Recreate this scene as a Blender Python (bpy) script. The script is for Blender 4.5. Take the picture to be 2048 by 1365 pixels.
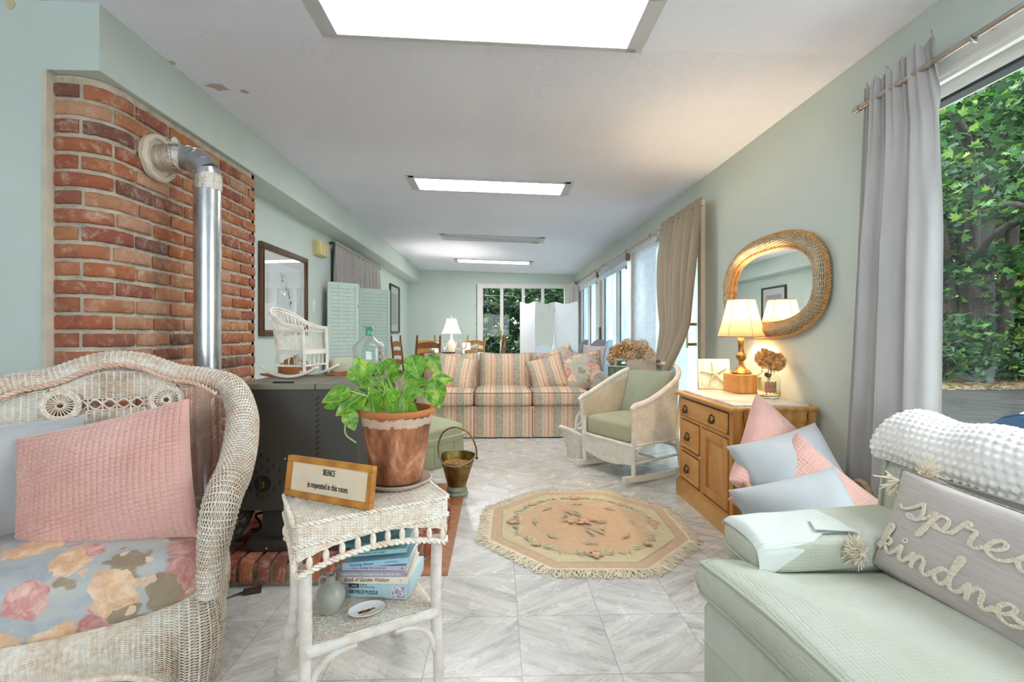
import bpy, bmesh, math, random
import numpy as np
from math import sin, cos, pi, radians as R, sqrt, atan2, hypot
from mathutils import Vector, Matrix, Euler
for o in list(bpy.data.objects): bpy.data.objects.remove(o)
SC = bpy.context.scene; C = SC.collection
random.seed(7); rng = np.random.default_rng(7)
# ---------------------------------------------------------------- camera, world, lights, exposure
cam = bpy.data.cameras.new('camera'); co = bpy.data.objects.new('camera', cam); C.objects.link(co)
co.location = (0, 0, 1.05); co.rotation_euler = (R(90), 0, -math.atan(30/940))
cam.sensor_width = 36; cam.lens = 16.523; cam.shift_y = -14.5/2048; cam.clip_start = .05; cam.clip_end = 200
SC.camera = co
W = bpy.data.worlds.new('world'); SC.world = W; W.use_nodes = True
bg = W.node_tree.nodes['Background']; bg.inputs[0].default_value = (.87, .935, 1, 1); bg.inputs[1].default_value = 2.8
sun = bpy.data.lights.new('sun', 'SUN'); sun.energy = 2.6; sun.angle = R(1); sun.color = (1, .93, .8)
so = bpy.data.objects.new('sun', sun); C.objects.link(so)
so.rotation_euler = Vector((-.55, .12, .85)).to_track_quat('Z', 'Y').to_euler()
SC.view_settings.view_transform = 'Standard'; SC.view_settings.look = 'None'
SC.view_settings.gamma = 1; SC.view_settings.use_curve_mapping = False
SC.view_settings.exposure = 1.88

# ---------------------------------------------------------------- materials
def srgb(c):
    if isinstance(c, str):
        c = [int(c[i:i+2], 16)/255 for i in (0, 2, 4)]
        c = [x/12.92 if x <= .04045 else ((x+.055)/1.055)**2.4 for x in c]
    return (c[0], c[1], c[2], 1)
class NT:
    def __init__(s, name, rough=.6, metal=0, spec=None):
        s.m = bpy.data.materials.new(name); s.m.use_nodes = True; s.t = s.m.node_tree
        s.b = s.t.nodes['Principled BSDF']; s.b.inputs['Roughness'].default_value = rough
        s.b.inputs['Metallic'].default_value = metal
        if spec is not None: s.b.inputs['Specular IOR Level'].default_value = spec
    def put(s, sock, v):
        if hasattr(v, 'is_linked') or hasattr(v, 'links'): s.t.links.new(v, sock)
        elif isinstance(v, str): sock.default_value = srgb(v)
        elif isinstance(v, (tuple, list)) and sock.type == 'RGBA': sock.default_value = srgb(v)
        else: sock.default_value = v
    def n(s, typ, **kw):
        x = s.t.nodes.new(typ)
        for k, v in kw.items():
            if hasattr(x, k): setattr(x, k, v)
        return x
    def co(s, kind='Object'): return s.n('ShaderNodeTexCoord').outputs[kind]
    def attr(s, name='Col'):
        x = s.n('ShaderNodeAttribute'); x.attribute_name = name; return x.outputs['Color']
    def map(s, v, scale=(1, 1, 1), rot=(0, 0, 0), loc=(0, 0, 0)):
        x = s.n('ShaderNodeMapping'); s.t.links.new(v, x.inputs[0])
        x.inputs['Scale'].default_value = scale; x.inputs['Rotation'].default_value = rot; x.inputs['Location'].default_value = loc
        return x.outputs[0]
    def noise(s, v, scale=5, detail=3, rough=.5, dist=0, out='Fac'):
        x = s.n('ShaderNodeTexNoise'); s.put(x.inputs['Vector'], v); x.inputs['Scale'].default_value = scale
        x.inputs['Detail'].default_value = detail; x.inputs['Roughness'].default_value = rough; x.inputs['Distortion'].default_value = dist
        return x.outputs[out]
    def vor(s, v, scale=5, out='Distance', feature='F1', rnd=1):
        x = s.n('ShaderNodeTexVoronoi'); x.feature = feature; s.put(x.inputs['Vector'], v); x.inputs['Scale'].default_value = scale
        x.inputs['Randomness'].default_value = rnd
        return x.outputs[out]
    def wave(s, v, scale=5, dist=0, detail=2, dscale=1, dirn='X', prof='SIN'):
        x = s.n('ShaderNodeTexWave'); x.bands_direction = dirn; x.wave_profile = prof; s.put(x.inputs['Vector'], v)
        x.inputs['Scale'].default_value = scale; x.inputs['Distortion'].default_value = dist
        x.inputs['Detail'].default_value = detail; x.inputs['Detail Scale'].default_value = dscale
        return x.outputs['Fac']
    def ramp(s, f, stops, interp='LINEAR'):
        x = s.n('ShaderNodeValToRGB'); s.t.links.new(f, x.inputs[0]); e = x.color_ramp.elements; x.color_ramp.interpolation = interp
        while len(e) < len(stops): e.new(1)
        for i, (p, c) in enumerate(stops): e[i].position = p; e[i].color = srgb(c) if not isinstance(c, (int, float)) else (c, c, c, 1)
        return x.outputs[0]
    def mix(s, f, a, b, mode='MIX'):
        x = s.n('ShaderNodeMix'); x.data_type = 'RGBA'; x.blend_type = mode
        s.put(x.inputs[0], f); s.put(x.inputs[6], a); s.put(x.inputs[7], b); return x.outputs[2]
    def math(s, op, a, b=0.0, c=0.0):
        x = s.n('ShaderNodeMath'); x.operation = op; s.put(x.inputs[0], a); s.put(x.inputs[1], b); s.put(x.inputs[2], c); return x.outputs[0]
    def sep(s, v):
        x = s.n('ShaderNodeSeparateXYZ'); s.t.links.new(v, x.inputs[0]); return x.outputs
    def comb(s, a, b, c=0.0):
        x = s.n('ShaderNodeCombineXYZ'); s.put(x.inputs[0], a); s.put(x.inputs[1], b); s.put(x.inputs[2], c); return x.outputs[0]
    def col(s, c): s.put(s.b.inputs['Base Color'], c); return s
    def rough(s, c): s.put(s.b.inputs['Roughness'], c); return s
    def bump(s, h, strength=.3, dist=.01):
        x = s.n('ShaderNodeBump'); x.inputs['Strength'].default_value = strength; x.inputs['Distance'].default_value = dist
        s.t.links.new(h, x.inputs['Height']); s.t.links.new(x.outputs[0], s.b.inputs['Normal']); return s
def plain(name, c, rough=.6, metal=0, var=.12, scale=8, bump=0, bscale=60, spec=None, bdist=.004):
    t = NT(name, rough, metal, spec); o = t.co(); c = srgb(c)
    lo = tuple(max(0, x*(1-var)) for x in c[:3]); hi = tuple(min(1, x*(1+var)) for x in c[:3])
    t.col(t.ramp(t.noise(o, scale, 3), [(.3, lo), (.7, hi)]))
    if bump: t.bump(t.noise(o, bscale, 3), bump, bdist)
    return t.m
def paint_wall(name, c):
    t = NT(name, .55); o = t.co()
    c = srgb(c)[:3]; lo = tuple(x*.95 for x in c); hi = tuple(min(1, x*1.04) for x in c)
    t.col(t.ramp(t.noise(o, 1.6, 4), [(.3, lo), (.7, hi)])); t.bump(t.noise(o, 90, 2), .12, .002); return t.m
def wood(name, c1, c2, scale=3, axis=(1, 1, .12), rough=.4, ring=10, bump=.08):
    t = NT(name, rough); o = t.map(t.co(), axis)
    n = t.noise(o, scale*6, 5, .6, 1.2); w = t.wave(o, ring, 4, 3, 1.5)
    t.col(t.ramp(t.mix(.35, n, w), [(.25, c1), (.75, c2)])); t.bump(n, bump, .003); return t.m
def metal(name, c, rough=.3, var=.2, scale=10, bump=.05):
    t = NT(name, rough, 1); o = t.co(); cc = srgb(c)[:3]
    n = t.noise(o, scale, 4)
    t.col(t.ramp(n, [(.3, tuple(x*(1-var) for x in cc)), (.7, tuple(min(1, x*(1+var)) for x in cc))])); t.bump(n, bump, .003); return t.m
def glass(name, c=(1, 1, 1), rough=0, ior=1.45):
    t = NT(name, rough); t.b.inputs['Transmission Weight'].default_value = 1; t.b.inputs['IOR'].default_value = ior
    t.col(c); return t.m
def thin_glass(name, tint=(.93, .97, .97), refl=.10):
    t = NT(name); tr = t.n('ShaderNodeBsdfTransparent'); tr.inputs[0].default_value = srgb(tint)
    gl = t.n('ShaderNodeBsdfGlossy'); gl.inputs['Roughness'].default_value = .01
    fr = t.n('ShaderNodeLayerWeight'); fc = t.math('ADD', t.math('MULTIPLY', t.math('POWER', fr.outputs['Facing'], 4.0), .7), refl*.12)
    mx = t.n('ShaderNodeMixShader'); t.t.links.new(fc, mx.inputs[0])
    t.t.links.new(tr.outputs[0], mx.inputs[1]); t.t.links.new(gl.outputs[0], mx.inputs[2])
    t.t.links.new(mx.outputs[0], t.t.nodes['Material Output'].inputs[0]); return t.m
def emit(name, c, s):
    t = NT(name); t.col(c); t.put(t.b.inputs['Emission Color'], c); t.b.inputs['Emission Strength'].default_value = s; return t.m
def transl(name, c, amt=.4, rough=.8, bump=0, bscale=200, bmap=(1, 1, 1)):
    t = NT(name, rough); o = t.co(); cc = srgb(c)[:3]
    k = t.ramp(t.noise(t.map(o, bmap), 12, 3), [(.3, tuple(x*.93 for x in cc)), (.7, tuple(min(1, x*1.05) for x in cc))]); t.col(k)
    if bump: t.bump(t.noise(t.map(o, bmap), bscale, 2), bump, .002)
    tl = t.n('ShaderNodeBsdfTranslucent'); t.t.links.new(k, tl.inputs[0]); mx = t.n('ShaderNodeMixShader'); mx.inputs[0].default_value = amt
    t.t.links.new(t.b.outputs[0], mx.inputs[1]); t.t.links.new(tl.outputs[0], mx.inputs[2])
    t.t.links.new(mx.outputs[0], t.t.nodes['Material Output'].inputs[0]); return t.m
def vcol(name, rough=.7, bump=.2, bscale=80, var=.25, vscale=14, bdist=.004):
    t = NT(name, rough); o = t.co(); a = t.attr()
    k = t.ramp(t.noise(o, vscale, 4, .6), [(.25, 1-var), (.75, 1.0)])
    t.col(t.mix(1.0, a, k, 'MULTIPLY')); t.bump(t.noise(o, bscale, 4), bump, bdist); return t.m
def wicker_mat(name, c1='F1EBDF', c2='C9A27C', amt=.5, scale=22):
    t = NT(name, .55); o = t.co()
    f = t.mix(.5, t.noise(o, scale, 4, .7), t.noise(o, scale*7, 2, .6))
    t.col(t.ramp(f, [(.5-amt*.25, c2), (.5+amt*.12, c1)])); t.bump(t.noise(o, 400, 2), .2, .001); return t.m
def stripe_mat(name):
    # u runs across the stripes in metres, v along them
    t = NT(name, .85); uv = t.co('UV'); x, y, z = t.sep(uv)
    f = t.math('FRACT', t.math('DIVIDE', x, .195))
    G, P, T, B, D = 'A59C8C', 'D9A48C', 'E4CBA6', 'C98A74', '77705F'
    base = t.ramp(f, [(0, G), (.30, D), (.315, T), (.37, 'DDB78A'), (.42, P), (.47, T), (.52, D), (.53, 'E7D3B6'), (.60, B), (.66, P), (.72, T), (.79, D), (.80, 'D8A887'), (.90, B), (.95, D), (.965, G)], 'CONSTANT')
    v = t.vor(t.map(uv, (1, .7, 1)), 75, 'Distance'); n = t.noise(uv, 60, 4, .7)
    k = t.mix(t.math('GREATER_THAN', t.math('ADD', v, t.math('MULTIPLY', n, .4)), .62), base, 'E6D8BE')
    k2 = t.mix(t.math('MULTIPLY', t.math('GREATER_THAN', n, .56), .45), k, '8F8A7A')
    t.col(t.mix(.68, k2, base)); t.bump(t.noise(uv, 300, 2), .25, .002); return t.m
def floral_mat(name, scale=7, base1='9AA3A6', base2='B6B7AE', coord='Object', seed=0):
    t = NT(name, .8); o = t.map(t.co(coord), loc=(seed, seed*.7, seed*.3))
    wob = t.noise(o, scale*1.1, 3, .6, 0, 'Color'); x = t.n('ShaderNodeVectorMath'); x.operation = 'MULTIPLY_ADD'
    t.t.links.new(wob, x.inputs[0]); x.inputs[1].default_value = (.10, .10, .10); t.t.links.new(o, x.inputs[2]); w = x.outputs[0]
    bg_ = t.ramp(t.noise(o, scale*.8, 4, .6, 1), [(.35, base1), (.55, base2), (.7, 'C3B79F')])
    d = t.vor(w, scale); c = t.sep(t.vor(w, scale, 'Color'))[0]
    pet = t.noise(w, scale*3.2, 5, .6, .5)
    pink = t.ramp(pet, [(.3, 'B4706E'), (.5, 'CE948C'), (.7, 'E6BDB0')]); peach = t.ramp(pet, [(.3, 'D2A47C'), (.5, 'E6BF98'), (.7, 'F1DCC2')])
    brown = t.ramp(pet, [(.3, '93806A'), (.7, 'AB9980')])
    fl = t.mix(t.math('GREATER_THAN', c, .42), pink, peach); fl = t.mix(t.math('GREATER_THAN', c, .74), fl, brown)
    k = t.mix(t.ramp(d, [(.48, 1.0), (.53, 0.0)]), bg_, fl)
    d2 = t.vor(w, scale*2.6); c2 = t.sep(t.vor(w, scale*2.6, 'Color'))[1]
    sm = t.math('MULTIPLY', t.math('LESS_THAN', d2, .30), t.math('GREATER_THAN', c2, .62))
    k = t.mix(sm, k, t.mix(c, 'C9807C', 'E9D0AE'))
    t.col(k); t.bump(t.noise(o, 30, 3), .2, .004); return t.m

# ---------------------------------------------------------------- mesh helpers
def crm(pts, n, closed=False):
    p = np.array(pts, float); k = len(p)
    if closed: p = np.vstack([p[-1], p, p[0], p[1]])
    else: p = np.vstack([2*p[0]-p[1], p, 2*p[-1]-p[-2]])
    m = k if closed else k-1
    t = np.linspace(0, m, n, endpoint=not closed); i = np.minimum(t.astype(int), m-1); f = (t-i)[:, None]
    a, b, c, d = p[i], p[i+1], p[i+2], p[i+3]
    return .5*((2*b)+(-a+c)*f+(2*a-5*b+4*c-d)*f*f+(-a+3*b-3*c+d)*f**3)
def resample(p, n):
    p = np.array(p, float); s = np.concatenate([[0], np.cumsum(np.linalg.norm(np.diff(p[:, :3], axis=0), axis=1))]); q = np.linspace(0, s[-1], n)
    return np.stack([np.interp(q, s, p[:, i]) for i in range(p.shape[1])], 1)
def frames(p, up=(0, 0, 1), closed=False):
    p = np.array(p, float)
    if closed: T = np.roll(p, -1, 0)-np.roll(p, 1, 0)
    else: T = np.gradient(p, axis=0)
    T /= np.linalg.norm(T, axis=1)[:, None]+1e-12
    u = np.array(up, float)
    if abs(T[0] @ u) > .95: u = np.array((1., 0, 0)) if abs(T[0][0]) < .9 else np.array((0, 1., 0))
    N = [u-T[0]*(u @ T[0])]; N[0] /= np.linalg.norm(N[0])
    for i in range(1, len(p)):
        v = N[-1]-T[i]*(N[-1] @ T[i]); v /= np.linalg.norm(v)+1e-12; N.append(v)
    N = np.array(N); return T, N, np.cross(T, N)
class MB:
    def __init__(s): s.v = []; s.f = []; s.c = []; s.n = 0; s.cur = (1, 1, 1, 1); s.mi = []; s.m = 0
    def add(s, V, F, M=None, col=None):
        V = np.asarray(V, float).reshape(-1, 3)
        if M is not None:
            M = np.array(M); V = V @ M[:3, :3].T + M[:3, 3]
        s.v.append(V); s.c.append(np.tile(np.array(srgb(col) if col is not None else s.cur, float), (len(V), 1)))
        b = s.n; s.f += [tuple(i+b for i in q) for q in F]; s.mi += [s.m]*len(F); s.n += len(V); return s
    def box(s, x0, x1, y0, y1, z0, z1, M=None, col=None, r=0, seg=2):
        if r:
            bm = bmesh.new(); bmesh.ops.create_cube(bm, size=1)
            for v in bm.verts: v.co = Vector(((x0+x1)/2+v.co.x*(x1-x0), (y0+y1)/2+v.co.y*(y1-y0), (z0+z1)/2+v.co.z*(z1-z0)))
            bmesh.ops.bevel(bm, geom=bm.edges[:], offset=r, segments=seg, affect='EDGES', profile=.5)
            bm.verts.ensure_lookup_table(); bm.verts.index_update()
            V = [v.co[:] for v in bm.verts]; F = [[v.index for v in f.verts] for f in bm.faces]; bm.free(); return s.add(V, F, M, col)
        V = [(x, y, z) for z in (z0, z1) for x, y in ((x0, y0), (x1, y0), (x1, y1), (x0, y1))]
        return s.add(V, [(3, 2, 1, 0), (4, 5, 6, 7), (0, 1, 5, 4), (1, 2, 6, 5), (2, 3, 7, 6), (3, 0, 4, 7)], M, col)
    def hexa(s, P8, r=0, seg=2, M=None, col=None):
        # P8: bottom four then top four corners, same winding
        bm = bmesh.new(); vs = [bm.verts.new(p) for p in P8]
        for q in [(3, 2, 1, 0), (4, 5, 6, 7), (0, 1, 5, 4), (1, 2, 6, 5), (2, 3, 7, 6), (3, 0, 4, 7)]: bm.faces.new([vs[i] for i in q])
        if r: bmesh.ops.bevel(bm, geom=bm.edges[:], offset=r, segments=seg, affect='EDGES', profile=.5)
        bm.normal_update(); bm.verts.ensure_lookup_table(); bm.verts.index_update()
        V = [v.co[:] for v in bm.verts]; F = [[v.index for v in f.verts] for f in bm.faces]; bm.free(); return s.add(V, F, M, col)
    def grid(s, P, closeu=False, closev=False, M=None, col=None, flip=False):
        P = np.asarray(P, float); a, b = P.shape[:2]; F = []
        for i in range(a if closeu else a-1):
            for j in range(b if closev else b-1):
                q = (i*b+j, ((i+1) % a)*b+j, ((i+1) % a)*b+(j+1) % b, i*b+(j+1) % b); F.append(q[::-1] if flip else q)
        return s.add(P.reshape(-1, 3), F, M, col)
    def tube(s, p, r=.01, n=8, closed=False, M=None, col=None, flat=1, up=(0, 0, 1), caps=True):
        p = np.array(p, float); T, N, B = frames(p, up, closed); k = len(p)
        r = np.broadcast_to(np.array(r, float), (k,))[:, None, None]; a = np.linspace(0, 2*pi, n, endpoint=False)
        P = p[:, None]+r*(np.cos(a)[None, :, None]*B[:, None]+flat*np.sin(a)[None, :, None]*N[:, None])
        s.grid(P, closed, True, M, col)
        if not closed and caps:
            b = s.n-k*n; s.f.append(tuple(b+i for i in range(n))); s.f.append(tuple(b+(k-1)*n+n-1-i for i in range(n))); s.mi += [s.m]*2
        return s
    def lathe(s, prof, n=24, cx=0, cy=0, cz=0, M=None, col=None, sx=1, sy=1):
        a = np.linspace(0, 2*pi, n, endpoint=False); pr = np.array(prof, float)
        P = np.stack([cx+sx*pr[:, 0][:, None]*np.cos(a), cy+sy*pr[:, 0][:, None]*np.sin(a), cz+np.repeat(pr[:, 1][:, None], n, 1)], 2)
        return s.grid(P, False, True, M, col, flip=True)
    def prism(s, poly, z0, z1, M=None, col=None):
        n = len(poly); V = [(x, y, z0) for x, y in poly]+[(x, y, z1) for x, y in poly]
        return s.add(V, [tuple(range(n))[::-1], tuple(range(n, 2*n))]+[(i, (i+1) % n, n+(i+1) % n, n+i) for i in range(n)], M, col)
    def ball(s, c, r, n=10, M=None, col=None, sc=(1, 1, 1)):
        a = np.linspace(0, pi, n); pr = np.stack([np.sin(a)*r, -np.cos(a)*r], 1); pr[0, 0] = pr[-1, 0] = r*.01
        b = np.linspace(0, 2*pi, n*2, endpoint=False)
        P = np.stack([c[0]+sc[0]*pr[:, 0][:, None]*np.cos(b), c[1]+sc[1]*pr[:, 0][:, None]*np.sin(b), c[2]+sc[2]*np.repeat(pr[:, 1][:, None], n*2, 1)], 2)
        return s.grid(P, False, True, M, col, flip=True)
    def build(s, name, mat, parent=None, smooth=True, uvf=None, auto=None, mod=None, loc=None, rot=None, **kw):
        V = np.vstack(s.v); me = bpy.data.meshes.new(name); me.from_pydata(V.tolist(), [], s.f)
        for m in (mat if isinstance(mat, (list, tuple)) else [mat]): me.materials.append(m)
        if isinstance(mat, (list, tuple)): me.polygons.foreach_set('material_index', s.mi)
        if smooth: me.polygons.foreach_set('use_smooth', [True]*len(me.polygons)); me.set_sharp_from_angle(angle=R(auto or 40))
        ca = me.color_attributes.new('Col', 'FLOAT_COLOR', 'POINT'); ca.data.foreach_set('color', np.vstack(s.c).ravel())
        if uvf is not None:
            uv = me.uv_layers.new(name='UVMap'); li = np.zeros(len(me.loops), int); me.loops.foreach_get('vertex_index', li)
            U = uvf(V) if callable(uvf) else uvf; uv.data.foreach_set('uv', np.asarray(U, float)[li].ravel())
        me.update(); o = bpy.data.objects.new(name, me); C.objects.link(o)
        if loc: o.location = loc
        if rot: o.rotation_euler = rot
        if parent: o.parent = parent
        if mod: mod(o)
        for k, v in kw.items(): o[k] = v
        return o
def thing(name, label, cat, loc=(0, 0, 0), rz=0, group=None, rot=None):
    o = bpy.data.objects.new(name, None); C.objects.link(o); o.location = loc; o.rotation_euler = rot if rot else (0, 0, rz)
    o.empty_display_size = .05; o['label'] = label; o['category'] = cat
    if group: o['group'] = group
    return o
def tag(o, label, cat, group=None, kind=None):
    o['label'] = label; o['category'] = cat
    if group: o['group'] = group
    if kind: o['kind'] = kind
    return o
def struct(o, label=None):
    o['kind'] = 'structure'
    if label: o['label'] = label
    return o
def dup(root, label, loc=None, rz=None):
    r = root.copy(); C.objects.link(r); r['label'] = label
    if loc: r.location = loc
    if rz is not None: r.rotation_euler = (0, 0, rz)
    for ch in list(root.children):
        c = ch.copy(); C.objects.link(c); c.parent = r
        for g in ch.children: d = g.copy(); C.objects.link(d); d.parent = c
    return r
def TM(loc=(0, 0, 0), rot=(0, 0, 0), sc=(1, 1, 1)):
    return Matrix.Translation(loc) @ Euler(rot).to_matrix().to_4x4() @ Matrix.Diagonal((*sc, 1))
def weave(mb, P, amp=.003, w=.0018, h=.0012, rs=.0022, phase=1, stakes=True):
    # P (2*stakes+1, rows, 3): rows are weavers passing over and under the stakes
    P = np.asarray(P, float); nu, nv = P.shape[:2]
    du = np.gradient(P, axis=0); dv = np.gradient(P, axis=1); N = np.cross(du, dv); N /= np.linalg.norm(N, axis=2)[..., None]+1e-12
    dv /= np.linalg.norm(dv, axis=2)[..., None]+1e-12
    i = np.arange(nu)[:, None]; j = np.arange(nv)[None, :]
    off = np.where(i % 2 == 1, np.where(((i//2)+j) % 2 == 0, 1, -1), 0)*amp
    Cn = P+N*off[..., None]
    Q = np.stack([Cn+dv*w, Cn+N*h, Cn-dv*w, Cn-N*h], 2)   # nu,nv,4,3
    Q = Q.transpose(1, 0, 2, 3)
    base = mb.n; V = Q.reshape(-1, 3)
    idx = np.arange(nv*nu*4).reshape(nv, nu, 4)
    a = idx[:, :-1, :]; b = idx[:, 1:, :]
    F = np.stack([a, b, np.roll(b, -1, 2), np.roll(a, -1, 2)], 3).reshape(-1, 4)
    mb.v.append(V); mb.c.append(np.ones((len(V), 4))); mb.f += [tuple(q) for q in (F+base).tolist()]; mb.mi += [mb.m]*len(F); mb.n += len(V)
    if stakes:
        st = P[1::2]; n = N[1::2]; t = du[1::2]; t = t/(np.linalg.norm(t, axis=2)[..., None]+1e-12)
        Q = np.stack([st+t*rs, st+n*rs*.7, st-t*rs, st-n*rs*.7], 2); ns, nr = Q.shape[:2]
        V = Q.reshape(-1, 3); idx = np.arange(ns*nr*4).reshape(ns, nr, 4); a = idx[:, :-1]; b = idx[:, 1:]
        F = np.stack([a, b, np.roll(b, -1, 2), np.roll(a, -1, 2)], 3).reshape(-1, 4); base = mb.n
        mb.v.append(V); mb.c.append(np.ones((len(V), 4))); mb.f += [tuple(q) for q in (F+base).tolist()]; mb.mi += [mb.m]*len(F); mb.n += len(V)
    return mb
def sweep(path, rad, NU, NV, a0=0, a1=2*pi, up=(0, 0, 1), ry=1):
    p = resample(crm(path, 200), NU); T, N, B = frames(p, up)
    r = np.interp(np.linspace(0, 1, NU), np.linspace(0, 1, len(rad)), rad) if hasattr(rad, '__len__') else np.full(NU, rad)
    a = np.linspace(a0, a1, NV)
    return p[:, None]+r[:, None, None]*(np.cos(a)[None, :, None]*B[:, None]+ry*np.sin(a)[None, :, None]*N[:, None])
def braid(mb, path, r=.006, pitch=.03, n=6, strands=2, closed=False):
    p = np.array(path, float); L = np.sum(np.linalg.norm(np.diff(p, axis=0), axis=1)); p = resample(p, max(8, int(L/pitch*7)))
    T, N, B = frames(p); t = np.linspace(0, L/pitch*2*pi, len(p))
    for k in range(strands):
        a = t+2*pi*k/strands; mb.tube(p+r*.7*(np.cos(a)[:, None]*N+np.sin(a)[:, None]*B), r*.72, n)
    return mb
def pillow_pts(w, h, t, nu=40, nv=40, pinch=.07, pw=.42, seed=0, wr=.01, waffle=None):
    u = np.linspace(-1, 1, nu); v = np.linspace(-1, 1, nv); U, V = np.meshgrid(u, v, indexing='ij')
    X = w/2*U*(1-pinch*(1-V**2)); Y = h/2*V*(1-pinch*(1-U**2))
    T = t/2*np.clip((1-U**4)*(1-V**4), 0, 1)**pw*(.62+.38*(1-U**2)*(1-V**2))
    rg = np.random.default_rng(seed); Wv = np.zeros_like(U)
    for _ in range(6):
        a, b, ph = rg.uniform(-5, 5), rg.uniform(-5, 5), rg.uniform(0, 6); Wv += np.sin(a*U+b*V+ph)/6
    edge = (1-U**8)*(1-V**8)
    T1 = T+wr*Wv*edge; T2 = T+wr*Wv[::-1]*edge*.5
    if waffle:
        nx, ny, d = waffle
        k = (np.abs(np.cos(pi*nx*(U+1)/2))**.7)*0; k = (np.abs(np.sin(pi*nx*(U+1)/2))**.45)*(np.abs(np.sin(pi*ny*(V+1)/2))**.45)*d
        T1 = T1+k*np.minimum(1, edge*3); T2 = T2+k*np.minimum(1, edge*3)
    return np.stack([X, Y, T1], 2), np.stack([X, Y, -T2], 2), U, V
def pillow(name, mat, w, h, t, M, label=None, cat='pillow', group=None, uvs=1.0, parent=None, piping=None, **kw):
    A, B, U, V = pillow_pts(w, h, t, **kw); mb = MB(); mb.grid(A); mb.grid(B, flip=True)
    uv = np.stack([U.ravel()*w/2, V.ravel()*h/2], 1)*uvs; uv = np.vstack([uv, uv])
    o = mb.build(name, mat, parent, uvf=uv, auto=80); o.matrix_local = M if isinstance(M, Matrix) else TM(*M)
    if label: tag(o, label, cat, group)
    if piping:
        e = np.vstack([A[:, 0], A[-1, 1:], A[::-1, -1][1:], A[0, ::-1][1:-1]]); pb = MB(); pb.tube(e, piping[1], 6, closed=True)
        pb.build('piping', piping[0], o)
    return o
def text_mesh(s, size, depth=.0006, sx=1, shear=0, align='CENTER', spacing=1):
    cu = bpy.data.curves.new('t', 'FONT'); cu.body = s; cu.size = size; cu.extrude = depth; cu.align_x = align; cu.align_y = 'CENTER'; cu.shear = shear
    cu.space_character = spacing; cu.resolution_u = 3
    ob = bpy.data.objects.new('t', cu); C.objects.link(ob); dg = bpy.context.evaluated_depsgraph_get(); dg.update()
    me = bpy.data.meshes.new_from_object(ob.evaluated_get(dg)); V = [(v.co.x*sx, v.co.y, v.co.z) for v in me.vertices]; F = [tuple(p.vertices) for p in me.polygons]
    bpy.data.objects.remove(ob); bpy.data.curves.remove(cu); bpy.data.meshes.remove(me); return V, F
# ---------------------------------------------------------------- setting
def cz(x): return 2.356-.030*x
XL, XR, YB, YN = -1.87, 1.66, 9.98, 1.98
green = paint_wall('seafoam_paint', 'CBD6CE')
white = plain('white_gloss_paint', 'E9E6DF', .35, var=.04)
def floor_mat():
    t = NT('marble_tiles', .22); o = t.co(); x, y, z = t.sep(o)
    X = t.math('DIVIDE', t.math('SUBTRACT', x, .077), .3048); Y = t.math('DIVIDE', t.math('SUBTRACT', y, 2.048), .3048)
    ix, iy = t.math('FLOOR', X), t.math('FLOOR', Y); fx, fy = t.math('FRACT', X), t.math('FRACT', Y)
    chk = t.math('GREATER_THAN', t.math('FRACT', t.math('ADD', t.math('MULTIPLY', t.math('ADD', ix, iy), .5), .01)), .25)
    ids = t.comb(t.math('MULTIPLY', ix, 3.7), t.math('MULTIPLY', iy, 5.3), 0.0)
    ad = t.n('ShaderNodeVectorMath'); t.t.links.new(o, ad.inputs[0]); t.t.links.new(ids, ad.inputs[1]); v = ad.outputs[0]
    def vein(rot):
        m = t.map(v, (1, 1, 1), (0, 0, rot)); m = t.map(m, (2.2, 15, 1))
        a = t.noise(m, 1.2, 6, .62, .7); b = t.noise(m, 1.7, 4, .55, 1.2)
        return a, b
    a1, b1 = vein(R(28)); a2, b2 = vein(R(-33))
    a = t.mix(chk, a1, a2); b = t.mix(chk, b1, b2)
    base = t.ramp(a, [(.30, 'AFACAA'), (.44, 'CCCAC7'), (.62, 'E0DEDA')])
    k = t.mix(t.ramp(b, [(.48, 0.0), (.495, .5), (.51, 0.0)]), base, '8F8D8C')
    tint = t.ramp(t.noise(o, .6, 2), [(.35, 'F8F3E8'), (.65, 'FFFFFF')]); k = t.mix(1.0, k, tint, 'MULTIPLY')
    e = t.math('MINIMUM', t.math('MINIMUM', fx, t.math('SUBTRACT', 1.0, fx)), t.math('MINIMUM', fy, t.math('SUBTRACT', 1.0, fy)))
    seam = t.math('LESS_THAN', e, .0045); k = t.mix(t.math('MULTIPLY', seam, .65), k, '8A857C')
    t.col(k); t.rough(t.ramp(t.noise(o, 9, 3), [(.3, .16), (.7, .32)])); t.bump(t.math('SUBTRACT', t.math('MULTIPLY', t.noise(o, 30, 2), .3), seam), .12, .002); return t.m
def ceil_mat():
    t = NT('textured_ceiling', .85); o = t.co(); x, y, z = t.sep(o)
    t.col(t.ramp(t.noise(o, .9, 4), [(.3, 'E6E8F2'), (.7, 'F0F2FA')]))
    sm = t.math('GREATER_THAN', t.math('ADD', y, t.math('MULTIPLY', t.noise(o, 3, 3), .25)), 2.22)
    h = t.math('MULTIPLY', t.ramp(t.noise(o, 48, 4, .6), [(.42, 0.0), (.62, 1.0)]), t.math('ADD', t.math('MULTIPLY', sm, .9), .08))
    t.bump(h, .55, .006); return t.m
mb = MB(); mb.box(-4.6, 4.6, -3, 10.1, -.06, 0)
struct(mb.build('floor', floor_mat(), smooth=False), 'floor of square white marble tiles with grey veins')
mb = MB(); x0, x1 = -4.6, 1.9
V = [(x0, -3, cz(x0)), (x1, -3, cz(x1)), (x1, 10.3, cz(x1)), (x0, 10.3, cz(x0))]; V += [(a, b, c+.16) for a, b, c in V]
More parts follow.
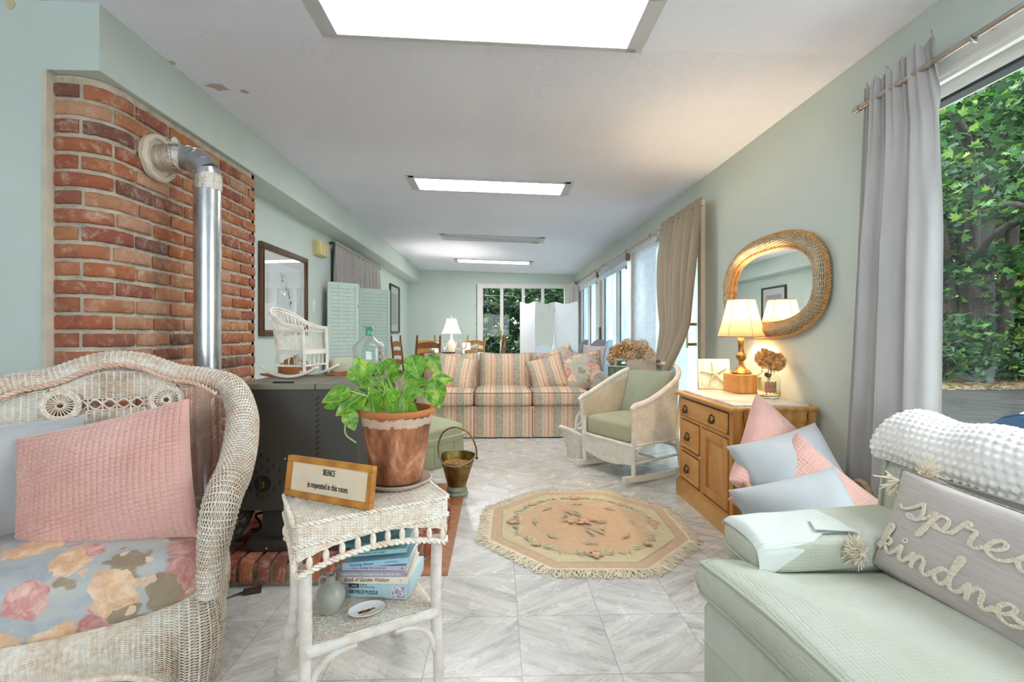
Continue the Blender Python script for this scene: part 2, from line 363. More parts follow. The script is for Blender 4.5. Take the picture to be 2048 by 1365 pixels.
mb.add(V, [(0, 1, 2, 3), (7, 6, 5, 4), (0, 4, 5, 1), (1, 5, 6, 2), (2, 6, 7, 3), (3, 7, 4, 0)])
struct(mb.build('ceiling', ceil_mat(), smooth=False), 'pale textured ceiling')
# peeled paint flake on the ceiling, a real raised chip
mb = MB(); rg = random.Random(3)
for cx, cy, s in ((-1.52, 2.62, .05), (-1.40, 2.66, .02), (-1.62, 2.40, .018)):
    poly = [(cx+s*(1.2 if k % 2 else .8)*cos(k*.7)*rg.uniform(.7, 1.2), cy+s*.8*sin(k*.7)*rg.uniform(.7, 1.3)) for k in range(9)]
    mb.prism(poly, cz(cx)-.004, cz(cx)+.002)
o = mb.build('peeling_paint', plain('bare_plaster', 'BDAFA6', .9), smooth=False); struct(o, 'patch of peeling paint on the ceiling'); o.name = 'trim_9'
# walls
def wall(name, mb, label): return struct(mb.build(name, green, smooth=False), label)
mb = MB(); mb.box(XL-.12, XL, 2.11, 5.35, 0, 2.45).box(XL-.12, XL, 5.35, 7.3, 0, 1.1).box(XL-.12, XL, 5.35, 7.3, 2.02, 2.45).box(XL-.12, XL, 7.3, YB+.1, 0, 2.45)
wall('wall_left', mb, 'green left wall of the long room')
mb = MB(); mb.box(-4.6, -1.845, YN, YN+.12, 0, 2.13); mb.box(-4.6, -1.63, YN, YN+.12, 2.13, 2.52)
wall('wall_front_left', mb, 'green wall facing the camera left of the bricks')
mb = MB(); mb.box(-4.72, -4.6, -3, YN+.12, 0, 2.52); wall('wall_far_left', mb, 'green side wall out of view')
mb = MB(); mb.box(-4.6, -2.0, -3.1, -3, 0, 2.5).box(.6, XR+.14, -3.1, -3, 0, 2.4).box(-2.0, .6, -3.1, -3, 2.0, 2.45).box(-2.0, .6, -3.1, -3, 0, .9); wall('wall_behind_unseen', mb, 'unseen green wall added behind the camera, its window opening sized for the fill light')  # unseen wall added to cut the fill light, opening sized to let some in
mb = MB(); mb.box(XL, -1.63, YN+.12, YB, 2.13, 2.52); wall('trim_1', mb, 'boxed green soffit along the top of the left wall')
mb = MB()
mb.box(XL-.1, -.44, YB, YB+.12, 0, 2.5).box(-.44, 1.56, YB, YB+.12, 2.10, 2.5).box(1.56, XR+.14, YB, YB+.12, 0, 2.4)
wall('wall_back', mb, 'far green wall with the garden door')
mb = MB(); T = .14
mb.box(XR, XR+T, -3, 1.93, 0, .45).box(XR, XR+T, -3, 1.93, 2.0, 2.36).box(XR, XR+T, 1.93, 3.72, 0, 2.36)
mb.box(XR, XR+T, 3.72, 9.3, 2.06, 2.36).box(XR, XR+T, 9.3, YB+.1, 0, 2.36)
mb.box(XR, XR+T, -3, .2, .45, 2.0)  # out of view, closes the window's near stretch to dim the foreground
wall('wall_right', mb, 'green right wall with the windows')
# wall holes near the top of the left wall (patched plaster spots)
mb = MB()
for px, pz, s in ((-2.07, 2.395, .022), (-1.98, 2.395, .022), (-2.16, 2.39, .018)):
    mb.prism([(px+s*cos(k*.8)*rg.uniform(.7, 1.1), pz+s*sin(k*.8)*rg.uniform(.7, 1.1)) for k in range(8)], 0, .003, M=TM((0, YN, 0), (R(90), 0, 0)))
o = mb.build('trim_8', plain('patch_plaster', 'D8C79E', .9), smooth=False); struct(o, 'patched plaster spots on the wall')
mb = MB(); mb.box(-1.856, -1.834, YN-.006, YN+.11, 0, 2.128); struct(mb.build('trim_2', plain('raw_edge', 'CFC3AE', .8, bump=.5, bscale=40), smooth=False), 'ragged plaster edge beside the bricks')
for nm, b in (('baseboard_right', (XR-.015, XR, 1.9, 3.66, 0, .09)), ('baseboard_back', (XL, -.5, YB-.015, YB, 0, .09)), ('baseboard_left', (XL, XL+.015, 3.25, YB, 0, .09))):
    mb = MB(); mb.box(*b); struct(mb.build(nm, white, smooth=False))

# ---------------------------------------------------------------- windows and doors
alu = plain('white_aluminium', 'DEDCD6', .4, var=.03); dark = plain('dark_gasket', '2A2C30', .5, var=.05)
pane = thin_glass('window_pane')
# picture window
t = bpy.data.objects.new('window_1', None); C.objects.link(t); struct(t, 'large picture window on the right')
mb = MB(); y0, y1, z0, z1 = .2, 1.93, .45, 2.0
for a, b, c, d in ((y0, y1, z1-.05, z1), (y0, y1, z0, z0+.05), (y0, y0+.05, z0, z1), (y1-.05, y1, z0, z1)): mb.box(XR+.03, XR+.12, a, b, c, d)
for a, b, c, d in ((y0-.05, y1+.06, z1-.02, z1+.075), (y0-.05, y1+.06, z0-.07, z0+.02), (y1-.02, y1+.06, z0, z1)): mb.box(XR-.022, XR, a, b, c, d)
mb.box(XR-.03, XR-.02, y0, y1+.05, z1-.005, z1+.01); mb.build('frame', white, t, smooth=False)
mb = MB()
for a, b, c, d in ((y0+.05, y1-.05, z1-.062, z1-.05), (y0+.05, y1-.05, z0+.05, z0+.062), (y1-.062, y1-.05, z0+.05, z1-.05)): mb.box(XR+.04, XR+.09, a, b, c, d)
mb.build('gasket', dark, t, smooth=False)
mb = MB(); mb.box(XR+.06, XR+.066, y0+.05, y1-.05, z0+.05, z1-.05); mb.build('pane', pane, t, smooth=False)
# sliding doors on the right wall
def film_mat():
    t = NT('misted_glass', .12); o = t.co(); x, y, z = t.sep(o)
    n = t.noise(t.map(o, (1, 1.5, .5)), 2.2, 4, .6, .6); k = t.ramp(n, [(.35, 'BCCDD4'), (.55, 'D6E3E8'), (.75, 'F2F7F8')]); t.col(k)
    tl = t.n('ShaderNodeBsdfTranslucent'); t.t.links.new(k, tl.inputs[0]); mx = t.n('ShaderNodeMixShader'); mx.inputs[0].default_value = .66
    t.t.links.new(t.b.outputs[0], mx.inputs[1]); t.t.links.new(tl.outputs[0], mx.inputs[2])
    tr = t.n('ShaderNodeBsdfTransparent'); m2 = t.n('ShaderNodeMixShader')
    t.put(m2.inputs[0], t.ramp(t.math('ADD', z, t.math('MULTIPLY', t.noise(o, 3, 3), .5)), [(1.0, .04), (2.0, .30)]))
    # ramp works on 0..1, so scale the height first
    t.t.links.new(mx.outputs[0], m2.inputs[1]); t.t.links.new(tr.outputs[0], m2.inputs[2])
    t.t.links.new(m2.outputs[0], t.t.nodes['Material Output'].inputs[0]); return t.m
film = film_mat(); brass = metal('aged_brass', 'A98444', .35); beige = plain('cream_vinyl', 'D9CBB4', .45, var=.04)
def door(n, label, ya, yb, posts, panes, handle=None, handle_w=.02):
    t = bpy.data.objects.new('door_%d' % n, None); C.objects.link(t); struct(t, label)
    mb = MB(); mb.box(XR+.01, XR+.10, ya, yb, 2.00, 2.06).box(XR+.01, XR+.10, ya, yb, 0, .05)
    for p, w in posts: mb.box(XR+.0, XR+.09, p-w/2, p+w/2, .05, 2.0)
    mb.box(XR-.02, XR, ya-.03, yb+.03, 2.03, 2.095); mb.build('frame', alu, t, smooth=False)
    for a, b in panes:
        mb = MB(); mb.box(XR+.045, XR+.052, a, b, .05, 2.0); mb.build('pane', film, t, smooth=False)
        mb = MB(); mb.box(XR+.035, XR+.06, b-.012, b, .05, 2.0).box(XR+.035, XR+.06, a, a+.012, .05, 2.0); mb.build('gasket', dark, t, smooth=False)
    return t
d1 = door(1, 'far sliding door on the right wall', 7.47, 9.3, [(7.52, .1), (8.5, .06), (9.25, .1), (7.84, .04)], [(7.57, 8.47), (8.53, 9.2)])
d2 = door(2, 'sliding door next to the pleated shade', 5.68, 7.42, [(5.72, .08), (6.46, .08), (7.38, .08)], [(5.76, 6.42), (6.5, 7.34)])
mb = MB(); mb.box(XR-.03, XR, 7.42, 7.5, .90, 1.16, r=.006); mb.build('handle', brass, d1, auto=30)
d3 = door(3, 'glass door behind the pleated shade and brown curtain', 3.76, 5.62, [(3.80, .08), (4.70, .08), (5.58, .08)], [(3.84, 4.66), (4.74, 5.54)])
mb = MB(); mb.tube([(XR-.05, 3.93, .93), (XR-.05, 3.93, 1.16)], .008, 8)
for z in (.96, 1.13): mb.box(XR-.05, XR+.03, 3.92, 3.94, z-.012, z+.012)
mb.build('handle', brass, d3)
mb = MB(); mb.box(XR-.035, XR, 3.70, 3.755, 0, 2.12).box(XR-.03, XR, 5.62, 5.68, 0, 2.12).box(XR-.03, XR, 7.42, 7.47, 0, 2.1); struct(mb.build('trim_3', beige, smooth=False), 'cream door casings on the right wall')
mb = MB(); mb.box(XR-.03, XR, 3.755, 9.3, 2.09, 2.13); struct(mb.build('trim_4', beige, smooth=False), 'head casing above the sliding doors')
# garden door in the far wall
t = bpy.data.objects.new('door_4', None); C.objects.link(t); struct(t, 'garden sliding door in the far wall')
mb = MB(); mb.box(-.42, 1.54, YB-.02, YB+.1, 2.02, 2.11).box(-.42, -.30, YB-.02, YB+.1, 0, 2.02).box(1.44, 1.54, YB-.02, YB+.1, 0, 2.02)
for x, w in ((.10, .07), (.56, .06), (.98, .06)): mb.box(x-w/2, x+w/2, YB+.02, YB+.09, .04, 2.02)
mb.box(-.42, 1.54, YB, YB+.1, 0, .04); mb.build('frame', white, t, smooth=False)
mb = MB(); mb.box(-.30, 1.44, YB+.05, YB+.055, .04, 2.02); mb.build('pane', pane, t, smooth=False)
mb = MB(); mb.box(.06, .10, YB-.02, YB+.02, .93, 1.12, r=.005); mb.build('handle', brass, t)

# ---------------------------------------------------------------- brick chimney and hearth
brickm = NT('old_brick', .9); bo_ = brickm.co(); ba_ = brickm.mix(1.0, brickm.attr(), brickm.ramp(brickm.noise(bo_, 10, 5, .7), [(.25, .68), (.7, 1.0)]), 'MULTIPLY')
ba_ = brickm.mix(brickm.ramp(brickm.noise(bo_, 17, 6, .75, .6), [(.50, 0.0), (.72, .75)]), ba_, 'D2BCA6'); ba_ = brickm.mix(brickm.ramp(brickm.noise(bo_, 7, 3, .6), [(.60, 0.0), (.78, .55)]), ba_, '4A3630')
brickm.col(ba_); brickm.bump(brickm.noise(bo_, 50, 5, .7), .9, .010); brickm = brickm.m; mortar = plain('mortar', 'BDB29E', .95, var=.2, scale=18, bump=.8, bscale=60, bdist=.01)
mortar_g = plain('grey_mortar', '9C937F', .95, var=.25, scale=14, bump=.8, bscale=50, bdist=.01)
def brick_shape(mb, fn, s0, s1, z0, z1, depth, col, rg, nseg=None):
    # a brick following a plan path: fn(s) -> (x, y, nx, ny)
    n = nseg or max(3, int((s1-s0)/.02)+1); ss = np.linspace(s0, s1, n); e = .006
    rows = []
    for s_i, s in enumerate(ss):
        x, y, nx, ny = fn(s); ed = (s_i == 0 or s_i == n-1); d = depth*(.45 if ed else 1)+rg.uniform(-.002, .002)
        j = lambda: rg.uniform(-.002, .002)
        pr = [(-.02, z0), (d-e, z0+j()), (d, z0+e+j()), (d+j(), (z0+z1)/2), (d, z1-e+j()), (d-e, z1+j()), (-.02, z1)]
        rows.append([(x+nx*a, y+ny*a, b) for a, b in pr])
    k = len(rows[0]); b = mb.n; mb.grid(np.array(rows), False, False, col=col)
    for q in (list(range(k)), [(n-1)*k+i for i in range(k)][::-1]): mb.f.append(tuple(b+i for i in q)); mb.mi.append(mb.m)
BC = ['B87250', 'B46C4A', 'BE7C58', 'AC6246', 'C48C66', 'A0604A', 'BC7654', 'B16A4C', '8A5C4C', 'CE9C7A', 'A25C46', 'C08058', 'BA7048', 'B5684A']
t = thing('brick_chimney', 'red and orange brick chimney breast with a rounded corner, left of the framed print', 'chimney')
# plan path: flat face towards the camera, round corner, then the long side running away
cr = .13; xa, ya = -1.845, 2.015; xc = -1.655
def chim(s):
    L1 = 0.0
    a = s/cr
    if a < 0: return (xa+ (xc-cr-xa) + s, ya, 0, -1)
    if a < pi/2: return (xc-cr+cr*sin(a), ya+cr-cr*cos(a), sin(a), -cos(a))
    return (xc, ya+cr+(s-cr*pi/2), 1, 0)
S_END = cr*pi/2+3.26-ya-cr; S0 = -(xc-cr-xa)+.002
mb = MB(); ss = np.linspace(S0-.02, S_END, 60); P = np.array([[(chim(s)[0]+chim(s)[2]*-.002, chim(s)[1]+chim(s)[3]*-.002, z) for z in (0, .7, 1.4, 2.128)] for s in ss]); mb.grid(P)
mb.box(XL+.001, xc-.002, 3.23, 3.26, 0, 2.128); mb.build('mortar_bed', mortar, t)
mb = MB(); rgb = random.Random(11); ch = .0745; z = .10; row = 0
while z < 2.10:
    s = S0 + (0 if row % 2 else -.105); 
    while s < S_END:
        ln = .205+rgb.uniform(-.008, .008); a, b = max(s, S0), min(s+ln, S_END)
        if b-a > .03:
            c = rgb.choice(BC)
            if b > 2.6-ya and rgb.random() < .5: c = rgb.choice(['C27A4B', 'B96C42', 'C98A5E'])
            brick_shape(mb, chim, a, b, z+.0+rgb.uniform(-.002, .002), min(z+.058, 2.12)+rgb.uniform(-.003, .001), .010+rgb.uniform(-.002, .005), c, rgb)
        s += ln+.014
    z += ch; row += 1
mb.build('brickwork', brickm, t, auto=60)
# hearth: rowlock bricks round a low platform
t = thing('brick_hearth', 'low raised hearth of worn red bricks under the black stove', 'hearth')
HP = [(-1.9, 1.985), (-.60, 1.985), (-.33, 2.17), (-.27, 2.45), (-.27, 2.74), (-.34, 2.95), (-.52, 3.12), (-1.0, 3.2), (-1.68, 3.22)]
hp = resample(crm(HP, 200), 200)
inner = [(-1.9, 2.0)]+[tuple(p) for p in hp[8:-2:6]]+[(-1.68, 3.20), (-1.9, 3.2)]
mb = MB(); ctr = np.array((-1.0, 2.6)); mb.prism([tuple(ctr+(np.array(p)-ctr)*np.array((.992, .975))) for p in inner], 0.001, .082); mb.build('mortar_bed', mortar_g, t, smooth=False)
T_, N_, B_ = frames(np.hstack([hp, np.zeros((200, 1))])); L = np.concatenate([[0], np.cumsum(np.linalg.norm(np.diff(hp, axis=0), axis=1))])
mb = MB(); s = .02; 
while s < L[-1]-.06:
    m = s+.0275; px, py = np.interp(m, L, hp[:, 0]), np.interp(m, L, hp[:, 1]); tx, ty = np.interp(m, L, T_[:, 0]), np.interp(m, L, T_[:, 1])
    ang = atan2(ty, tx); M = TM((px, py, 0), (0, 0, ang)); rr = .018
    prof = [(-.0, .022), (.004, .016), (-.0, .085), (.006, .095), (.02, .106), (.20, .108), (.20, .02)]
    w0, w1 = -.0275+rgb.uniform(0, .004), .0275-rgb.uniform(0, .004); dz = rgb.uniform(-.003, .003)
    V = [(w, a, b+(dz if b > .05 else 0)) for w in (w0, w0+.004, w1-.004, w1) for a, b in [(.006 if w in (w0, w1) else 0, .02), (.004 if w in (w0, w1) else 0, .088), (.012, .101), (.028, .107), (.20, .108), (.20, .02)]]
    F = [(i*6+j, i*6+j+1, (i+1)*6+j+1, (i+1)*6+j) for i in range(3) for j in range(5)]+[tuple(range(6))[::-1], tuple(range(18, 24))]
    mb.add(V, F, M, rgb.choice(['9C4B36', 'A8563C', 'B26040', '8C4435', 'A15A44', 'B86D49'])); s += .068
mb.build('edge_brick', brickm, t, auto=50)
mb = MB()
for i in range(14):
    for j in range(7):
        x, y = -1.66+i*.108, 2.19+j*.205-(0)
        if x > -.48 or y > 3.0: continue
        mb.box(x, x+.096, y, y+.19, .06, .105+rgb.uniform(-.002, .002), col=rgb.choice(['9C4B36', 'A8563C', 'B26040', '8C4435']), r=.005, seg=1)
mb.build('top_brick', brickm, t, auto=50)
mb = MB(); mb.box(-.62, -.214, 2.045, 3.30, .0, .004); o = mb.build('floor_strip', plain('brown_vinyl', 'A8714B', .5, var=.25, scale=25), smooth=False)
tag(o, 'flat brown floor strip edging the brick hearth', 'floor strip')

# ---------------------------------------------------------------- ceiling lights
diff_on = emit('light_diffuser', (.97, .985, 1), 2.6); diff_far = emit('bright_diffuser', (.97, .985, 1), 6.5); galv = plain('fixture_white', 'C9C8C8', .45, var=.05)
diff_off = plain('unlit_diffuser', 'C4C4C6', .5, var=.05)
for k, (yc, lab) in enumerate(((1.93, 'nearest large ceiling light panel above the camera'), (4.15, 'second ceiling light panel, lit, above the green ottoman'), (6.44, 'unlit ceiling light panel with a sagging diffuser'), (8.50, 'farthest lit ceiling light panel near the garden door'))):
    t = thing('ceiling_light', lab, 'ceiling light', (-.06, yc, cz(-.06)), group='recessed ceiling lights'); t.rotation_euler = (0, math.atan(.03), 0)
    mb = MB(); a, b, w = .685, .18, .045
    for x0, x1, y0, y1 in ((-a, a, -b, -b+w*.6), (-a, a, b-w*.6, b), (-a, -a+w, -b, b), (a-w, a, -b, b)): mb.box(x0, x1, y0, y1, -.014, .0)
    mb.box(-a-.03, -a, -b-.01, b+.01, -.006, 0).box(a, a+.03, -b-.01, b+.01, -.006, 0); mb.build('frame', galv, t, smooth=False)
    mb = MB()
    if k == 2: 
        mb.box(-a+w, a-w, -b+w*.6, b-w*.6, -.008, -.004); mb.build('diffuser', diff_off, t, smooth=False)
        mb = MB(); mb.tube([(-a+w, -b+.03, -.02), (a-w-.08, b-.06, -.02)], .006, 6).tube([(a-w-.08, b-.06, -.02), (a-w-.0, b-.06, -.02)], .012, 6); mb.build('tube', galv, t)
    else: mb.box(-a+w, a-w, -b+w*.6, b-w*.6, -.008, -.003); mb.build('diffuser', diff_on if k == 0 else diff_far, t, smooth=False)
    if k == 2: continue
# ---------------------------------------------------------------- wicker armchair in the left foreground
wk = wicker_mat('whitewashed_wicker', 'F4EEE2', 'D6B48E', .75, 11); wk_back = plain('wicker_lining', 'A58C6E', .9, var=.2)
wk_pink = wicker_mat('pinkish_cane', 'EBC9B4', 'D2A184', .5, 30); white_wk = wicker_mat('white_painted_wicker', 'F6F3EC', 'E0CDB8', .35, 30)
def superq(sx, sy, sz, e1=.35, e2=.3, n=28, m=56, wob=0, seed=0):
    a = np.linspace(-pi/2, pi/2, n)[:, None]; b = np.linspace(-pi, pi, m, endpoint=False)[None]
    f = lambda w, e: np.sign(w)*np.abs(w)**e
    X = sx/2*f(np.cos(a), e1)*f(np.cos(b), e2); Y = sy/2*f(np.cos(a), e1)*f(np.sin(b), e2); Z = sz/2*f(np.sin(a), e1)+0*b
    if wob:
        rg_ = np.random.default_rng(seed); w = 0
        for _ in range(7):
            k = rg_.uniform(-14, 14, 3); w = w+np.sin(k[0]*X+k[1]*Y+k[2]*Z*.5+rg_.uniform(0, 6))/7
        X = X*(1+wob*w*.4); Y = Y*(1+wob*w*.4); Z = Z+wob*w*np.cos(a)**.3*.5
    return np.stack([X, Y, Z], 2)
def scushion(name, mat, size, M, parent=None, crown=.02, e=.22, piping=None, uvs=None, wob=.0, seed=0, **kw):
    sx, sy, sz = size; P = superq(sx, sy, sz, .30, e, 30, 72, wob, seed)
    x = P[..., 0]/(sx/2); y = P[..., 1]/(sy/2)
    P[..., 2] += np.sign(P[..., 2])*crown*np.clip(1-x**2, 0, 1)*np.clip(1-y**2, 0, 1)
    mb = MB(); mb.grid(P, False, True, flip=True)
    o = mb.build(name, mat, parent, uvf=uvs, auto=80, **kw); o.matrix_local = M if isinstance(M, Matrix) else TM(*M)
    if piping:
        pm, pr = piping
        for s in (1, -1):
            b = np.linspace(-pi, pi, 80, endpoint=False); f = lambda w, e: np.sign(w)*np.abs(w)**e
            q = np.stack([sx/2*.985*f(np.cos(b), e), sy/2*.985*f(np.sin(b), e), np.full(80, s*sz/2*.80)], 1)
            pb = MB(); pb.tube(q, pr, 6, closed=True); pb.build('piping', pm, o)
    return o
ang = R(27); t = thing('wicker_armchair', 'large whitewashed wicker armchair with rolled arms and floral seat, left foreground', 'armchair', (-1.134, 1.260, 0), ang)
half = [(.325, -.01, .29), (.33, -.02, .38), (.35, -.03, .52), (.365, .02, .575), (.385, .13, .605), (.40, .30, .665), (.40, .42, .75), (.365, .52, .835), (.285, .575, .87), (.18, .59, .892), (.08, .60, .935)]
roll = half+[(0, .60, .948)]+[(-x, y, z) for x, y, z in half[::-1]]
rad = [.032, .036, .046, .050, .050, .052, .052, .048, .042, .038, .036]; rad = rad+[.036]+rad[::-1]
mb = MB(); P = sweep(roll, rad, 2*165+1, 62, 0, 2*pi*61/62, up=(1, 0, 0)); weave(mb, P, .0040, .0016, .0011, .0030); mb.build('rolled_rim', wk, t, auto=80)
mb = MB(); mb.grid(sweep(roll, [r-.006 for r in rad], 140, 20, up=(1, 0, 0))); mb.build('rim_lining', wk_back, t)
rp = resample(crm(roll, 300), 300)
# back panels: height follows the roll
bk = rp[(rp[:, 1] > .50)]; bk = bk[np.argsort(bk[:, 0])]
def backtop(x): return np.interp(x, bk[:, 0], bk[:, 2])-.035
def back_panel(x0, x1, z0f, z1f, st, rows, name='back_panel', m=wk):
    mb = MB(); u = np.linspace(x0, x1, 2*st+1)[:, None]; v = np.linspace(0, 1, rows)[None]
    zt, zb = z1f(u), z0f(u); Z = zt+(zb-zt)*v; X = u+0*v; Y = .575-.05*(.9-Z)+.0*X-.35*X**2
    P = np.stack([X, Y, Z], 2); weave(mb, P, .0026, .0017, .0011, .0024); return mb.build(name, m, t, auto=80)
zt = lambda u: backtop(u); zlo = lambda u: .36+0*u
back_panel(-.33, -.185, zlo, zt, 8, 88); back_panel(.185, .33, zlo, zt, 8, 88, m=wk_pink)
back_panel(-.115, .115, zlo, lambda u: .775+0*u, 11, 78); back_panel(-.18, .18, lambda u: .815+0*u, zt, 18, 18)
def bY(x, z): return .575-.05*(.9-z)-.35*x*x
# openwork chain band, medallions and scrolls
mb = MB()
for k in range(6):
    cx = -.10+k*.04
    for s in (1, -1):
        a = np.linspace(0, pi, 12); mb.tube([(cx-.02+.04*i/11, bY(cx, .8)-.004*s, .795+s*.017*sin(q)) for i, q in enumerate(a)], .0035, 5)
    mb.tube([(cx+.02, bY(cx, .8), .775), (cx+.02, bY(cx, .8), .815)], .0025, 5)
mb.build('chain_band', wk, t)
for sx in (-1, 1):
    cx, czz = sx*.15, .80; yy = bY(cx, czz)-.012; mb = MB(); M = TM((cx, yy, czz), (R(90), 0, 0))
    for rr, q in ((.048, .005), (.041, .004), (.012, .004)): mb.tube([(rr*cos(a), rr*sin(a), 0) for a in np.linspace(0, 2*pi, 28, endpoint=False)], q, 5, closed=True, M=M)
    for k in range(22):
        a = k*2*pi/22; mb.tube([(.010*cos(a), .010*sin(a), .002), (.040*cos(a+.25), .040*sin(a+.25), 0)], .002, 4, M=M)
    braid(mb, [(cx+.052*cos(a), yy, czz+.052*sin(a)) for a in np.linspace(0, 2*pi, 40)], .005, .02, 5)
    mb.build('medallion', wk, t)
    mb = MB()
    for zz, fl in ((.725, 1), (.66, -1)):
        a = np.linspace(0, 1.6*pi, 18); mb.tube([(cx-sx*.005+fl*(.028-.006*q/pi)*cos(q), bY(cx, zz), zz+(.024-.005*q/pi)*sin(q)) for q in a], .005, 6)
    mb.tube([(cx+.02, bY(cx, .6), .76), (cx-.01, bY(cx, .6), .5), (cx, bY(cx, .4), .36)], .005, 6); mb.build('scroll', wk, t)
# arm side panels
for s in (1, -1):
    mb = MB(); y = np.linspace(.0, .52, 2*22+1)[:, None]; v = np.linspace(0, 1, 56)[None]
    half_ = rp[rp[:, 0]*s > .2]; half_ = half_[half_[:, 1] < .56]; half_ = half_[np.argsort(half_[:, 1])]
    k = half_[half_[:, 2] > .5]; zt_ = np.interp(y, k[:, 1], k[:, 2])-.03; Z = zt_+(.29-zt_)*v; X = s*(.35-.035*(1-(Z-.29)/.4)**1+.02*y)
    weave(mb, np.stack([X, y+0*v, Z], 2), .0026, .0018, .0012, .0026); mb.build('arm_panel', wk if s < 0 else wk_pink, t, auto=80); mb = MB(); mb.grid(np.stack([X+s*.007, y+0*v, Z], 2)[::4, ::5]); mb.build('panel_lining', plain('pale_cane_lining', 'C9A88C', .9), t)
# skirt with arched openings, wrapped round the corners
c = .05; path = [(-.30, .0)]+[(x, -.03*(1-(x/.30)**2)-.0) for x in np.linspace(-.27, .27, 12)]
pth = np.array([(-.335, .5), (-.335, .25), (-.335, .06), (-.32, .015), (-.28, -.01), (-.15, -.03), (0, -.037), (.15, -.03), (.28, -.01), (.32, .015), (.335, .06), (.335, .25), (.335, .5)])
sp = resample(np.hstack([crm(pth, 400), np.zeros((400, 1))]), 2*74+1)
def skirt_bottom(p):
    x, y = p[:, 0], p[:, 1]; fx = np.clip(1-(np.abs(x)/.255)**2.4, 0, 1); fr = np.where(y < .04, fx, 0); ys = np.clip(1-(np.abs(y-.27)/.17)**2.4, 0, 1); sd = np.where(np.abs(x) > .32, ys, 0)
    return np.maximum(fr**.6*.155, sd**.6*.155)+.0
zb = skirt_bottom(sp); v = np.linspace(0, 1, 72)
Tn = np.gradient(sp, axis=0); Nn = np.stack([Tn[:, 1], -Tn[:, 0], 0*Tn[:, 0]], 1); Nn /= np.linalg.norm(Nn, axis=1)[:, None]
bulge = np.sin(v*pi)*.022
P = np.stack([sp[:, 0][:, None]+Nn[:, 0][:, None]*bulge, sp[:, 1][:, None]+Nn[:, 1][:, None]*bulge, .30+(zb-.30)[:, None]*v[None]], 2)
mb = MB(); weave(mb, P, .0042, .0016, .0012, .0034); mb.build('skirt', wk, t, auto=80)
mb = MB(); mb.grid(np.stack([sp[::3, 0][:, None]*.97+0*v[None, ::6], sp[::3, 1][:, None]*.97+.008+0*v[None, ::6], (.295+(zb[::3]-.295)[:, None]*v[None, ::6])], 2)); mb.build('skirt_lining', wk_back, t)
mb = MB(); braid(mb, np.stack([sp[:, 0], sp[:, 1]-.004, np.full(len(sp), .302)], 1), .007, .03); fb = np.abs(sp[:, 0]) < .3
e = np.stack([sp[:, 0], sp[:, 1]-.005, zb-.002], 1)[(zb > .01) & (sp[:, 1] < .05)]; mb.tube(e, .010, 8); mb.build('braided_edge', wk, t)
mb = MB(); inr = [(x*.86, y-.045, z-.012) for x, y, z in roll[7:-7]]; braid(mb, crm(inr, 120), .0065, .035)
braid(mb, [(.30, .50, .80), (.315, .46, .6), (.30, .44, .42)], .006, .035); mb.build('pink_braid', wk_pink, t)
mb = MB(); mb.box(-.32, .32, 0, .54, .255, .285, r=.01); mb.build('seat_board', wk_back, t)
flor = floral_mat('faded_floral_chintz', 9.5, 'A3ABB0', 'B9BBB8')
scushion('seat_cushion', flor, (.64, .60, .15), TM((0, .22, .365)), t, crown=.035, e=.35, wob=.05, seed=3, label='blue-grey floral chintz seat cushion with pink and peach roses')
def velvet(name, c, hi):
    t_ = NT(name, .9); t_.b.inputs['Sheen Weight'].default_value = .6; o_ = t_.co(); t_.col(t_.ramp(t_.noise(o_, 7, 3), [(.3, c), (.7, hi)])); t_.bump(t_.noise(o_, 160, 2), .12, .001); return t_.m
pinkm = velvet('pink_plush', 'CF9B8E', 'DDAEA1'); greyv = velvet('blue_grey_velvet', 'A6A8A9', 'B7B8B8')
pillow('throw_pillow', pinkm, .485, .44, .15, TM((-1.185, 1.47, .582), (R(70), R(-13), R(10))), 'square pink plush waffle pillow on the floral armchair seat', 'pillow', nu=330, nv=260, waffle=(30, 32, .0055), pinch=.05)
pillow('throw_pillow', greyv, .44, .42, .14, TM((-1.55, 1.475, .575), (R(74), 0, R(24))), 'blue-grey velvet pillow half hidden behind the pink one on the wicker armchair', 'pillow', seed=4)
# ---------------------------------------------------------------- wicker side table
ta = R(28.6); t = thing('wicker_side_table', 'small whitewashed wicker side table with bead trim, holding the potted plant', 'side table', (-.364, 1.317, 0), ta)
w2, d2_, H = .19, .125, .60
mb = MB(); u = np.linspace(-w2, w2, 2*26+1)[:, None]; v = np.linspace(-d2_, d2_, 62)[None]
weave(mb, np.stack([u+0*v, v+0*u, H+0*u+0*v], 2), .0022, .0017, .0011, .0024); mb.box(-w2+.004, w2-.004, -d2_+.004, d2_-.004, H-.02, H-.004); mb.build('table_top', wk, t, auto=80)
rect = np.array([(-w2+.01, d2_), (-w2, d2_-.01), (-w2, 0), (-w2, -d2_+.01), (-w2+.01, -d2_), (0, -d2_), (w2-.01, -d2_), (w2, -d2_+.01), (w2, 0), (w2, d2_-.01), (w2-.01, d2_), (0, d2_), (-w2+.01, d2_)])
rc = resample(np.hstack([rect, np.zeros((len(rect), 1))]), 2*84+1)
def low(p, a, b):
    fx = np.clip(1-(np.abs(p[:, 0])/w2)**2, 0, 1)*(np.abs(np.abs(p[:, 1])-d2_) < .006); fy = np.clip(1-(np.abs(p[:, 1])/d2_)**2, 0, 1)*(np.abs(np.abs(p[:, 0])-w2) < .006)
    return a+(b-a)*np.maximum(fx, fy)
def band(z0, z1, rows, out=0):
    v = np.linspace(0, 1, rows)[None]; z0 = np.broadcast_to(z0, (len(rc),))[:, None]; z1 = np.broadcast_to(z1, (len(rc),))[:, None]
    return np.stack([rc[:, 0][:, None]*(1+out)+0*v, rc[:, 1][:, None]*(1+out)+0*v, z0+(z1-z0)*v], 2)
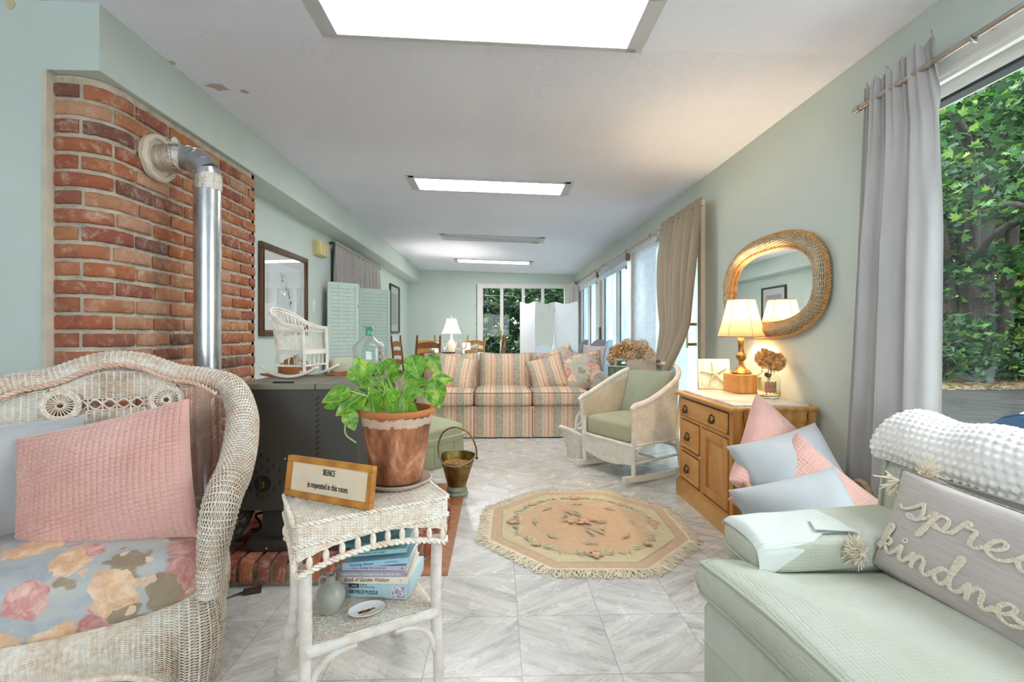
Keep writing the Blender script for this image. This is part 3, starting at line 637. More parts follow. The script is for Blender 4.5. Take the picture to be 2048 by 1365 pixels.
mb = MB(); weave(mb, band(H-.002, .552, 15, .02), .003, .0018, .0012, .0026); l1 = low(rc, .512, .546); weave(mb, band(.552, l1, 11, .01), .0025, .0018, .0012, .0026)
for zz, rr in ((H, .0045), (.551, .0045)): braid(mb, np.stack([rc[:, 0]*1.03, rc[:, 1]*1.03, np.full(len(rc), zz)], 1), rr, .025, 5)
l2 = low(rc, .474, .510); q = np.stack([rc[:, 0]*1.01, rc[:, 1]*1.01, l2], 1); braid(mb, q, .0055, .03, 5); braid(mb, q+np.array((0, 0, .004)), .0045, .022, 5); mb.build('apron', wk, t, auto=80)
beadm = wicker_mat('worn_wood_beads', 'F3EADC', 'CE9E78', .8, 60)
for i in range(3, len(rc)-2, 5):
    p = rc[i]; z = (l1[i]+l2[i])/2+.002; mb = MB(); mb.ball((p[0]*1.015, p[1]*1.015, z), .0078, 8, sc=(1, 1, 1.45*max(.8, min(1.5, (l1[i]-l2[i])/.02)))); mb.build('bead', beadm, t)
def wrap_mat(name, c1, c2, sc=170):
    t_ = NT(name, .5); o_ = t_.co(); w = t_.wave(t_.map(o_, (.25, .25, 1)), sc, 1.5, 2, 2, 'Z'); n = t_.noise(o_, 25, 4, .6)
    t_.col(t_.ramp(t_.mix(.35, n, w), [(.28, c2), (.5, c1)])); t_.bump(w, .5, .003); return t_.m
wrapm = wrap_mat('wrapped_cane', 'F5F1EA', 'D8B597')
for sx, sy in ((-1, -1), (1, -1), (-1, 1), (1, 1)):
    mb = MB(); fx, fy = (.17*sx, -.112) if sy < 0 else (.17*sx+.01*sx, .30)
    mb.tube(crm([(.168*sx, .105*sy, .49), (.166*sx, .102*sy, .30), (fx, fy if sy < 0 else .17, .16), (fx, fy, 0)], 24), np.linspace(.0155, .0145 if sy < 0 else .024, 24), 12); mb.build('leg', wrapm, t)
mb = MB(); u = np.linspace(-.155, .155, 2*20+1)[:, None]; v = np.linspace(-.105, .13, 56)[None]; weave(mb, np.stack([u+0*v, v+0*u, .30+0*u+0*v], 2), .002, .0018, .001, .0022); mb.box(-.155, .155, -.105, .13, .286, .297); mb.build('shelf', wk, t, auto=80)
mb = MB()
for y in (-.11, .13): mb.tube([(-.165, y, .283), (0, y, .286), (.165, y, .283)], .014, 10)
for x in (-.16, .16): mb.tube([(x, -.11, .284), (x, .13, .284)], .012, 10)
for s in (-1, 1): mb.tube(crm([(s*.165, -.112, .17), (s*.14, -.112, .235), (s*.10, -.112, .262), (s*.05, -.112, .27)], 16), .0085, 8)
mb.build('rail', wrapm, t)
# framed sign
honey = wood('honey_oak', 'A96A26', 'D0913F', 4, (.4, 1, 1), .35)
t = thing('framed_sign', 'honey oak framed cloth sign asking for silence, leaning on the wicker table', 'sign', (-.452, 1.268, .602)); t.rotation_euler = (R(-8), R(0), R(-25))
w, h = .297, .108; mb = MB(); f = .016
for a, b, c_, d in ((-w/2, w/2, 0, f), (-w/2, w/2, h-f, h), (-w/2, -w/2+f, f, h-f), (w/2-f, w/2, f, h-f)): mb.box(a, b, -.011, .007, c_, d, r=.002)
mb.build('frame', honey, t)
mb = MB(); mb.box(-w/2+f, w/2-f, -.004, .004, f, h-f); mb.build('panel', plain('ecru_cloth', 'E5D2B4', .8, var=.05, bump=.3, bscale=300), t, smooth=False)
ink = plain('dark_brown_ink', '2E241E', .7)
def put_text(s, size, M, mat, parent, sx=1, shear=0, align='CENTER', spacing=1, name='lettering', depth=.0006):
    V, F = text_mesh(s, size, depth, sx, shear, align, spacing); mb = MB(); mb.add(V, F, M); return mb.build(name, mat, parent, smooth=False)
V1 = text_mesh('SILENCE', .023, .0005, .50); V2 = text_mesh('is requested in this room.', .0235, .0005, .58)
mb = MB(); mb.add(*V1, TM((0, -.0052, .074), (R(90), 0, 0))); mb.add(*V2, TM((0, -.0052, .038), (R(90), 0, 0))); mb.build('lettering', ink, t, smooth=False)
# ---------------------------------------------------------------- potted plant
px_, py_ = -.300, 1.42
terra = NT('weathered_terracotta', .9); o_ = terra.co(); x_, y_, z_ = terra.sep(o_)
n_ = terra.noise(terra.map(o_, (1, 1, .45)), 16, 5, .65, .4); k_ = terra.ramp(n_, [(.34, '5E3A28'), (.46, '8A5438'), (.56, 'A86C48'), (.68, 'CBA081')])
sc_ = terra.math('MULTIPLY', terra.math('GREATER_THAN', terra.math('ADD', z_, terra.math('MULTIPLY', terra.noise(o_, 30, 4, .7), .050)), .193), terra.math('LESS_THAN', terra.math('ADD', z_, terra.math('MULTIPLY', terra.noise(o_, 24, 4, .7), .04)), .212))
k_ = terra.mix(terra.math('MULTIPLY', sc_, .6), k_, 'D9C4AE'); k_ = terra.mix(terra.math('GREATER_THAN', z_, .198), k_, 'B8703F'); terra.col(k_); terra.bump(terra.noise(o_, 45, 5, .7), .6, .004)
t = thing('potted_pothos', 'trailing green pothos in a weathered terracotta pot on the wicker side table', 'potted plant', (px_, py_, .615))
mb = MB(); mb.lathe([(.001, .0), (.070, 0), (.074, .004), (.078, .03), (.090, .10), (.101, .175), (.104, .195), (.110, .198), (.113, .206), (.110, .214), (.101, .214), (.094, .19), (.088, .17)], 48); mb.build('pot', terra.m, t)
mb = MB(); P = superq(.176, .176, .016, .5, 1, 8, 30); P[..., 2] += .178; mb.grid(P, False, True, flip=True); mb.build('soil', plain('potting_soil', '3A2A1E', .95, bump=1, bscale=120), t)
def leaf_mat(name):
    t_ = NT(name, .38); uv = t_.co('UV'); o2 = t_.co(); u_, v_, _ = t_.sep(uv); n2 = t_.noise(t_.map(o2, (1, 1, 1)), 26, 4, .7, 1.2)
    c2 = t_.mix(1.0, t_.ramp(n2, [(.36, '4E8A2A'), (.52, '7DB53C'), (.60, 'A9CC58'), (.72, 'D6DF86')]), t_.attr(), 'MULTIPLY')
    rib = t_.math('LESS_THAN', t_.math('ABSOLUTE', u_), .035); c3 = t_.mix(t_.math('MULTIPLY', rib, .6), c2, 'C5DD88'); t_.col(c3)
    tl = t_.n('ShaderNodeBsdfTranslucent'); t_.t.links.new(c3, tl.inputs[0]); mx = t_.n('ShaderNodeMixShader'); mx.inputs[0].default_value = .35
    t_.t.links.new(t_.b.outputs[0], mx.inputs[1]); t_.t.links.new(tl.outputs[0], mx.inputs[2]); t_.t.links.new(mx.outputs[0], t_.t.nodes['Material Output'].inputs[0]); return t_.m
def leaf_grid(base, tip, nrm, width, droop=.15, n=12):
    base, tip = np.array(base), np.array(tip); ax = tip-base; L_ = np.linalg.norm(ax); ax /= L_; nrm = np.array(nrm, float); nrm -= ax*(nrm @ ax); nrm /= np.linalg.norm(nrm); sd = np.cross(ax, nrm)
    s = np.linspace(0, 1, n); wd = width/2*np.sin(pi*np.clip(s, 0, 1)**.62)**.85*(1-.15*s)+1e-4; u = np.linspace(-1, 1, 7)
    back = np.where(s < .15, -(.15-s)*.5, 0)
    P = base+ax*(s[:, None]*L_)[..., None]*1.0+0; P = (base+ax*(s*L_)[:, None])[:, None, :]+sd*(u[None]*wd[:, None])[..., None]
    P = P+nrm*((-droop*L_*s**2)[:, None]+(.25*wd[:, None]*np.abs(u)[None]))[..., None]+ax*(back[:, None]*L_*np.abs(u)[None])[..., None]
    return P, np.stack([np.tile(u, n), np.repeat(s, 7)], 1)
LV = [(455,245,365,5,1),(525,400,250,610,1),(600,410,665,705,1.15),(390,350,120,460,.8),(370,580,455,780,.9),(830,360,830,670,.85),(985,460,1025,800,.95),(1215,310,1300,610,1.1),(1210,260,1465,280,.6),(1160,10,1310,205,.9),(1000,0,1110,250,1),(905,280,1140,110,.9),(740,200,890,80,.9),(580,200,715,60,.8),(555,70,550,240,.6),(280,150,400,370,.8),(600,320,800,450,.7),(690,300,500,300,.6),(700,420,790,580,.7),(960,300,1200,270,.9),(970,400,1200,350,.8),(450,250,470,400,.7),(690,260,900,190,1),(170,490,215,560,.9),(720,40,800,180,.8),(300,560,430,640,.8),(640,470,560,330,.8),(880,480,800,330,.8)]
mb = MB(); UV = []; st = MB(); rgl = random.Random(5)
for i, (a, b, c_, d, wf) in enumerate(LV):
    k = 1.42/940/5.69; dy = rgl.uniform(-.09, -.03) if b > 330 else rgl.uniform(-.03, .06)
    # offsets from the pot axis, metres
    bx, bz = (a-830)*k, .214+(580-b)*k; tx, tz = (c_-830)*k, .214+(580-d)*k
    L_ = hypot(tx-bx, tz-bz); ty = dy-rgl.uniform(0, .03)
    P, uv = leaf_grid((bx, dy, bz), (tx, ty, tz), (rgl.uniform(-.35, .35), -1, .35+rgl.uniform(-.2, .3)), wf*max(.052, min(.070, L_*.95)), .08)
    g = rgl.uniform(.85, 1.1); mb.grid(P, col=(g, g*1.0, g*.9)); UV.append(uv)
    st.tube(crm([(rgl.uniform(-.05, .05), rgl.uniform(-.03, .04), .18), (bx*.6, dy*.7, max(.22, bz*.8+.03)), (bx, dy, bz)], 8), .0018, 5)
mb.build('foliage', leaf_mat('pothos_leaf'), t, uvf=np.vstack(UV), auto=80)
st.tube(crm([(-.09, -.05, .20), (-.125, -.07, .19), (-.13, -.07, .15), (-.10, -.07, .125)], 12), .0025, 5); st.build('stems', plain('green_stem', 'A9BE6A', .5), t)
mb = MB(); mb.lathe([(.001, 0), (.085, 0), (.098, .008), (.104, .016), (.101, .017), (.090, .008), (.001, .006)], 40); o = mb.build('pot_saucer', transl('clear_plastic_saucer', 'D8C8B4', .3, .3), None); o.location = (px_, py_, .6035)
tag(o, 'shallow clear saucer under the terracotta pot', 'saucer')
# ---------------------------------------------------------------- things on the lower shelf
def book(lab, x, y, z, w, d, h, rz, cov, spine=None, tilt=0, txt=None, page='EFE8D8', cat='book', softness=0):
    t = thing('puzzle_box' if cat == 'puzzle box' else 'book', lab, cat, (x, y, z)); t.rotation_euler = (0, tilt, rz); cm = plain('cover_'+cov, cov, .5, var=.06)
    mb = MB()
    if cat == 'puzzle box': mb.box(-w/2, w/2, 0, d, 0, h*.96, r=.001).box(-w/2-.001, w/2+.001, -.001, d+.001, h*.3, h, r=.001); mb.build('box', cm, t)
    else:
        mb.box(-w/2, w/2, 0, d, 0, .0015).box(-w/2, w/2, 0, d, h-.0015, h).box(-w/2, w/2, -.001, .0012, 0, h); mb.build('cover', cm, t, smooth=False)
        mb = MB(); mb.box(-w/2+.002, w/2-.002, .001, d-.003, .0015, h-.0015); mb.build('pages', plain('paper', page, .9, bump=.5, bscale=500), t, smooth=False)
    for s, size, ox, oz, c_, sx, sh, al in (txt or []):
        put_text(s, size, TM((ox, -.0018, oz), (R(90), 0, 0)), plain('print_'+c_, c_, .6), t, sx, sh, al)
    return t
zz = .303
t = book('pale blue 500 piece jigsaw puzzle box under the stack of books', -.340, 1.338, zz, .178, .165, .045, R(-7), 'B4D0D6', cat='puzzle box', txt=[('500 PIECE PUZZLE', .0135, -.080, .016, '23303A', .78, 0, 'LEFT'), ('PREMIUM', .005, -.048, .037, '8FA3AE', 1, 0, 'LEFT'), ('FULL COLOR PUZZLE', .0045, -.048, .031, '8FA3AE', 1, 0, 'LEFT'), ('LANG', .009, -.0655, .033, 'F4F4F4', .8, 0, 'CENTER')])
mb = MB(); mb.box(-.080, -.051, -.0016, -.0008, .0275, .039); mb.build('logo_block', plain('navy_print', '1F2540', .5), t, smooth=False)
mb = MB(); rg2 = random.Random(4); mb.box(.044, .082, -.0014, -.0008, .004, .037, col='DAD6E0')
for i in range(9):
    for j in range(8):
        if rg2.random() < .6: mb.box(.046+i*.004, .049+i*.004, -.0018, -.0012, .006+j*.0038, .0088+j*.0038, col=rg2.choice(['8C5A78', '4A6C80', 'C37C8C', '3B4554', 'E8E4EA', '7FA7A0']))
mb.build('picture', vcol('puzzle_picture', .5, .02, 80, .05), t, smooth=False)
book('cream book with brown script title, directly on the puzzle box', -.348, 1.332, zz+.0455, .197, .15, .0195, R(-3), 'EDE2CE', txt=[('Book of Garden Wisdom', .0155, -.082, .010, '7A4E3C', .80, .35, 'LEFT'), ('m', .008, .078, .010, 'C4A27C', 1, 0, 'CENTER')])
book('grey book with upside down white title, second up from the puzzle box', -.351, 1.328, zz+.0655, .192, .14, .0165, R(-1), 'A29CA4', txt=None)
t = bpy.context.scene.collection.objects[-1]; bk_ = [o for o in C.objects if o.name.startswith('book') and o.type == 'EMPTY'][-1]
put_text('THE SECRET OF SHAMBHALA   James Redfield', .0088, TM((.0, -.0018, .0083), (R(90), R(180), 0)), plain('print_white', 'F2F0F0', .6), bk_, .95)
book('lavender book with pale grey title, above the grey one', -.344, 1.33, zz+.0825, .180, .135, .0135, R(-2), 'C2BECB', txt=[("A MAN'S GUIDE TO HEAVEN", .007, -.078, .0068, '8E899A', 1.25, 0, 'LEFT'), ('A', .007, .078, .0068, '25262C', 1.3, 0, 'CENTER')])
book('sky blue paperback tilted on the lavender book', -.338, 1.325, zz+.098, .188, .135, .0155, R(-4), 'A4CBDD', tilt=R(-6), txt=[('Nothing Bound', .0115, -.075, .0078, '5C86A6', .95, .35, 'LEFT'), ('CATHERINE', .006, .025, .0078, '7FA6C0', 1.2, 0, 'LEFT')])
book('turquoise and pink book near the top of the stack', -.330, 1.335, zz+.125, .150, .13, .012, R(2), '9CC7CB', tilt=R(-3), txt=[('THE MEN OF WEST', .007, -.06, .006, '4E7E88', 1.3, 0, 'LEFT')])
book('dark teal book on top of the stack', -.352, 1.345, zz+.143, .15, .12, .012, R(4), '3F7C8C')
stone = plain('salt_glazed_stoneware', 'A9A79A', .28, var=.12, scale=14)
t = thing('stoneware_jug', 'small round grey stoneware jug beside the books on the lower shelf', 'jug', (-.449, 1.285, zz+.001)); t.scale = (1, 1, 1)
mb = MB(); mb.lathe([(.001, 0), (.026, 0), (.028, .004), (.036, .022), (.0385, .040), (.034, .056), (.022, .069), (.0125, .076), (.0115, .088), (.014, .095), (.011, .096), (.009, .088), (.009, .075)], 36); mb.build('body', stone, t)
mb = MB(); mb.tube(crm([(-.011, 0, .090), (-.026, 0, .088), (-.030, 0, .076), (-.024, 0, .064)], 12), .0035, 8); mb.build('handle', stone, t)
t = thing('trinket_dish', 'small oval white dish with an orange lobster drawing, in front of the puzzle box', 'dish', (-.348, 1.268, zz+.001)); t.rotation_euler = (0, 0, R(25))
mb = MB(); mb.lathe([(.001, .0), (.028, 0), (.036, .004), (.048, .011), (.0475, .0125), (.036, .0065), (.001, .003)], 40, sy=.72); mb.build('dish', plain('glazed_white', 'E3E3DE', .15, var=.03), t)
mb = MB()
for q in ((-.006, 0, .014, .007), (-.018, -.001, .006, .005), (.008, .002, .009, .005), (.019, .003, .006, .003)): mb.prism([(q[0]+q[2]*cos(a), q[1]+q[3]*sin(a)) for a in np.linspace(0, 2*pi, 12, endpoint=False)], .0045, .0052, col='A8683A')
for a in (-.6, .6): mb.prism([(.015, .004), (.026, .004+.012*a), (.027, .007+.012*a), (.014, .006)], .0045, .0053, col='8C6A50')
mb.build('lobster_drawing', vcol('lobster_print', .4, .02), t, smooth=False)
# ---------------------------------------------------------------- black stove
blk = plain('charcoal_enamel', '423E38', .42, var=.12, scale=3); blk2 = plain('black_iron', '161514', .5, var=.1)
lidm = plain('greyed_lid', '7A7566', .45, var=.2, scale=5, bump=.15, bscale=90)
t = thing('pellet_stove', 'charcoal black metal pellet stove on the brick hearth', 'stove', (-.84, 2.05, .108))
ox, oy, oz = -.84, 2.05, .108
def stove_poly(e=0): return [(-.285-e, -e), (.235, -e), (.275+e*.4, .05-e*.4), (.285+e, .12), (.285+e, .52+e), (-.285-e, .52+e)]
mb = MB(); mb.prism(stove_poly(), .185, .702); mb.build('body', blk, t, auto=20)
mb = MB(); mb.prism([(-.297, -.012), (.058, -.012), (.058, .535), (-.297, .535)], .704, .726); mb.build('lid', lidm, t, smooth=False)
mb = MB(); mb.prism([(.064, -.012), (.24, -.012), (.284, .045), (.297, .12), (.297, .535), (.064, .535)], .704, .726); mb.build('front_lid', lidm, t, smooth=False)
mb = MB(); mb.box(-.19, .14, .05, .45, .04, .185); mb.build('pedestal', blk, t, smooth=False)
mb = MB(); mb.box(-.24, .20, .01, .5, 0, .05, r=.004); mb.build('base', blk, t)
mb = MB(); mb.box(-.28, -.058, -.004, .002, .185, .445); mb.build('side_panel', blk, t, smooth=False)
def slot(x0, x1, y0, y1, z0, z1): m_ = MB(); m_.box(x0, x1, y0, y1, z0, z1); m_.build('vent_slot', blk2, t, smooth=False)
for k in range(11):
    slot(.060, .066, -.002, .002, .665-k*.024-.010, .665-k*.024); slot(.068, .074, -.002, .002, .672-k*.024-.010, .672-k*.024)
for a, b in ((522,155),(590,205),(655,265),(725,325),(727,455),(663,520),(600,588),(535,620),(470,590),(405,525),(338,465),(332,335),(398,275),(460,195),(528,285),(595,330),(463,330)):
    X = (440+a/5.69-994)/940*2.05-ox; Z = 1.05-(880+b/5.69-668)/940*2.05-oz; slot(X-.0025, X+.0025, -.006, -.003, Z-.010, Z+.010)
mb = MB(); mb.prism([(.0+.036*cos(a), .036*sin(a)) for a in np.linspace(0, 2*pi, 28, endpoint=False)], .003, .0062, M=TM((-.163, 0, .299), (R(90), 0, 0))); mb.build('round_opening', blk2, t, smooth=False)
mb = MB(); mb.box(-.175, -.171, -.0075, -.0065, .275, .325).box(-.165, -.155, -.0075, -.0065, .282, .310); mb.build('latch_plate', brass, t, smooth=False)
for yy in (.14, .20, .26, .32, .40): mb = MB(); mb.box(.284, .296, yy, yy+.02, .2, .68); mb.build('louver', blk2, t, smooth=False)
scm = metal('steel_screw', 'C8C8C8', .3)
for a, b in ((285,197),(783,192),(290,600),(560,1212)):
    X = (440+a/5.69-994)/940*2.05-ox; Z = 1.05-(880+b/5.69-668)/940*2.05-oz; mb = MB(); mb.ball((X, -.006 if Z > .1 else .009, Z), .0045, 6); mb.build('screw', scm, t)
mb = MB(); mb.box(-.14, -.05, .03, .045, .7262, .729, r=.002); mb.tube([(-.14, .04, .730), (-.05, .04, .730)], .003, 6); mb.build('lid_handle', blk2, t)
# flue pipe
galvm = metal('galvanised_steel', 'C2C4C6', .28, .12, 14, .04); foil = metal('crumpled_foil', 'D9D3C6', .22, .1, 40, .0)
fm = NT('crinkled_foil', .25, 1); fo = fm.co(); fm.col('DCD6CA'); fm.bump(fm.noise(fo, 55, 4, .7), 1.0, .01); foil = fm.m
t = thing('flue_pipe', 'galvanised flue pipe with a foil-taped elbow against the bricks', 'pipe', (-1.40, 2.32, 0))
mb = MB(); mb.lathe([(.058, .25), (.058, 1.76), (.060, 1.762), (.060, 1.77), (.058, 1.772)], 36); mb.box(-.004, .004, -.0595, -.056, .25, 1.76); mb.build('vertical_pipe', galvm, t)
mb = MB(); cx_, r0 = -.095, .095
segs = []
for k in range(5):
    a = k*pi/8; segs.append((cx_+r0*cos(a), 0, 1.80+r0*sin(a)))
for i in range(4):
    p, q = np.array(segs[i]), np.array(segs[i+1]); mb.tube([p-(q-p)*.02, q+(q-p)*.02], .061-.001*(i % 2), 28, up=(0, 1, 0)); mb.tube([q-(q-p)*.05, q+(q-p)*.05], .0635, 28, up=(0, 1, 0))
mb.build('elbow', galvm, t)
mb = MB()
for z in (1.765, 1.80): mb.lathe([(.0605, z-.022), (.0625, z-.01), (.061, z+.01), (.0605, z+.02)], 24)
mb.build('foil_tape', foil, t)
mb = MB(); mb.tube(crm([(-.10, 0, 1.895), (-.135, 0, 1.898), (-.15, 0, 1.893), (-.19, .002, 1.9), (-.245, 0, 1.895)], 14), [.060, .063, .07, .068, .072, .066, .067, .066, .068, .064, .066, .063, .064, .064], 24, up=(0, 1, 0)); mb.tube(crm([(-.14, -.02, 1.955), (-.13, -.05, 1.965), (-.10, -.05, 1.95)], 10), [.012, .02, .024, .018, .022, .016, .02, .012, .01, .006], 8); mb.build('foil_wrap', foil, t)
mb = MB(); mb.tube([(-.247, 0, 1.895), (-.225, 0, 1.895)], .108, 36, up=(0, 1, 0)); mb.tube([(-.225+.003*sin(9*a), .098*cos(a), 1.895+.098*sin(a)) for a in np.linspace(0, 2*pi, 60, endpoint=False)], .014, 8, closed=True); mb.build('wall_thimble', plain('chalky_cement', 'D6C8B2', .9, bump=.8, bscale=60), t)
# log, cords, plug, board
lg = NT('mossy_bark', .95); lo = lg.co(); lg.col(lg.ramp(lg.noise(lo, 22, 5, .75), [(.35, '23211D'), (.5, '4A4638'), (.62, '7C7350'), (.75, 'A79F80')])); lg.bump(lg.noise(lo, 40, 5, .7), 1, .015)
mb = MB(); p = crm([(-1.30, 2.06, .10), (-1.27, 2.09, .13), (-1.20, 2.14, .25), (-1.16, 2.17, .36), (-1.15, 2.175, .39)], 24); mb.tube(p, np.interp(np.linspace(0, 1, 24), [0, .1, .5, .9, 1], [.04, .085, .10, .085, .05]), 20)
o = mb.build('firewood_log', lg.m); tag(o, 'dark mottled rough-barked log standing between armchair and stove', 'log')
mb = MB()
for q in ([(-1.15, 2.32, .11), (-1.12, 2.28, .15), (-1.08, 2.22, .16), (-1.03, 2.2, .20)], [(-1.18, 2.3, .11), (-1.1, 2.25, .13), (-1.06, 2.2, .14), (-1.02, 2.2, .17)], [(-1.16, 2.36, .11), (-1.13, 2.24, .2), (-1.06, 2.2, .23), (-1.02, 2.22, .24)]): mb.tube(crm(q, 16), .006, 6)
o = mb.build('power_cord', blk2); tag(o, 'tangle of black cords beneath the black stove', 'cord')
t = thing('extension_cord', 'dark brown extension cord with a plug end on the marble floor by the hearth', 'cord', (-1.0, 1.93, 0)); brn = plain('brown_plastic', '4A2F26', .4)
mb = MB(); mb.tube(crm([(-.08, -.16, .004), (-.02, -.19, .004), (.01, -.26, .005), (-.03, -.33, .005), (-.10, -.36, .005)], 20), .0045, 6); mb.tube(crm([(-.16, -.04, .004), (-.09, -.055, .004), (-.05, -.02, .005), (-.02, .0, .008)], 16), .0035, 6); mb.build('cable', brn, t)
mb = MB(); mb.box(-.022, .045, -.013, .013, 0, .020, M=TM((0, 0, 0), (0, 0, R(18))), r=.004); mb.build('plug', brn, t)
mb = MB(); mb.box(-.892, -.862, 1.46, 1.485, 0, .27, r=.003).box(-.885, -.868, 1.452, 1.46, .03, .12); o = mb.build('upright_board', plain('cream_board', 'DDD6C0', .6, bump=.2)); tag(o, 'narrow cream board standing behind the front leg of the wicker armchair', 'board')
# ---------------------------------------------------------------- striped sofa
stripe = stripe_mat('striped_tapestry'); pipem = plain('taupe_piping', 'A08A74', .8)
t = thing('striped_sofa', 'three-seat sofa in peach and sage striped tapestry, across the middle of the room', 'sofa', (0, 4.72, 0))
ux = lambda V: np.stack([V[:, 0], V[:, 1]+V[:, 2]], 1)
def pleat(x0, x1, y, z0, z1, n=26, amp=.004, seed=0):
    rg_ = np.random.default_rng(seed); x = np.linspace(x0, x1, n)[:, None]; z = np.linspace(z0, z1, 10)[None]; f = (1-(z-z0)/(z1-z0))
    Y = y-amp*np.sin((x-x0)*30+rg_.uniform(0, 6))*f-.008*f+.010*np.exp(-((x-x0)/.012)**2)+.010*np.exp(-((x-x1)/.012)**2); return np.stack([x+0*z, Y, z+0*x], 2)
for i, (a, b) in enumerate(((-.818, -.235), (-.228, .354), (.361, .945), (-1.03, -.825), (.952, 1.15))):
    mb = MB(); mb.grid(pleat(a, b, .0, .012, .32, seed=i), flip=False); mb.grid(pleat(a, b, .012, .012, .32, seed=i), flip=True); mb.build('skirt_panel', stripe, t, uvf=ux)
mb = MB(); mb.box(-1.0, 1.12, .03, .92, .03, .31); mb.build('base', stripe, t, smooth=False, uvf=ux)
for i, cx in enumerate((-.526, .063, .651)):
    scushion('seat_cushion', stripe, (.584, .62, .155), TM((cx, .285, .395)), t, crown=.025, e=.16, piping=(pipem, .004), uvs=lambda V, cx=cx: np.stack([V[:, 0]+cx, V[:, 1]+V[:, 2]], 1), seed=i)
for i, cx in enumerate((-.526, .105, .69)):
    A, B, U, V = pillow_pts(.60, .42, .20, 30, 26, .03, .32, i, .008); mb = MB(); mb.grid(A); mb.grid(B, flip=True)
    uv = np.stack([U.ravel()*.30+cx, V.ravel()*.21], 1); o = mb.build('back_cushion', stripe, t, uvf=np.vstack([uv, uv]), auto=80); o.matrix_local = TM((cx, .60, .625), (R(76), 0, 0))
    e = np.vstack([A[:, 0], A[-1, 1:], A[::-1, -1][1:], A[0, ::-1][1:-1]]); pb = MB(); pb.tube(e, .004, 6, closed=True); pb.build('piping', pipem, o)
mb = MB(); mb.box(-1.0, 1.12, .68, .92, .3, .74, r=.05, seg=3); mb.build('back', stripe, t, uvf=ux)
for s, x in ((-1, -.93), (1, 1.055)):
    mb = MB(); mb.tube([(x, .0, .575), (x, .45, .585), (x, .9, .60)], [.088, .092, .09], 24); mb.box(x-.075, x+.075, .02, .9, .30, .57, r=.01); mb.build('arm', stripe, t, uvf=lambda V: np.stack([V[:, 1]*.9+.05, V[:, 0]+V[:, 2]], 1))
def spil(lab, M, w, h, th, mat, seed, piping=None, group=None, **k): return pillow('throw_pillow', mat, w, h, th, M, lab, 'pillow', group=group, seed=seed, wr=.014, piping=piping, **k)
sf = floral_mat('dusky_floral', 11, 'A6AAA0', 'BDB8A6', seed=2)
spil('striped pillow leaning at the left end of the striped sofa', TM((-.445, 5.02, .63), (R(66), R(11), R(4))), .43, .40, .16, stripe, 5, (pipem, .005))
spil('striped pillow tipped sideways beside the floral pillows on the sofa', TM((.545, 5.06, .625), (R(68), R(-16), R(-3))), .40, .38, .18, stripe, 6, (pipem, .006))
spil('large faded floral pillow at the right end of the striped sofa', TM((.90, 5.06, .635), (R(64), R(-10), R(-12))), .50, .44, .20, sf, 7, (pipem, .005))
spil('floral pillow peeping out behind the larger floral one on the sofa', TM((.70, 5.22, .70), (R(70), R(-22), R(6))), .42, .40, .16, sf, 8)
# ---------------------------------------------------------------- ottoman and coal scuttle
sage = plain('sage_velvet', 'A8AC8C', .85, var=.06, bump=.1, bscale=200); cordm = wrap_mat('twisted_cord', 'E9DCC2', '7F6A4C', 60)
t = thing('green_ottoman', 'sage green upholstered ottoman edged with twisted cord, behind the coal scuttle', 'ottoman', (-.56, 3.56, 0), R(50))
mb = MB(); mb.box(0, .45, 0, .50, .0, .225, r=.012); mb.build('body', sage, t, smooth=True)
scushion('cushion', sage, (.47, .52, .15), TM((.225, .25, .24)), t, crown=.055, e=.2)
mb = MB(); braid(mb, [(-.006, -.006, .228), (.456, -.006, .228), (.456, .506, .228), (-.006, .506, .228), (-.006, -.006, .228)], .0065, .018, 5); mb.build('cord_trim', wicker_mat('cream_cord', 'EFE3CA', '8C6E4A', .9, 90), t)
mb = MB()
for x in (.12, .33): mb.box(x-.0015, x+.0015, -.002, .0, .01, .22)
mb.build('seam', plain('dark_seam', '6E7158', .9), t, smooth=False)
brs = NT('patinated_brass', .42, .85); bo = brs.co(); brs.col(brs.ramp(brs.noise(bo, 14, 5, .7), [(.36, '6D5A33'), (.52, '8F7540'), (.66, 'A48A55'), (.74, '9FB09A')])); brs.rough(brs.ramp(brs.noise(bo, 12, 3), [(.3, .3), (.7, .6)])); brs.bump(brs.noise(bo, 30, 4), .2, .004); verd = plain('verdigris', '8E947C', .7, var=.3, scale=20, bump=.4)
t = thing('coal_scuttle', 'old brass coal scuttle with a bail handle, full of wood pellets, by the hearth corner', 'bucket', (-.262, 3.08, .004), R(-12))
def scut(z, n=40):
    f = (z-.05)/.23; a = np.linspace(0, 2*pi, n, endpoint=False); rx = .058+.062*f; ry = .052+.045*f
    return np.stack([rx*np.cos(a)*(1+.12*f*np.maximum(0, np.cos(a))**3), ry*np.sin(a), np.full(n, z)], 1)
rows = [scut(z) for z in np.linspace(.05, .215, 9)]
top = scut(.25); aa = np.linspace(0, 2*pi, 40, endpoint=False); top[:, 2] = .232+.030*np.sin(aa)+.022*np.abs(np.cos(aa))**3*np.sign(np.cos(aa)+1); top2 = top*np.array((1.02, 1.02, 1)); 
inn = [top*np.array((.97, .97, 1)), scut(.21)*np.array((.95, .95, 1)), scut(.17)*np.array((.93, .93, 1))]
mb = MB(); mb.grid(np.array(rows+[top]+inn), False, True, flip=True); mb.build('body', brs.m, t)
mb = MB(); mb.tube(np.array(top), .004, 6, closed=True); mb.build('rim', verd, t)
mb = MB(); mb.lathe([(.001, 0), (.072, 0), (.075, .008), (.070, .018), (.064, .024), (.068, .034), (.060, .046), (.056, .056)], 32); mb.build('base', verd, t)
mb = MB(); mb.tube(crm([(-.118, 0, .235), (-.128, .0, .30), (-.095, 0, .395), (-.01, 0, .435), (.08, 0, .40), (.125, 0, .32), (.134, 0, .255)], 30), .0055, 8)
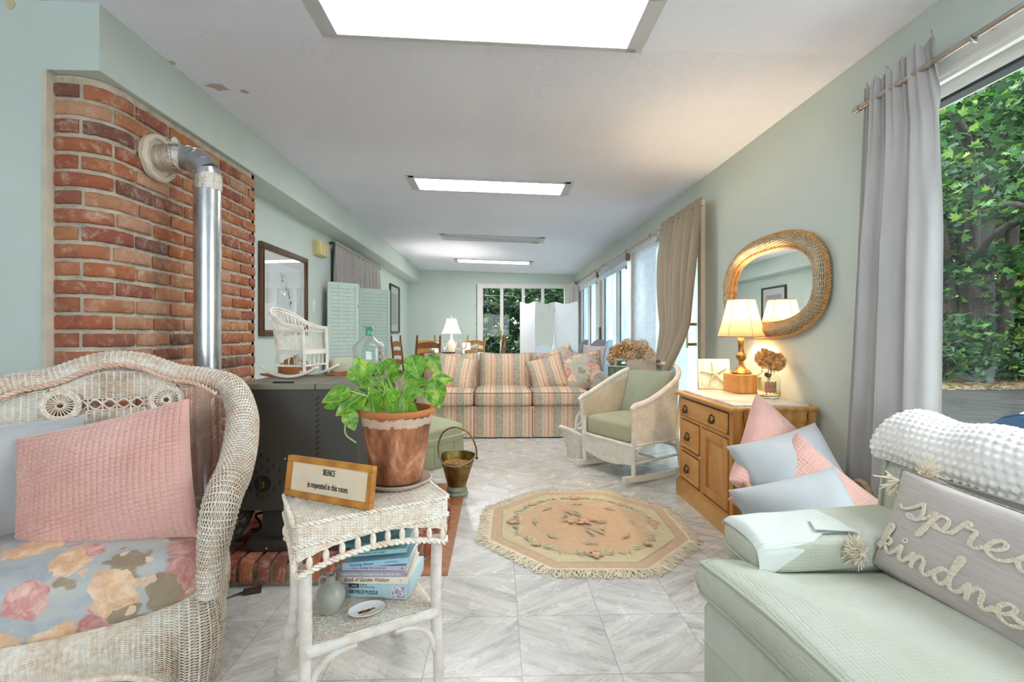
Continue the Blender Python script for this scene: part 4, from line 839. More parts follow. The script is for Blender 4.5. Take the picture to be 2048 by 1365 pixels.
for x in (-.118, .134): mb.ball((x, 0, .24), .011, 8)
mb.build('bail_handle', brs.m, t)
rp_ = np.random.default_rng(2); mb = MB()
for i in range(900):
    a, r_ = rp_.uniform(0, 2*pi), sqrt(rp_.uniform()); x, y = .100*r_*cos(a), .082*r_*sin(a); z = .196+.016*(1-r_)+rp_.uniform(0, .004)
    q = Euler(rp_.uniform(0, 6, 3)).to_matrix() @ Vector((.0075, 0, 0)); c_ = np.array((x, y, z)); mb.tube([c_-np.array(q), c_+np.array(q)], .0026, 5, up=(.1, .2, 1))
mb.build('wood_pellets', plain('wood_pellet', 'C09458', .8, var=.3, scale=60), t, kind='stuff')
# ---------------------------------------------------------------- wicker rocking chair
ww = wicker_mat('cream_painted_wicker', 'F4EFE4', 'E6DAC4', .35, 16); ww2 = plain('cream_painted_wood', 'EDE6D8', .45, var=.05)
t = thing('wicker_rocking_chair', 'cream wicker rocking chair with green cushions and a curtain draped over its back', 'rocking chair', (.82, 3.475, .0), R(29.1))
half = [(-.035, -.285, .525), (.0, -.285, .55), (.10, -.305, .575), (.25, -.31, .64), (.42, -.29, .725), (.53, -.20, .785), (.565, -.08, .805)]
rim = half+[(x, -y, z) for x, y, z in half[::-1]]
rr_ = resample(crm(rim, 200), 2*74+1)
plan = resample(crm([(.0, -.262), (.25, -.265), (.44, -.25), (.50, -.16), (.515, 0), (.50, .16), (.44, .25), (.25, .265), (.0, .262)], 200), 2*74+1)
v = np.linspace(0, 1, 64)[None, :, None]; lo_ = np.hstack([plan, np.full((len(plan), 1), .265)])
P = lo_[:, None]*(1-v)+rr_[:, None]*v; P[:, :, :2] += 0
mb = MB(); weave(mb, P, .0035, .0024, .0016, .0065); mb.build('woven_shell', ww, t, auto=80)
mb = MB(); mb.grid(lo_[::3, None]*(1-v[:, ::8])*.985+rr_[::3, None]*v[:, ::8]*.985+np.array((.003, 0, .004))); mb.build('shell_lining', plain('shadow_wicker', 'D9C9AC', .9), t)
mb = MB(); mb.tube(rr_, np.interp(np.linspace(0, 1, len(rr_)), [0, .05, .15, .5, .85, .95, 1], [.018, .021, .02, .018, .02, .021, .018]), 12); mb.build('rim', ww, t)
mb = MB(); yy = np.linspace(-.262, .262, 2*28+1)[:, None]; vv = np.linspace(0, 1, 34)[None]; weave(mb, np.stack([-.008+0*yy+0*vv, yy+0*vv, .27-(.15+.02*np.cos(yy*9))*vv], 2), .0035, .0024, .0016, .006); mb.build('apron', ww, t, auto=80)
mb = MB()
braid(mb, [(-.012, -.262, .268), (-.012, .262, .268)], .009, .03); braid(mb, lo_, .008, .03)
for s in (-1, 1): braid(mb, [(-.006, s*.264, .10), (-.006, s*.268, .3), (-.02, s*.284, .53)], .008, .03)
mb.build('braid', ww, t)
for s in (-1, 1):
    mb = MB(); mb.tube([(.005, s*.262, .05), (.005, s*.262, .40)], .016, 10); mb.build('leg', ww2, t)
    mb = MB(); mb.tube([(.52, s*.235, .055), (.47, s*.245, .30), (.52, s*.25, .62)], .014, 10); mb.build('leg', ww2, t)
    xs = np.linspace(-.09, .78, 26); zs = .018+.30*np.clip(xs-.28, -1, 1)**2*np.where(xs > .28, .8, .55); Q = np.stack([np.stack([xs, np.full(26, s*.262+dy), zs+dz], 1) for dy, dz in ((-.015, -.014), (.015, -.014), (.015, .024), (-.015, .024))], 1)
    mb = MB(); mb.grid(Q, False, True); b = mb.n-104; mb.f += [(b, b+1, b+2, b+3), (b+103, b+102, b+101, b+100)]; mb.mi += [0, 0]; mb.build('rocker', ww2, t)
    mb = MB(); mb.tube([(.0, s*.262, .14), (.50, s*.238, .14)], .010, 8); mb.tube(crm([(.01, s*.262, .15), (.05, s*.258, .22), (.14, s*.255, .26)], 10), .007, 6); mb.tube(crm([(.49, s*.24, .15), (.44, s*.245, .22), (.36, s*.25, .26)], 10), .007, 6); mb.build('stretcher', ww2, t)
mb = MB(); mb.tube([(.25, -.25, .14), (.25, .25, .14)], .009, 8).tube([(.50, -.238, .20), (.50, .238, .20)], .01, 8); mb.build('stretcher', ww2, t)
sgc = plain('sage_cotton', 'B2B192', .85, var=.05, bump=.15, bscale=160); sgc2 = plain('sage_linen', 'A0A68E', .85, var=.05, bump=.15, bscale=160)
scushion('seat_cushion', sgc, (.49, .49, .15), TM((.235, 0, .345)), t, crown=.02, e=.2, wob=.03, seed=4)
o = pillow('back_cushion', sgc2, .46, .40, .13, TM((.43, .02, .58), (R(0), R(-72), 0)) @ Matrix.Rotation(R(90), 4, 'Z'), parent=t, seed=9)
# magazine basket behind it
t = thing('magazine_basket', 'white wicker magazine basket with arched handle, beside the rocking chair', 'basket', (.73, 3.93, 0), R(24))
def loop(hx, hy, z, e=.45, n=2*30): 
    a = np.linspace(0, 2*pi, n+1); f = lambda w: np.sign(w)*np.abs(w)**e; return np.stack([hx*f(np.cos(a)), hy*f(np.sin(a)), z+0*a], 1)
P = np.stack([loop(.13+.055*f**1.8, .085+.05*f**1.8, .005+.215*f) for f in np.linspace(0, 1, 38)], 1); P[:, :, 2] += .05*(np.abs(P[:, :, 0])/.18)**3*np.linspace(0, 1, 38)[None]
mb = MB(); weave(mb, P, .003, .0026, .002, .004); mb.box(-.125, .125, -.08, .08, .004, .012); mb.build('body', white_wk, t, auto=80)
mb = MB(); braid(mb, P[:, -1], .010, .03, closed=True); braid(mb, P[:, 0], .008, .03); mb.build('rim', ww, t)
mb = MB(); mb.tube(crm([(0, -.125, .215), (0, -.10, .33), (0, 0, .41), (0, .10, .33), (0, .125, .215)], 24), .011, 8); mb.tube(crm([(0, -.12, .225), (0, -.06, .29), (0, 0, .31), (0, .06, .29), (0, .12, .225)], 20), .008, 8); mb.build('handle', ww, t)
# ---------------------------------------------------------------- pine washstand
pine = wood('golden_pine', 'C08642', 'D9A660', 3.2, (1.2, .2, 1), .38, 5); pine_v = wood('golden_pine_upright', 'BE823E', 'D6A25C', 3.2, (1.2, 1, .18), .38, 4); marble = NT('pink_white_marble', .18); mo = marble.co(); marble.col(marble.ramp(marble.noise(mo, 9, 5, .65, 1.2), [(.35, 'D8C9BC'), (.55, 'ECE3D8'), (.7, 'F5EFE8')])); marble = marble.m
dkbr = metal('dark_antique_brass', '5E4A34', .45, .3, 60, .3)
t = thing('pine_washstand', 'golden pine washstand with inset marble top, drawers and a cupboard door', 'washstand', (1.20, 2.36, 0))
mb = MB(); mb.box(.012, .43, .0, .69, .03, .655); mb.box(0, .014, .0, .035, .116, .65).box(0, .014, .655, .69, .116, .65).box(0, .014, .35, .385, .116, .505); mb.box(0, .014, .035, .655, .505, .525).box(0, .014, .035, .655, .640, .65).box(0, .014, .385, .655, .300, .318); mb.build('carcass', pine_v, t, smooth=False)
mb = MB(); mb.box(-.004, .41, -.006, -.0, .14, .64, col=None) if 0 else None
mb.box(-.002, .055, -.008, 0, .10, .655).box(.385, .432, -.008, 0, .10, .655).box(.05, .39, -.008, 0, .60, .655).box(.05, .39, -.008, 0, .10, .16); mb.build('side_frame', pine_v, t, smooth=False)
def mold_box(mb, x0, x1, y0, y1, z0, z1, steps): 
    for dx, a, b in steps: mb.box(x0-dx, x1, y0-dx, y1+dx, z0+(z1-z0)*a, z0+(z1-z0)*b)
mb = MB(); mold_box(mb, 0, .435, 0, .69, 0, .115, ((.018, 0, .8), (.014, .8, .88), (.008, .88, 1))); 
mb.build('plinth', pine, t, smooth=False)
mb = MB(); mb.box(-.03, .44, -.03, .72, .660, .676, r=.005).box(-.018, .44, -.018, .71, .650, .662, r=.003); mb.build('top', pine, t)
mb = MB(); mb.box(.005, .40, .0, .655, .674, .688, r=.003); mb.build('marble_slab', marble, t)
def bail(parent, y, z):
    mb = MB(); pts = [(.043*cos(a)*(1+.14*cos(4*a)), .036*sin(a)*(1+.18*cos(6*a+.4))) for a in np.linspace(0, 2*pi, 30, endpoint=False)]
    mb.prism(pts, 0, .003, M=TM((-.001, y, z), (R(90), 0, R(-90)))); mb.tube(crm([(-.008, y-.026, z+.004), (-.018, y-.022, z-.014), (-.02, y, z-.024), (-.018, y+.022, z-.014), (-.008, y+.026, z+.004)], 16), .0035, 6); mb.ball((-.006, y-.026, z+.004), .006, 6); mb.ball((-.006, y+.026, z+.004), .006, 6)
    for a in np.linspace(0, 2*pi, 9): mb.ball((-.003, y+.030*cos(a), z+.022*sin(a)), .009, 6)
    return mb.build('drawer_pull', dkbr, parent)
def drawer(y0, y1, z0, z1, pulls):
    mb = MB(); mb.box(-.006, .012, y0, y1, z0, z1, r=.003); mb.box(-.010, -.004, y0, y1, z0, z0+.018, r=.002); o = mb.build('drawer', pine, t)
    mb = MB()
    for a, b, c_, d in ((y0-.004, y1+.004, z1, z1+.003), (y0-.004, y0, z0, z1), (y1, y1+.004, z0, z1)): mb.box(-.0005, .014, a, b, c_, d)
    mb.build('gap_shadow', plain('dark_pine_gap', '5A3A1C', .9), o, smooth=False)
    for p in pulls: bail(o, *p)
drawer(.045, .65, .530, .634, ((.215, .576), (.585, .572))); drawer(.392, .65, .330, .498, ((.55, .405),)); drawer(.392, .65, .130, .292, ((.56, .20),))
mb = MB(); y0, y1, z0, z1 = .04, .345, .125, .498
for a, b, c_, d in ((y0+.05, y1-.05, z0, z0+.05), (y0+.05, y1-.05, z1-.05, z1), (y0, y0+.05, z0, z1), (y1-.05, y1, z0, z1)): mb.box(-.006, .012, a, b, c_, d, r=.002)
mb.box(.004, .011, y0+.045, y1-.045, z0+.045, z1-.045); o = mb.build('door', pine_v, t)
mb = MB(); mb.lathe([(.001, 0), (.006, .0), (.005, .008), (.011, .014), (.012, .020), (.008, .026), (.001, .027)], 16, M=TM((-.006, y1-.018, .325), (0, R(-90), 0))); mb.build('knob', pine, o)
# things on it
t = thing('wooden_block', 'plain honey pine block raising the brass lamp on the washstand', 'block', (1.445, 2.78, .6885)); mb = MB(); mb.box(0, .14, 0, .18, 0, .112, r=.002); mb.build('block', pine, t)
t.name = 'wooden_block'
LZ = .801; t = thing('table_lamp', 'lit lamp with cream bell shade and turned brass stem, on the pine block', 'lamp', (1.515, 2.87, LZ)); lb = metal('satin_brass', '94794F', .38, .1)
mb = MB(); mb.lathe([(.001, 0), (.058, 0), (.058, .010), (.052, .016), (.048, .024), (.034, .032), (.024, .042), (.015, .062), (.013, .078), (.024, .088), (.032, .104), (.030, .118), (.020, .130), (.016, .150), (.018, .175), (.021, .200), (.017, .222), (.012, .228), (.026, .236), (.012, .242), (.010, .262)], 40); mb.build('base', lb, t)
shade = transl('cream_linen_shade', 'C9AE86', .13, .8, .2, 300); seamm = plain('shade_trim', 'B99C6C', .8)
def lampshade(parent, zb, zt, rb, rt, bell=.25, sides=6, mat=shade, n=60):
    mb = MB(); s = np.linspace(0, 1, 14); r = rt+(rb-rt)*(s*(1-bell)+bell*s**2.2); a = np.linspace(0, 2*pi, n, endpoint=False); kk = 1-.035*(np.abs(np.cos(a*sides/2)))**.5*1
    P = np.stack([(r[:, None]*kk*np.cos(a)), (r[:, None]*kk*np.sin(a)), np.repeat((zt+(zb-zt)*s)[:, None], n, 1)], 2); mb.grid(P, False, True); o = mb.build('lamp_shade', mat, parent)
    mb = MB()
    for k in range(sides):
        q = (k+.5)*2*pi/sides; mb.tube(np.stack([r*1.003*cos(q), r*1.003*sin(q), zt+(zb-zt)*s], 1), .0016, 5)
    mb.tube(P[0], .0028, 5, closed=True); mb.tube(P[-1], .0028, 5, closed=True); mb.build('trim', seamm, o); return o
lampshade(t, .232, .46, .137, .078, .2, 6)
bulbm = emit('bulb_glow', (1, .80, .55), 4)
def bulb(parent, z, power, col=(1, .78, .50), r=.028):
    mb = MB(); mb.ball((0, 0, z), r, 12, sc=(1, 1, 1.2)); mb.build('bulb', bulbm, parent)
    l = bpy.data.lights.new('bulb_light', 'POINT'); l.energy = power; l.color = col; l.shadow_soft_size = .03; lo2 = bpy.data.objects.new('bulb_light', l); C.objects.link(lo2); lo2.parent = parent; lo2.location = (0, 0, z+.045)
bulb(t, .32, 8)
# starfish plaque, jar of dried hydrangea
t = thing('starfish_plaque', 'square cream plaque with a pale green starfish, leaning behind the lamp', 'plaque', (1.42, 3.02, .6885), R(-38)); t.rotation_euler = (R(-12), 0, R(-62)+R(50))
cr_ = NT('carved_plaster', .8); c0 = cr_.co(); cr_.col(cr_.ramp(cr_.noise(c0, 30, 4), [(.3, 'DCCDB2'), (.7, 'F1E8D6')])); cr_.bump(cr_.vor(c0, 42, 'Distance'), .6, .006)
mb = MB(); mb.box(-.10, .10, 0, .02, 0, .20, r=.005); mb.build('slab', cr_.m, t)
mb = MB(); pts = []
for k in range(5):
    a = pi/2+k*2*pi/5+.15; tip = np.array((.085*cos(a), .085*sin(a))); q = np.stack([np.linspace(0, tip[0], 8), np.full(8, -.004), .10+np.linspace(0, tip[1], 8)], 1); mb.tube(q, np.linspace(.019, .005, 8), 8, flat=.6)
mb.build('starfish', plain('pale_green_starfish', 'BFCFB4', .8, var=.1, bump=.6, bscale=150), t)
jar_g = glass('greenish_jar_glass', (.93, 1, .96), 0, 1.3)
t = thing('glass_jar', 'clear square-shouldered glass jar holding a dried hydrangea, on the washstand', 'jar', (1.533, 2.61, .6885))
mb = MB(); mb.lathe([(.001, .001), (.050, .001), (.058, .006), (.060, .02), (.060, .105), (.056, .122), (.042, .136), (.034, .142), (.033, .165), (.037, .168), (.037, .174), (.031, .174), (.030, .142), (.040, .132), (.053, .120), (.0565, .105), (.0565, .02), (.05, .009), (.001, .008)], 40); mb.build('glass', jar_g, t)
mb = MB(); mb.grid(np.stack([np.stack([-.0605*np.cos(a_)*1.0+0*zz_, -.0605*np.sin(a_)+0*zz_, zz_+.004*np.sin(a_*20)], 1) for a_ in np.linspace(.75, 1.75, 14) for zz_ in [np.linspace(.035, .095, 6)]], 0)); mb.build('paper_label', plain('brown_kraft_label', 'A9795A', .8, var=.3, scale=60), t)
def petals(mb, c, R_, n, size, seed=0, cols=('E0AC62', 'EDC688', 'F5DCAA', 'C8924C'), sc=(1, 1, 1)):
    rg_ = np.random.default_rng(seed)
    for i in range(n):
        d_ = rg_.normal(size=3); d_ /= np.linalg.norm(d_); p = np.array(c)+d_*R_*rg_.uniform(.72, 1.0)*np.array(sc); nn = d_+rg_.normal(size=3)*.45; nn /= np.linalg.norm(nn)
        a = np.cross(nn, rg_.normal(size=3)); a /= np.linalg.norm(a); b = np.cross(nn, a); s = size*rg_.uniform(.7, 1.2); V = [p]
        for k in range(8):
            an = k*pi/4; rr = s*(1 if k % 2 == 0 else .55); V.append(p+a*rr*cos(an)+b*rr*sin(an)+nn*(.35*s if k % 2 == 0 else .1*s)*rg_.uniform(.4, 1.4))
        mb.add(V, [(0, 1+k, 1+(k+1) % 8) for k in range(8)], col=cols[rg_.integers(len(cols))])
dn = NT('dried_petals', .85); da = dn.attr(); dn.col(da); tl_ = dn.n('ShaderNodeBsdfTranslucent'); dn.t.links.new(da, tl_.inputs[0]); mx_ = dn.n('ShaderNodeMixShader'); mx_.inputs[0].default_value = .45
dn.t.links.new(dn.b.outputs[0], mx_.inputs[1]); dn.t.links.new(tl_.outputs[0], mx_.inputs[2]); dn.t.links.new(mx_.outputs[0], dn.t.nodes['Material Output'].inputs[0]); dry = dn.m
t = thing('dried_hydrangea', 'dried golden hydrangea head on a stem, standing in the glass jar', 'dried flower', (1.533, 2.61, .80)); mb = MB(); petals(mb, (-.018, 0, .112), .052, 420, .0105, 1); petals(mb, (.035, -.01, .092), .052, 420, .0105, 2); mb.build('flower_head', dry, t, smooth=False)
mb = MB(); mb.tube(crm([(-.01, 0, -.10), (0, 0, 0), (.0, 0, .08)], 8), .0025, 6).tube(crm([(.012, 0, -.09), (.008, 0, 0), (.03, 0, .07)], 8), .0025, 6); petals(mb, (-.008, -.01, .018), .014, 14, .012, 3); mb.build('stem', plain('dry_stem', '7B5A38', .8), t)
# ---------------------------------------------------------------- wicker oval mirror
t = thing('wicker_mirror', 'oval wall mirror in a broad woven wicker frame, above the washstand', 'mirror', (1.655, 2.79, 1.333)); tanw = wicker_mat('natural_wicker', 'CDBC9C', 'A68E68', .6, 18); orw = wicker_mat('orange_cane', 'CFA062', 'AE7C42', .6, 30)
def stad(hx, hy, n, e=.80): 
    a = np.linspace(0, 2*pi, n); f = lambda w, q: np.sign(w)*np.abs(w)**q; return hx*f(np.cos(a), e), hy*f(np.sin(a), e)
NU_, NV_ = 2*88+1, 17; v = np.linspace(0, 1, NV_); P = []
for vv_ in v:
    hx, hy = .430+.088*vv_, .222+.078*vv_; x, y = stad(hx, hy, NU_); P.append(np.stack([-.012-.045*sin(pi*min(1, vv_*.95+.05))+0*x, x, y], 1))
P = np.stack(P, 1); mb = MB(); weave(mb, P, .0045, .0030, .0018, .0036); mb.build('woven_frame', tanw, t, auto=80); mb = MB(); mb.grid(P[::4, ::4]*np.array((.80, 1, 1))); mb.build('frame_lining', plain('dark_cane_core', '8A6A42', .9), t)
mb = MB(); braid(mb, P[:, -1]+np.array((-.006, 0, 0)), .010, .035); mb.build('outer_braid', orw, t)
x, y = stad(.430, .222, 120); mb = MB(); braid(mb, np.stack([-.022+0*x, x, y], 1), .009, .03); mb.build('inner_braid', orw, t)
mm = NT('mirror_glass', .01, 1); mm.col((.92, .94, .94)); x, y = stad(.436, .228, 60); mb = MB(); V = [(-.012, a, b) for a, b in zip(x[:-1], y[:-1])]+[(-.004, a, b) for a, b in zip(x[:-1], y[:-1])]; n_ = 59
mb.add(V, [tuple(range(n_)), tuple(range(n_, 2*n_))[::-1]]+[(i, (i+1) % n_, n_+(i+1) % n_, n_+i) for i in range(n_)]); mb.build('mirror_glass', mm.m, t, smooth=False)
# ---------------------------------------------------------------- basket of pillows
t = thing('pillow_basket', 'round natural wicker basket of pillows between washstand and green sofa', 'basket', (1.285, 1.93, 0)); 
P = np.stack([np.stack([(.185+.055*f)*np.cos(a), (.175+.05*f)*np.sin(a), .005+.345*f+0*a], 1) for f in np.linspace(0, 1, 46) for a in [np.linspace(0, 2*pi, 2*40+1)]], 1)
mb = MB(); weave(mb, P, .004, .0033, .0024, .005); mb.lathe([(.001, .006), (.18, .006)], 30); mb.build('body', wicker_mat('tan_willow', 'D9C0A0', 'B08C66', .6, 14), t, auto=80)
mb = MB(); braid(mb, P[:, -1], .013, .05); braid(mb, P[:, -1]*np.array((1, 1, .95)), .009, .04)
for s in (-1, 1): mb.tube(crm([(s*.23, -.05, .34), (s*.245, -.045, .40), (s*.248, 0, .425), (s*.245, .045, .40), (s*.23, .05, .34)], 14), .013, 8)
mb.build('rim', wicker_mat('willow_rim', 'D6B48A', 'A98258', .6, 20), t)
pillow('throw_pillow', pinkm, .50, .50, .20, TM((1.295, 2.09, .435), (R(60), R(41), R(4))), 'pink waffle pillow at the back of the basket, against the washstand', 'pillow', seed=11, nu=150, nv=150, waffle=(30, 30, .004))
pillow('throw_pillow', greyv, .43, .38, .19, TM((1.255, 1.95, .445), (R(60), R(-13), R(4))), 'grey velvet pillow in the middle of the basket, between two pink ones', 'pillow', seed=12)
pillow('throw_pillow', pinkm, .42, .42, .17, TM((1.262, 1.875, .352), (R(60), R(-43), R(0))), 'pink waffle pillow near the front of the basket, corner hanging over its right rim', 'pillow', seed=13, nu=150, nv=150, waffle=(28, 28, .004))
pillow('throw_pillow', greyv, .45, .32, .17, TM((1.185, 1.79, .335), (R(58), R(-13), R(0))), 'grey velvet pillow at the very front of the basket', 'pillow', seed=14)
# ---------------------------------------------------------------- on the stove
SZ = .834
def small_rocker():
    t = thing('doll_rocking_chair', 'small white wicker rocking chair standing on the stove top', 'doll chair', (-.975, 2.36, SZ+.003), R(-14))
    m = ww
    # x: right is the front of the seat, y: away from the camera
    seat = [(-.07, -.075), (.085, -.095), (.085, .095), (-.07, .075)]
    for s in (-1, 1):
        xs = np.linspace(-.15, .155, 20); zs = .004+1.9*(xs-.0)**2; y = s*.085
        Q = np.stack([np.stack([xs, np.full(20, y+dy), zs+dz], 1) for dy, dz in ((-.012, 0), (.012, 0), (.012, .012), (-.012, .012))], 1); mb = MB(); mb.grid(Q, False, True); b = mb.n-80; mb.f += [(b, b+1, b+2, b+3), (b+79, b+78, b+77, b+76)]; mb.mi += [0, 0]; mb.build('rocker', ww2, t)
        mb = MB(); mb.tube([(.088, s*.088, .022), (.088, s*.092, .12), (.082, s*.092, .235)], .0085, 8); mb.build('leg', wrapm, t)
        mb = MB(); mb.tube([(-.075, s*.075, .022), (-.068, s*.072, .12), (-.085, s*.075, .235)], .0075, 8); mb.build('leg', wrapm, t)
    mb = MB(); mb.prism(seat, .115, .137); mb.build('seat', ww2, t, smooth=False)
    rim = crm([(.09, -.095, .235), (.04, -.10, .240), (-.03, -.10, .262), (-.10, -.085, .305), (-.135, -.03, .328), (-.135, .03, .328), (-.10, .085, .305), (-.03, .10, .262), (.04, .10, .24), (.09, .095, .235)], 80)
    mb = MB(); mb.tube(rim, .0055, 6); braid(mb, rim+np.array((.004, 0, .010)), .0045, .022, 5); low_ = crm([(.086, -.092, .225), (.0, -.096, .226), (-.075, -.08, .232), (-.10, 0, .236), (-.075, .08, .232), (.0, .096, .226), (.086, .092, .225)], 60); braid(mb, low_, .005, .02, 5); mb.build('rolled_rim', m, t)
    mb = MB(); pl = crm([(.08, -.09, .137), (0, -.082, .137), (-.07, -.065, .137), (-.072, .065, .137), (0, .082, .137), (.08, .09, .137)], 60); ru = resample(rim, 60); lu = resample(low_, 60)
    for k in range(0, 59, 1):
        j = min(59, max(0, k+(1 if k % 2 else -1))); mb.tube([pl[k], lu[k]*.99, ru[j]], .0017, 4)
    for s in (-1, 1):
        for k in range(9): mb.tube([(-.05+k*.015, s*.082, .115), (-.058+k*.016+(.01 if k % 2 else -.008), s*.083, .062)], .0016, 4)
        braid(mb, [(-.075, s*.08, .060), (.088, s*.09, .060)], .0045, .02, 5)
    for k in range(9): mb.tube([(.086, -.07+k*.0175, .115), (.086, -.07+k*.0175+(.008 if k % 2 else -.008), .062)], .0016, 4)
    braid(mb, [(.088, -.088, .060), (.088, .088, .060)], .0045, .02, 5); mb.build('cane_spindles', m, t)
small_rocker()
cap_m = plain('rust_brown_felt', 'A5673F', .9, var=.15, scale=20, bump=.2); cap_l = plain('pale_green_cloth', 'CFCFB4', .9, var=.06, bump=.2)
t = thing('baseball_cap', 'rust brown cap lying on the stove behind the small rocking chair', 'cap', (-1.06, 2.50, SZ), R(-150))
mb = MB(); a = np.linspace(0, pi/2, 10); mb.lathe([(.088*cos(x)+.0001, .095*sin(x)) for x in a], 24, sy=.85); mb.ball((0, 0, .095), .008, 6); mb.build('crown', cap_m, t)
mb = MB(); th = np.linspace(-1.05, 1.05, 16); P = np.array([[((.08+.085*f*cos(x)**.6)*cos(x)/cos(0), (.08+.03*f)*sin(x)*.85, .012-.02*f*abs(sin(x))+.004) for f in np.linspace(0, 1, 6)] for x in th]); mb.grid(P); mb.grid(P-np.array((0, 0, .004)), flip=True); mb.build('brim', cap_m, t)
t = thing('cloth_hat', 'pale green soft cloth hat on the stove beside the glass jug', 'hat', (-.80, 2.56, SZ), R(20))
mb = MB(); mb.grid(superq(.20, .15, .09, .6, .8, 14, 30, .06, 5)+np.array((0, 0, .040)), False, True, flip=True); mb.build('crown', cap_l, t)
mb = MB(); mb.lathe([(.07, .02), (.10, .010), (.118, .004), (.118, .001), (.07, .008)], 30); mb.build('brim', cap_m, t)
gg = glass('pale_green_glass', (.975, 1, .985), 0, 1.35); gn = glass('green_neck_glass', (.45, .80, .66), 0, 1.35)
t = thing('glass_jug', 'large clear glass bottle with a green neck, standing on the stove', 'bottle', (-.665, 2.47, SZ+.001)); 
def sqr(prof, n=48, p=.62):
    a = np.linspace(0, 2*pi, n, endpoint=False); out = []
    for r, z, q in prof:
        e = 1-(1-p)*q; f = lambda w: np.sign(w)*np.abs(w)**e; out.append(np.stack([r*f(np.cos(a)), r*f(np.sin(a)), z+0*a], 1))
    return np.array(out)
mb = MB(); mb.grid(sqr([(.001, .002, 0), (.065, .002, .6), (.076, .01, .7), (.079, .05, .7), (.079, .14, .7), (.074, .158, .6), (.058, .175, .4), (.036, .19, .1), (.024, .20, 0), (.022, .205, 0), (.019, .205, 0), (.021, .198, 0), (.034, .186, .1), (.056, .171, .4), (.070, .156, .6), (.0745, .14, .7), (.0745, .05, .7), (.071, .014, .7), (.06, .008, .6), (.001, .008, 0)]), False, True, flip=True); mb.build('body', gg, t, auto=60)
mb = MB(); mb.lathe([(.022, .205), (.020, .215), (.0195, .238), (.023, .246), (.031, .250), (.031, .253), (.022, .252), (.017, .240), (.0165, .215), (.019, .205)], 32); mb.build('neck', gn, t)
# ---------------------------------------------------------------- left wall
walnut = wood('walnut_moulding', '4A2F1C', '7A5232', 5, (1, 1, .3), .4); mat_m = plain('pale_mount', 'D9D6D0', .8, var=.03); pg = thin_glass('picture_glass', (.96, .97, .97))
def picture(lab, y0, y1, z0, z1, fw, fm_, inner, seed, blob='8C8F86'):
    t = thing('framed_print', lab, 'picture', (XL+.002, 0, 0)); mb = MB()
    for a, b, c_, d in ((y0, y1, z0, z0+fw), (y0, y1, z1-fw, z1), (y0, y0+fw, z0+fw, z1-fw), (y1-fw, y1, z0+fw, z1-fw)): mb.box(0, .028, a, b, c_, d, r=.004)
    for a, b, c_, d in ((y0+fw*.3, y1-fw*.3, z0+fw*.55, z0+fw*.75), (y0+fw*.3, y1-fw*.3, z1-fw*.75, z1-fw*.55), (y0+fw*.55, y0+fw*.75, z0+fw*.3, z1-fw*.3), (y1-fw*.75, y1-fw*.55, z0+fw*.3, z1-fw*.3)): mb.box(.02, .034, a, b, c_, d, r=.002)
    mb.build('frame', fm_, t)
    mb = MB(); mb.box(0, .008, y0+fw, y1-fw, z0+fw, z1-fw); mb.build('mount', mat_m, t, smooth=False)
    mb = MB(); m_ = inner; yc, zc = (y0+y1)/2, (z0+z1)/2; hy, hz = (y1-y0)/2-fw, (z1-z0)/2-fw
    mb.box(.008, .009, yc-hy*m_, yc+hy*m_, zc-hz*m_, zc+hz*m_, col='CFC9C4'); mb.box(.009, .0095, yc-hy*m_+.008, yc+hy*m_-.008, zc-hz*m_+.008, zc+hz*m_-.008, col='E4E6E6' if seed < 5 else 'A9A6A8')
    rg_ = random.Random(seed)
    for k in range(26):
        f = k/25; cy_ = yc+hy*(-.25+.55*f)+rg_.uniform(-.02, .02); cz_ = zc+hz*(.45-.75*f**1.3)+rg_.uniform(-.015, .015); r_ = rg_.uniform(.006, .014)*(hz/.32)
        mb.add([(.0097, cy_+r_*cos(a)*rg_.uniform(.6, 1.3), cz_+r_*sin(a)*rg_.uniform(.6, 1.3)) for a in np.linspace(0, 2*pi, 9, endpoint=False)], [tuple(range(9))], col=rg_.choice([blob, 'A9A59A', 'C4BFB2', '7E8278']))
    mb.tube(crm([(.0096, yc-hy*.2, zc+hz*.1), (.0096, yc-hy*.2, zc+hz*.4), (.0096, yc, zc+hz*.45), (.0096, yc+hy*.2, zc-hz*.1)], 14), .0015, 4, col='8C8878')
    mb.build('print', vcol('botanical_print_%d' % seed, .7, .02, 80, .04), t, smooth=False)
    mb = MB(); mb.box(.014, .016, y0+fw, y1-fw, z0+fw, z1-fw); mb.build('glass', pg, t, smooth=False); return t
picture('large walnut framed botanical print on the left wall, just beyond the bricks', 3.74, 4.65, 1.03, 1.78, .05, walnut, .78, 2)
picture('narrow dark framed print near the far end of the left wall', 8.20, 8.97, 1.06, 1.93, .035, plain('dark_bronze_frame', '4A4540', .4), .72, 8, 'C9C9CC')
t = thing('door_chime', 'pale yellow door chime box high on the left wall', 'door chime', (XL, 4.96, 1.93)); mb = MB(); mb.box(0, .02, -.13, .13, -.075, .075, r=.004).box(.02, .075, -.12, .12, -.07, .07, r=.01); mb.build('cover', plain('yellowed_plastic', 'DECF93', .5, var=.03), t)
mb = MB(); mb.box(.072, .0765, -.05, -.045, -.065, .065).box(.072, .0765, .045, .05, -.065, .065); mb.build('groove', plain('chime_groove', 'B9AA70', .6), t, smooth=False)
t = thing('switch_plate', 'white switch plate on the left wall beside the framed print', 'switch', (XL, 4.85, 1.335)); mb = MB(); mb.box(0, .008, -.035, .035, -.06, .06, r=.003); mb.build('plate', white, t); mb = MB(); mb.box(.006, .016, -.006, .006, -.012, .012); mb.build('toggle', white, t, smooth=False)
curtain_g = transl('taupe_curtain_cloth', 'C9C0BA', .12, .75, .15, 300); steel = metal('brushed_nickel', 'B3ABA2', .35)
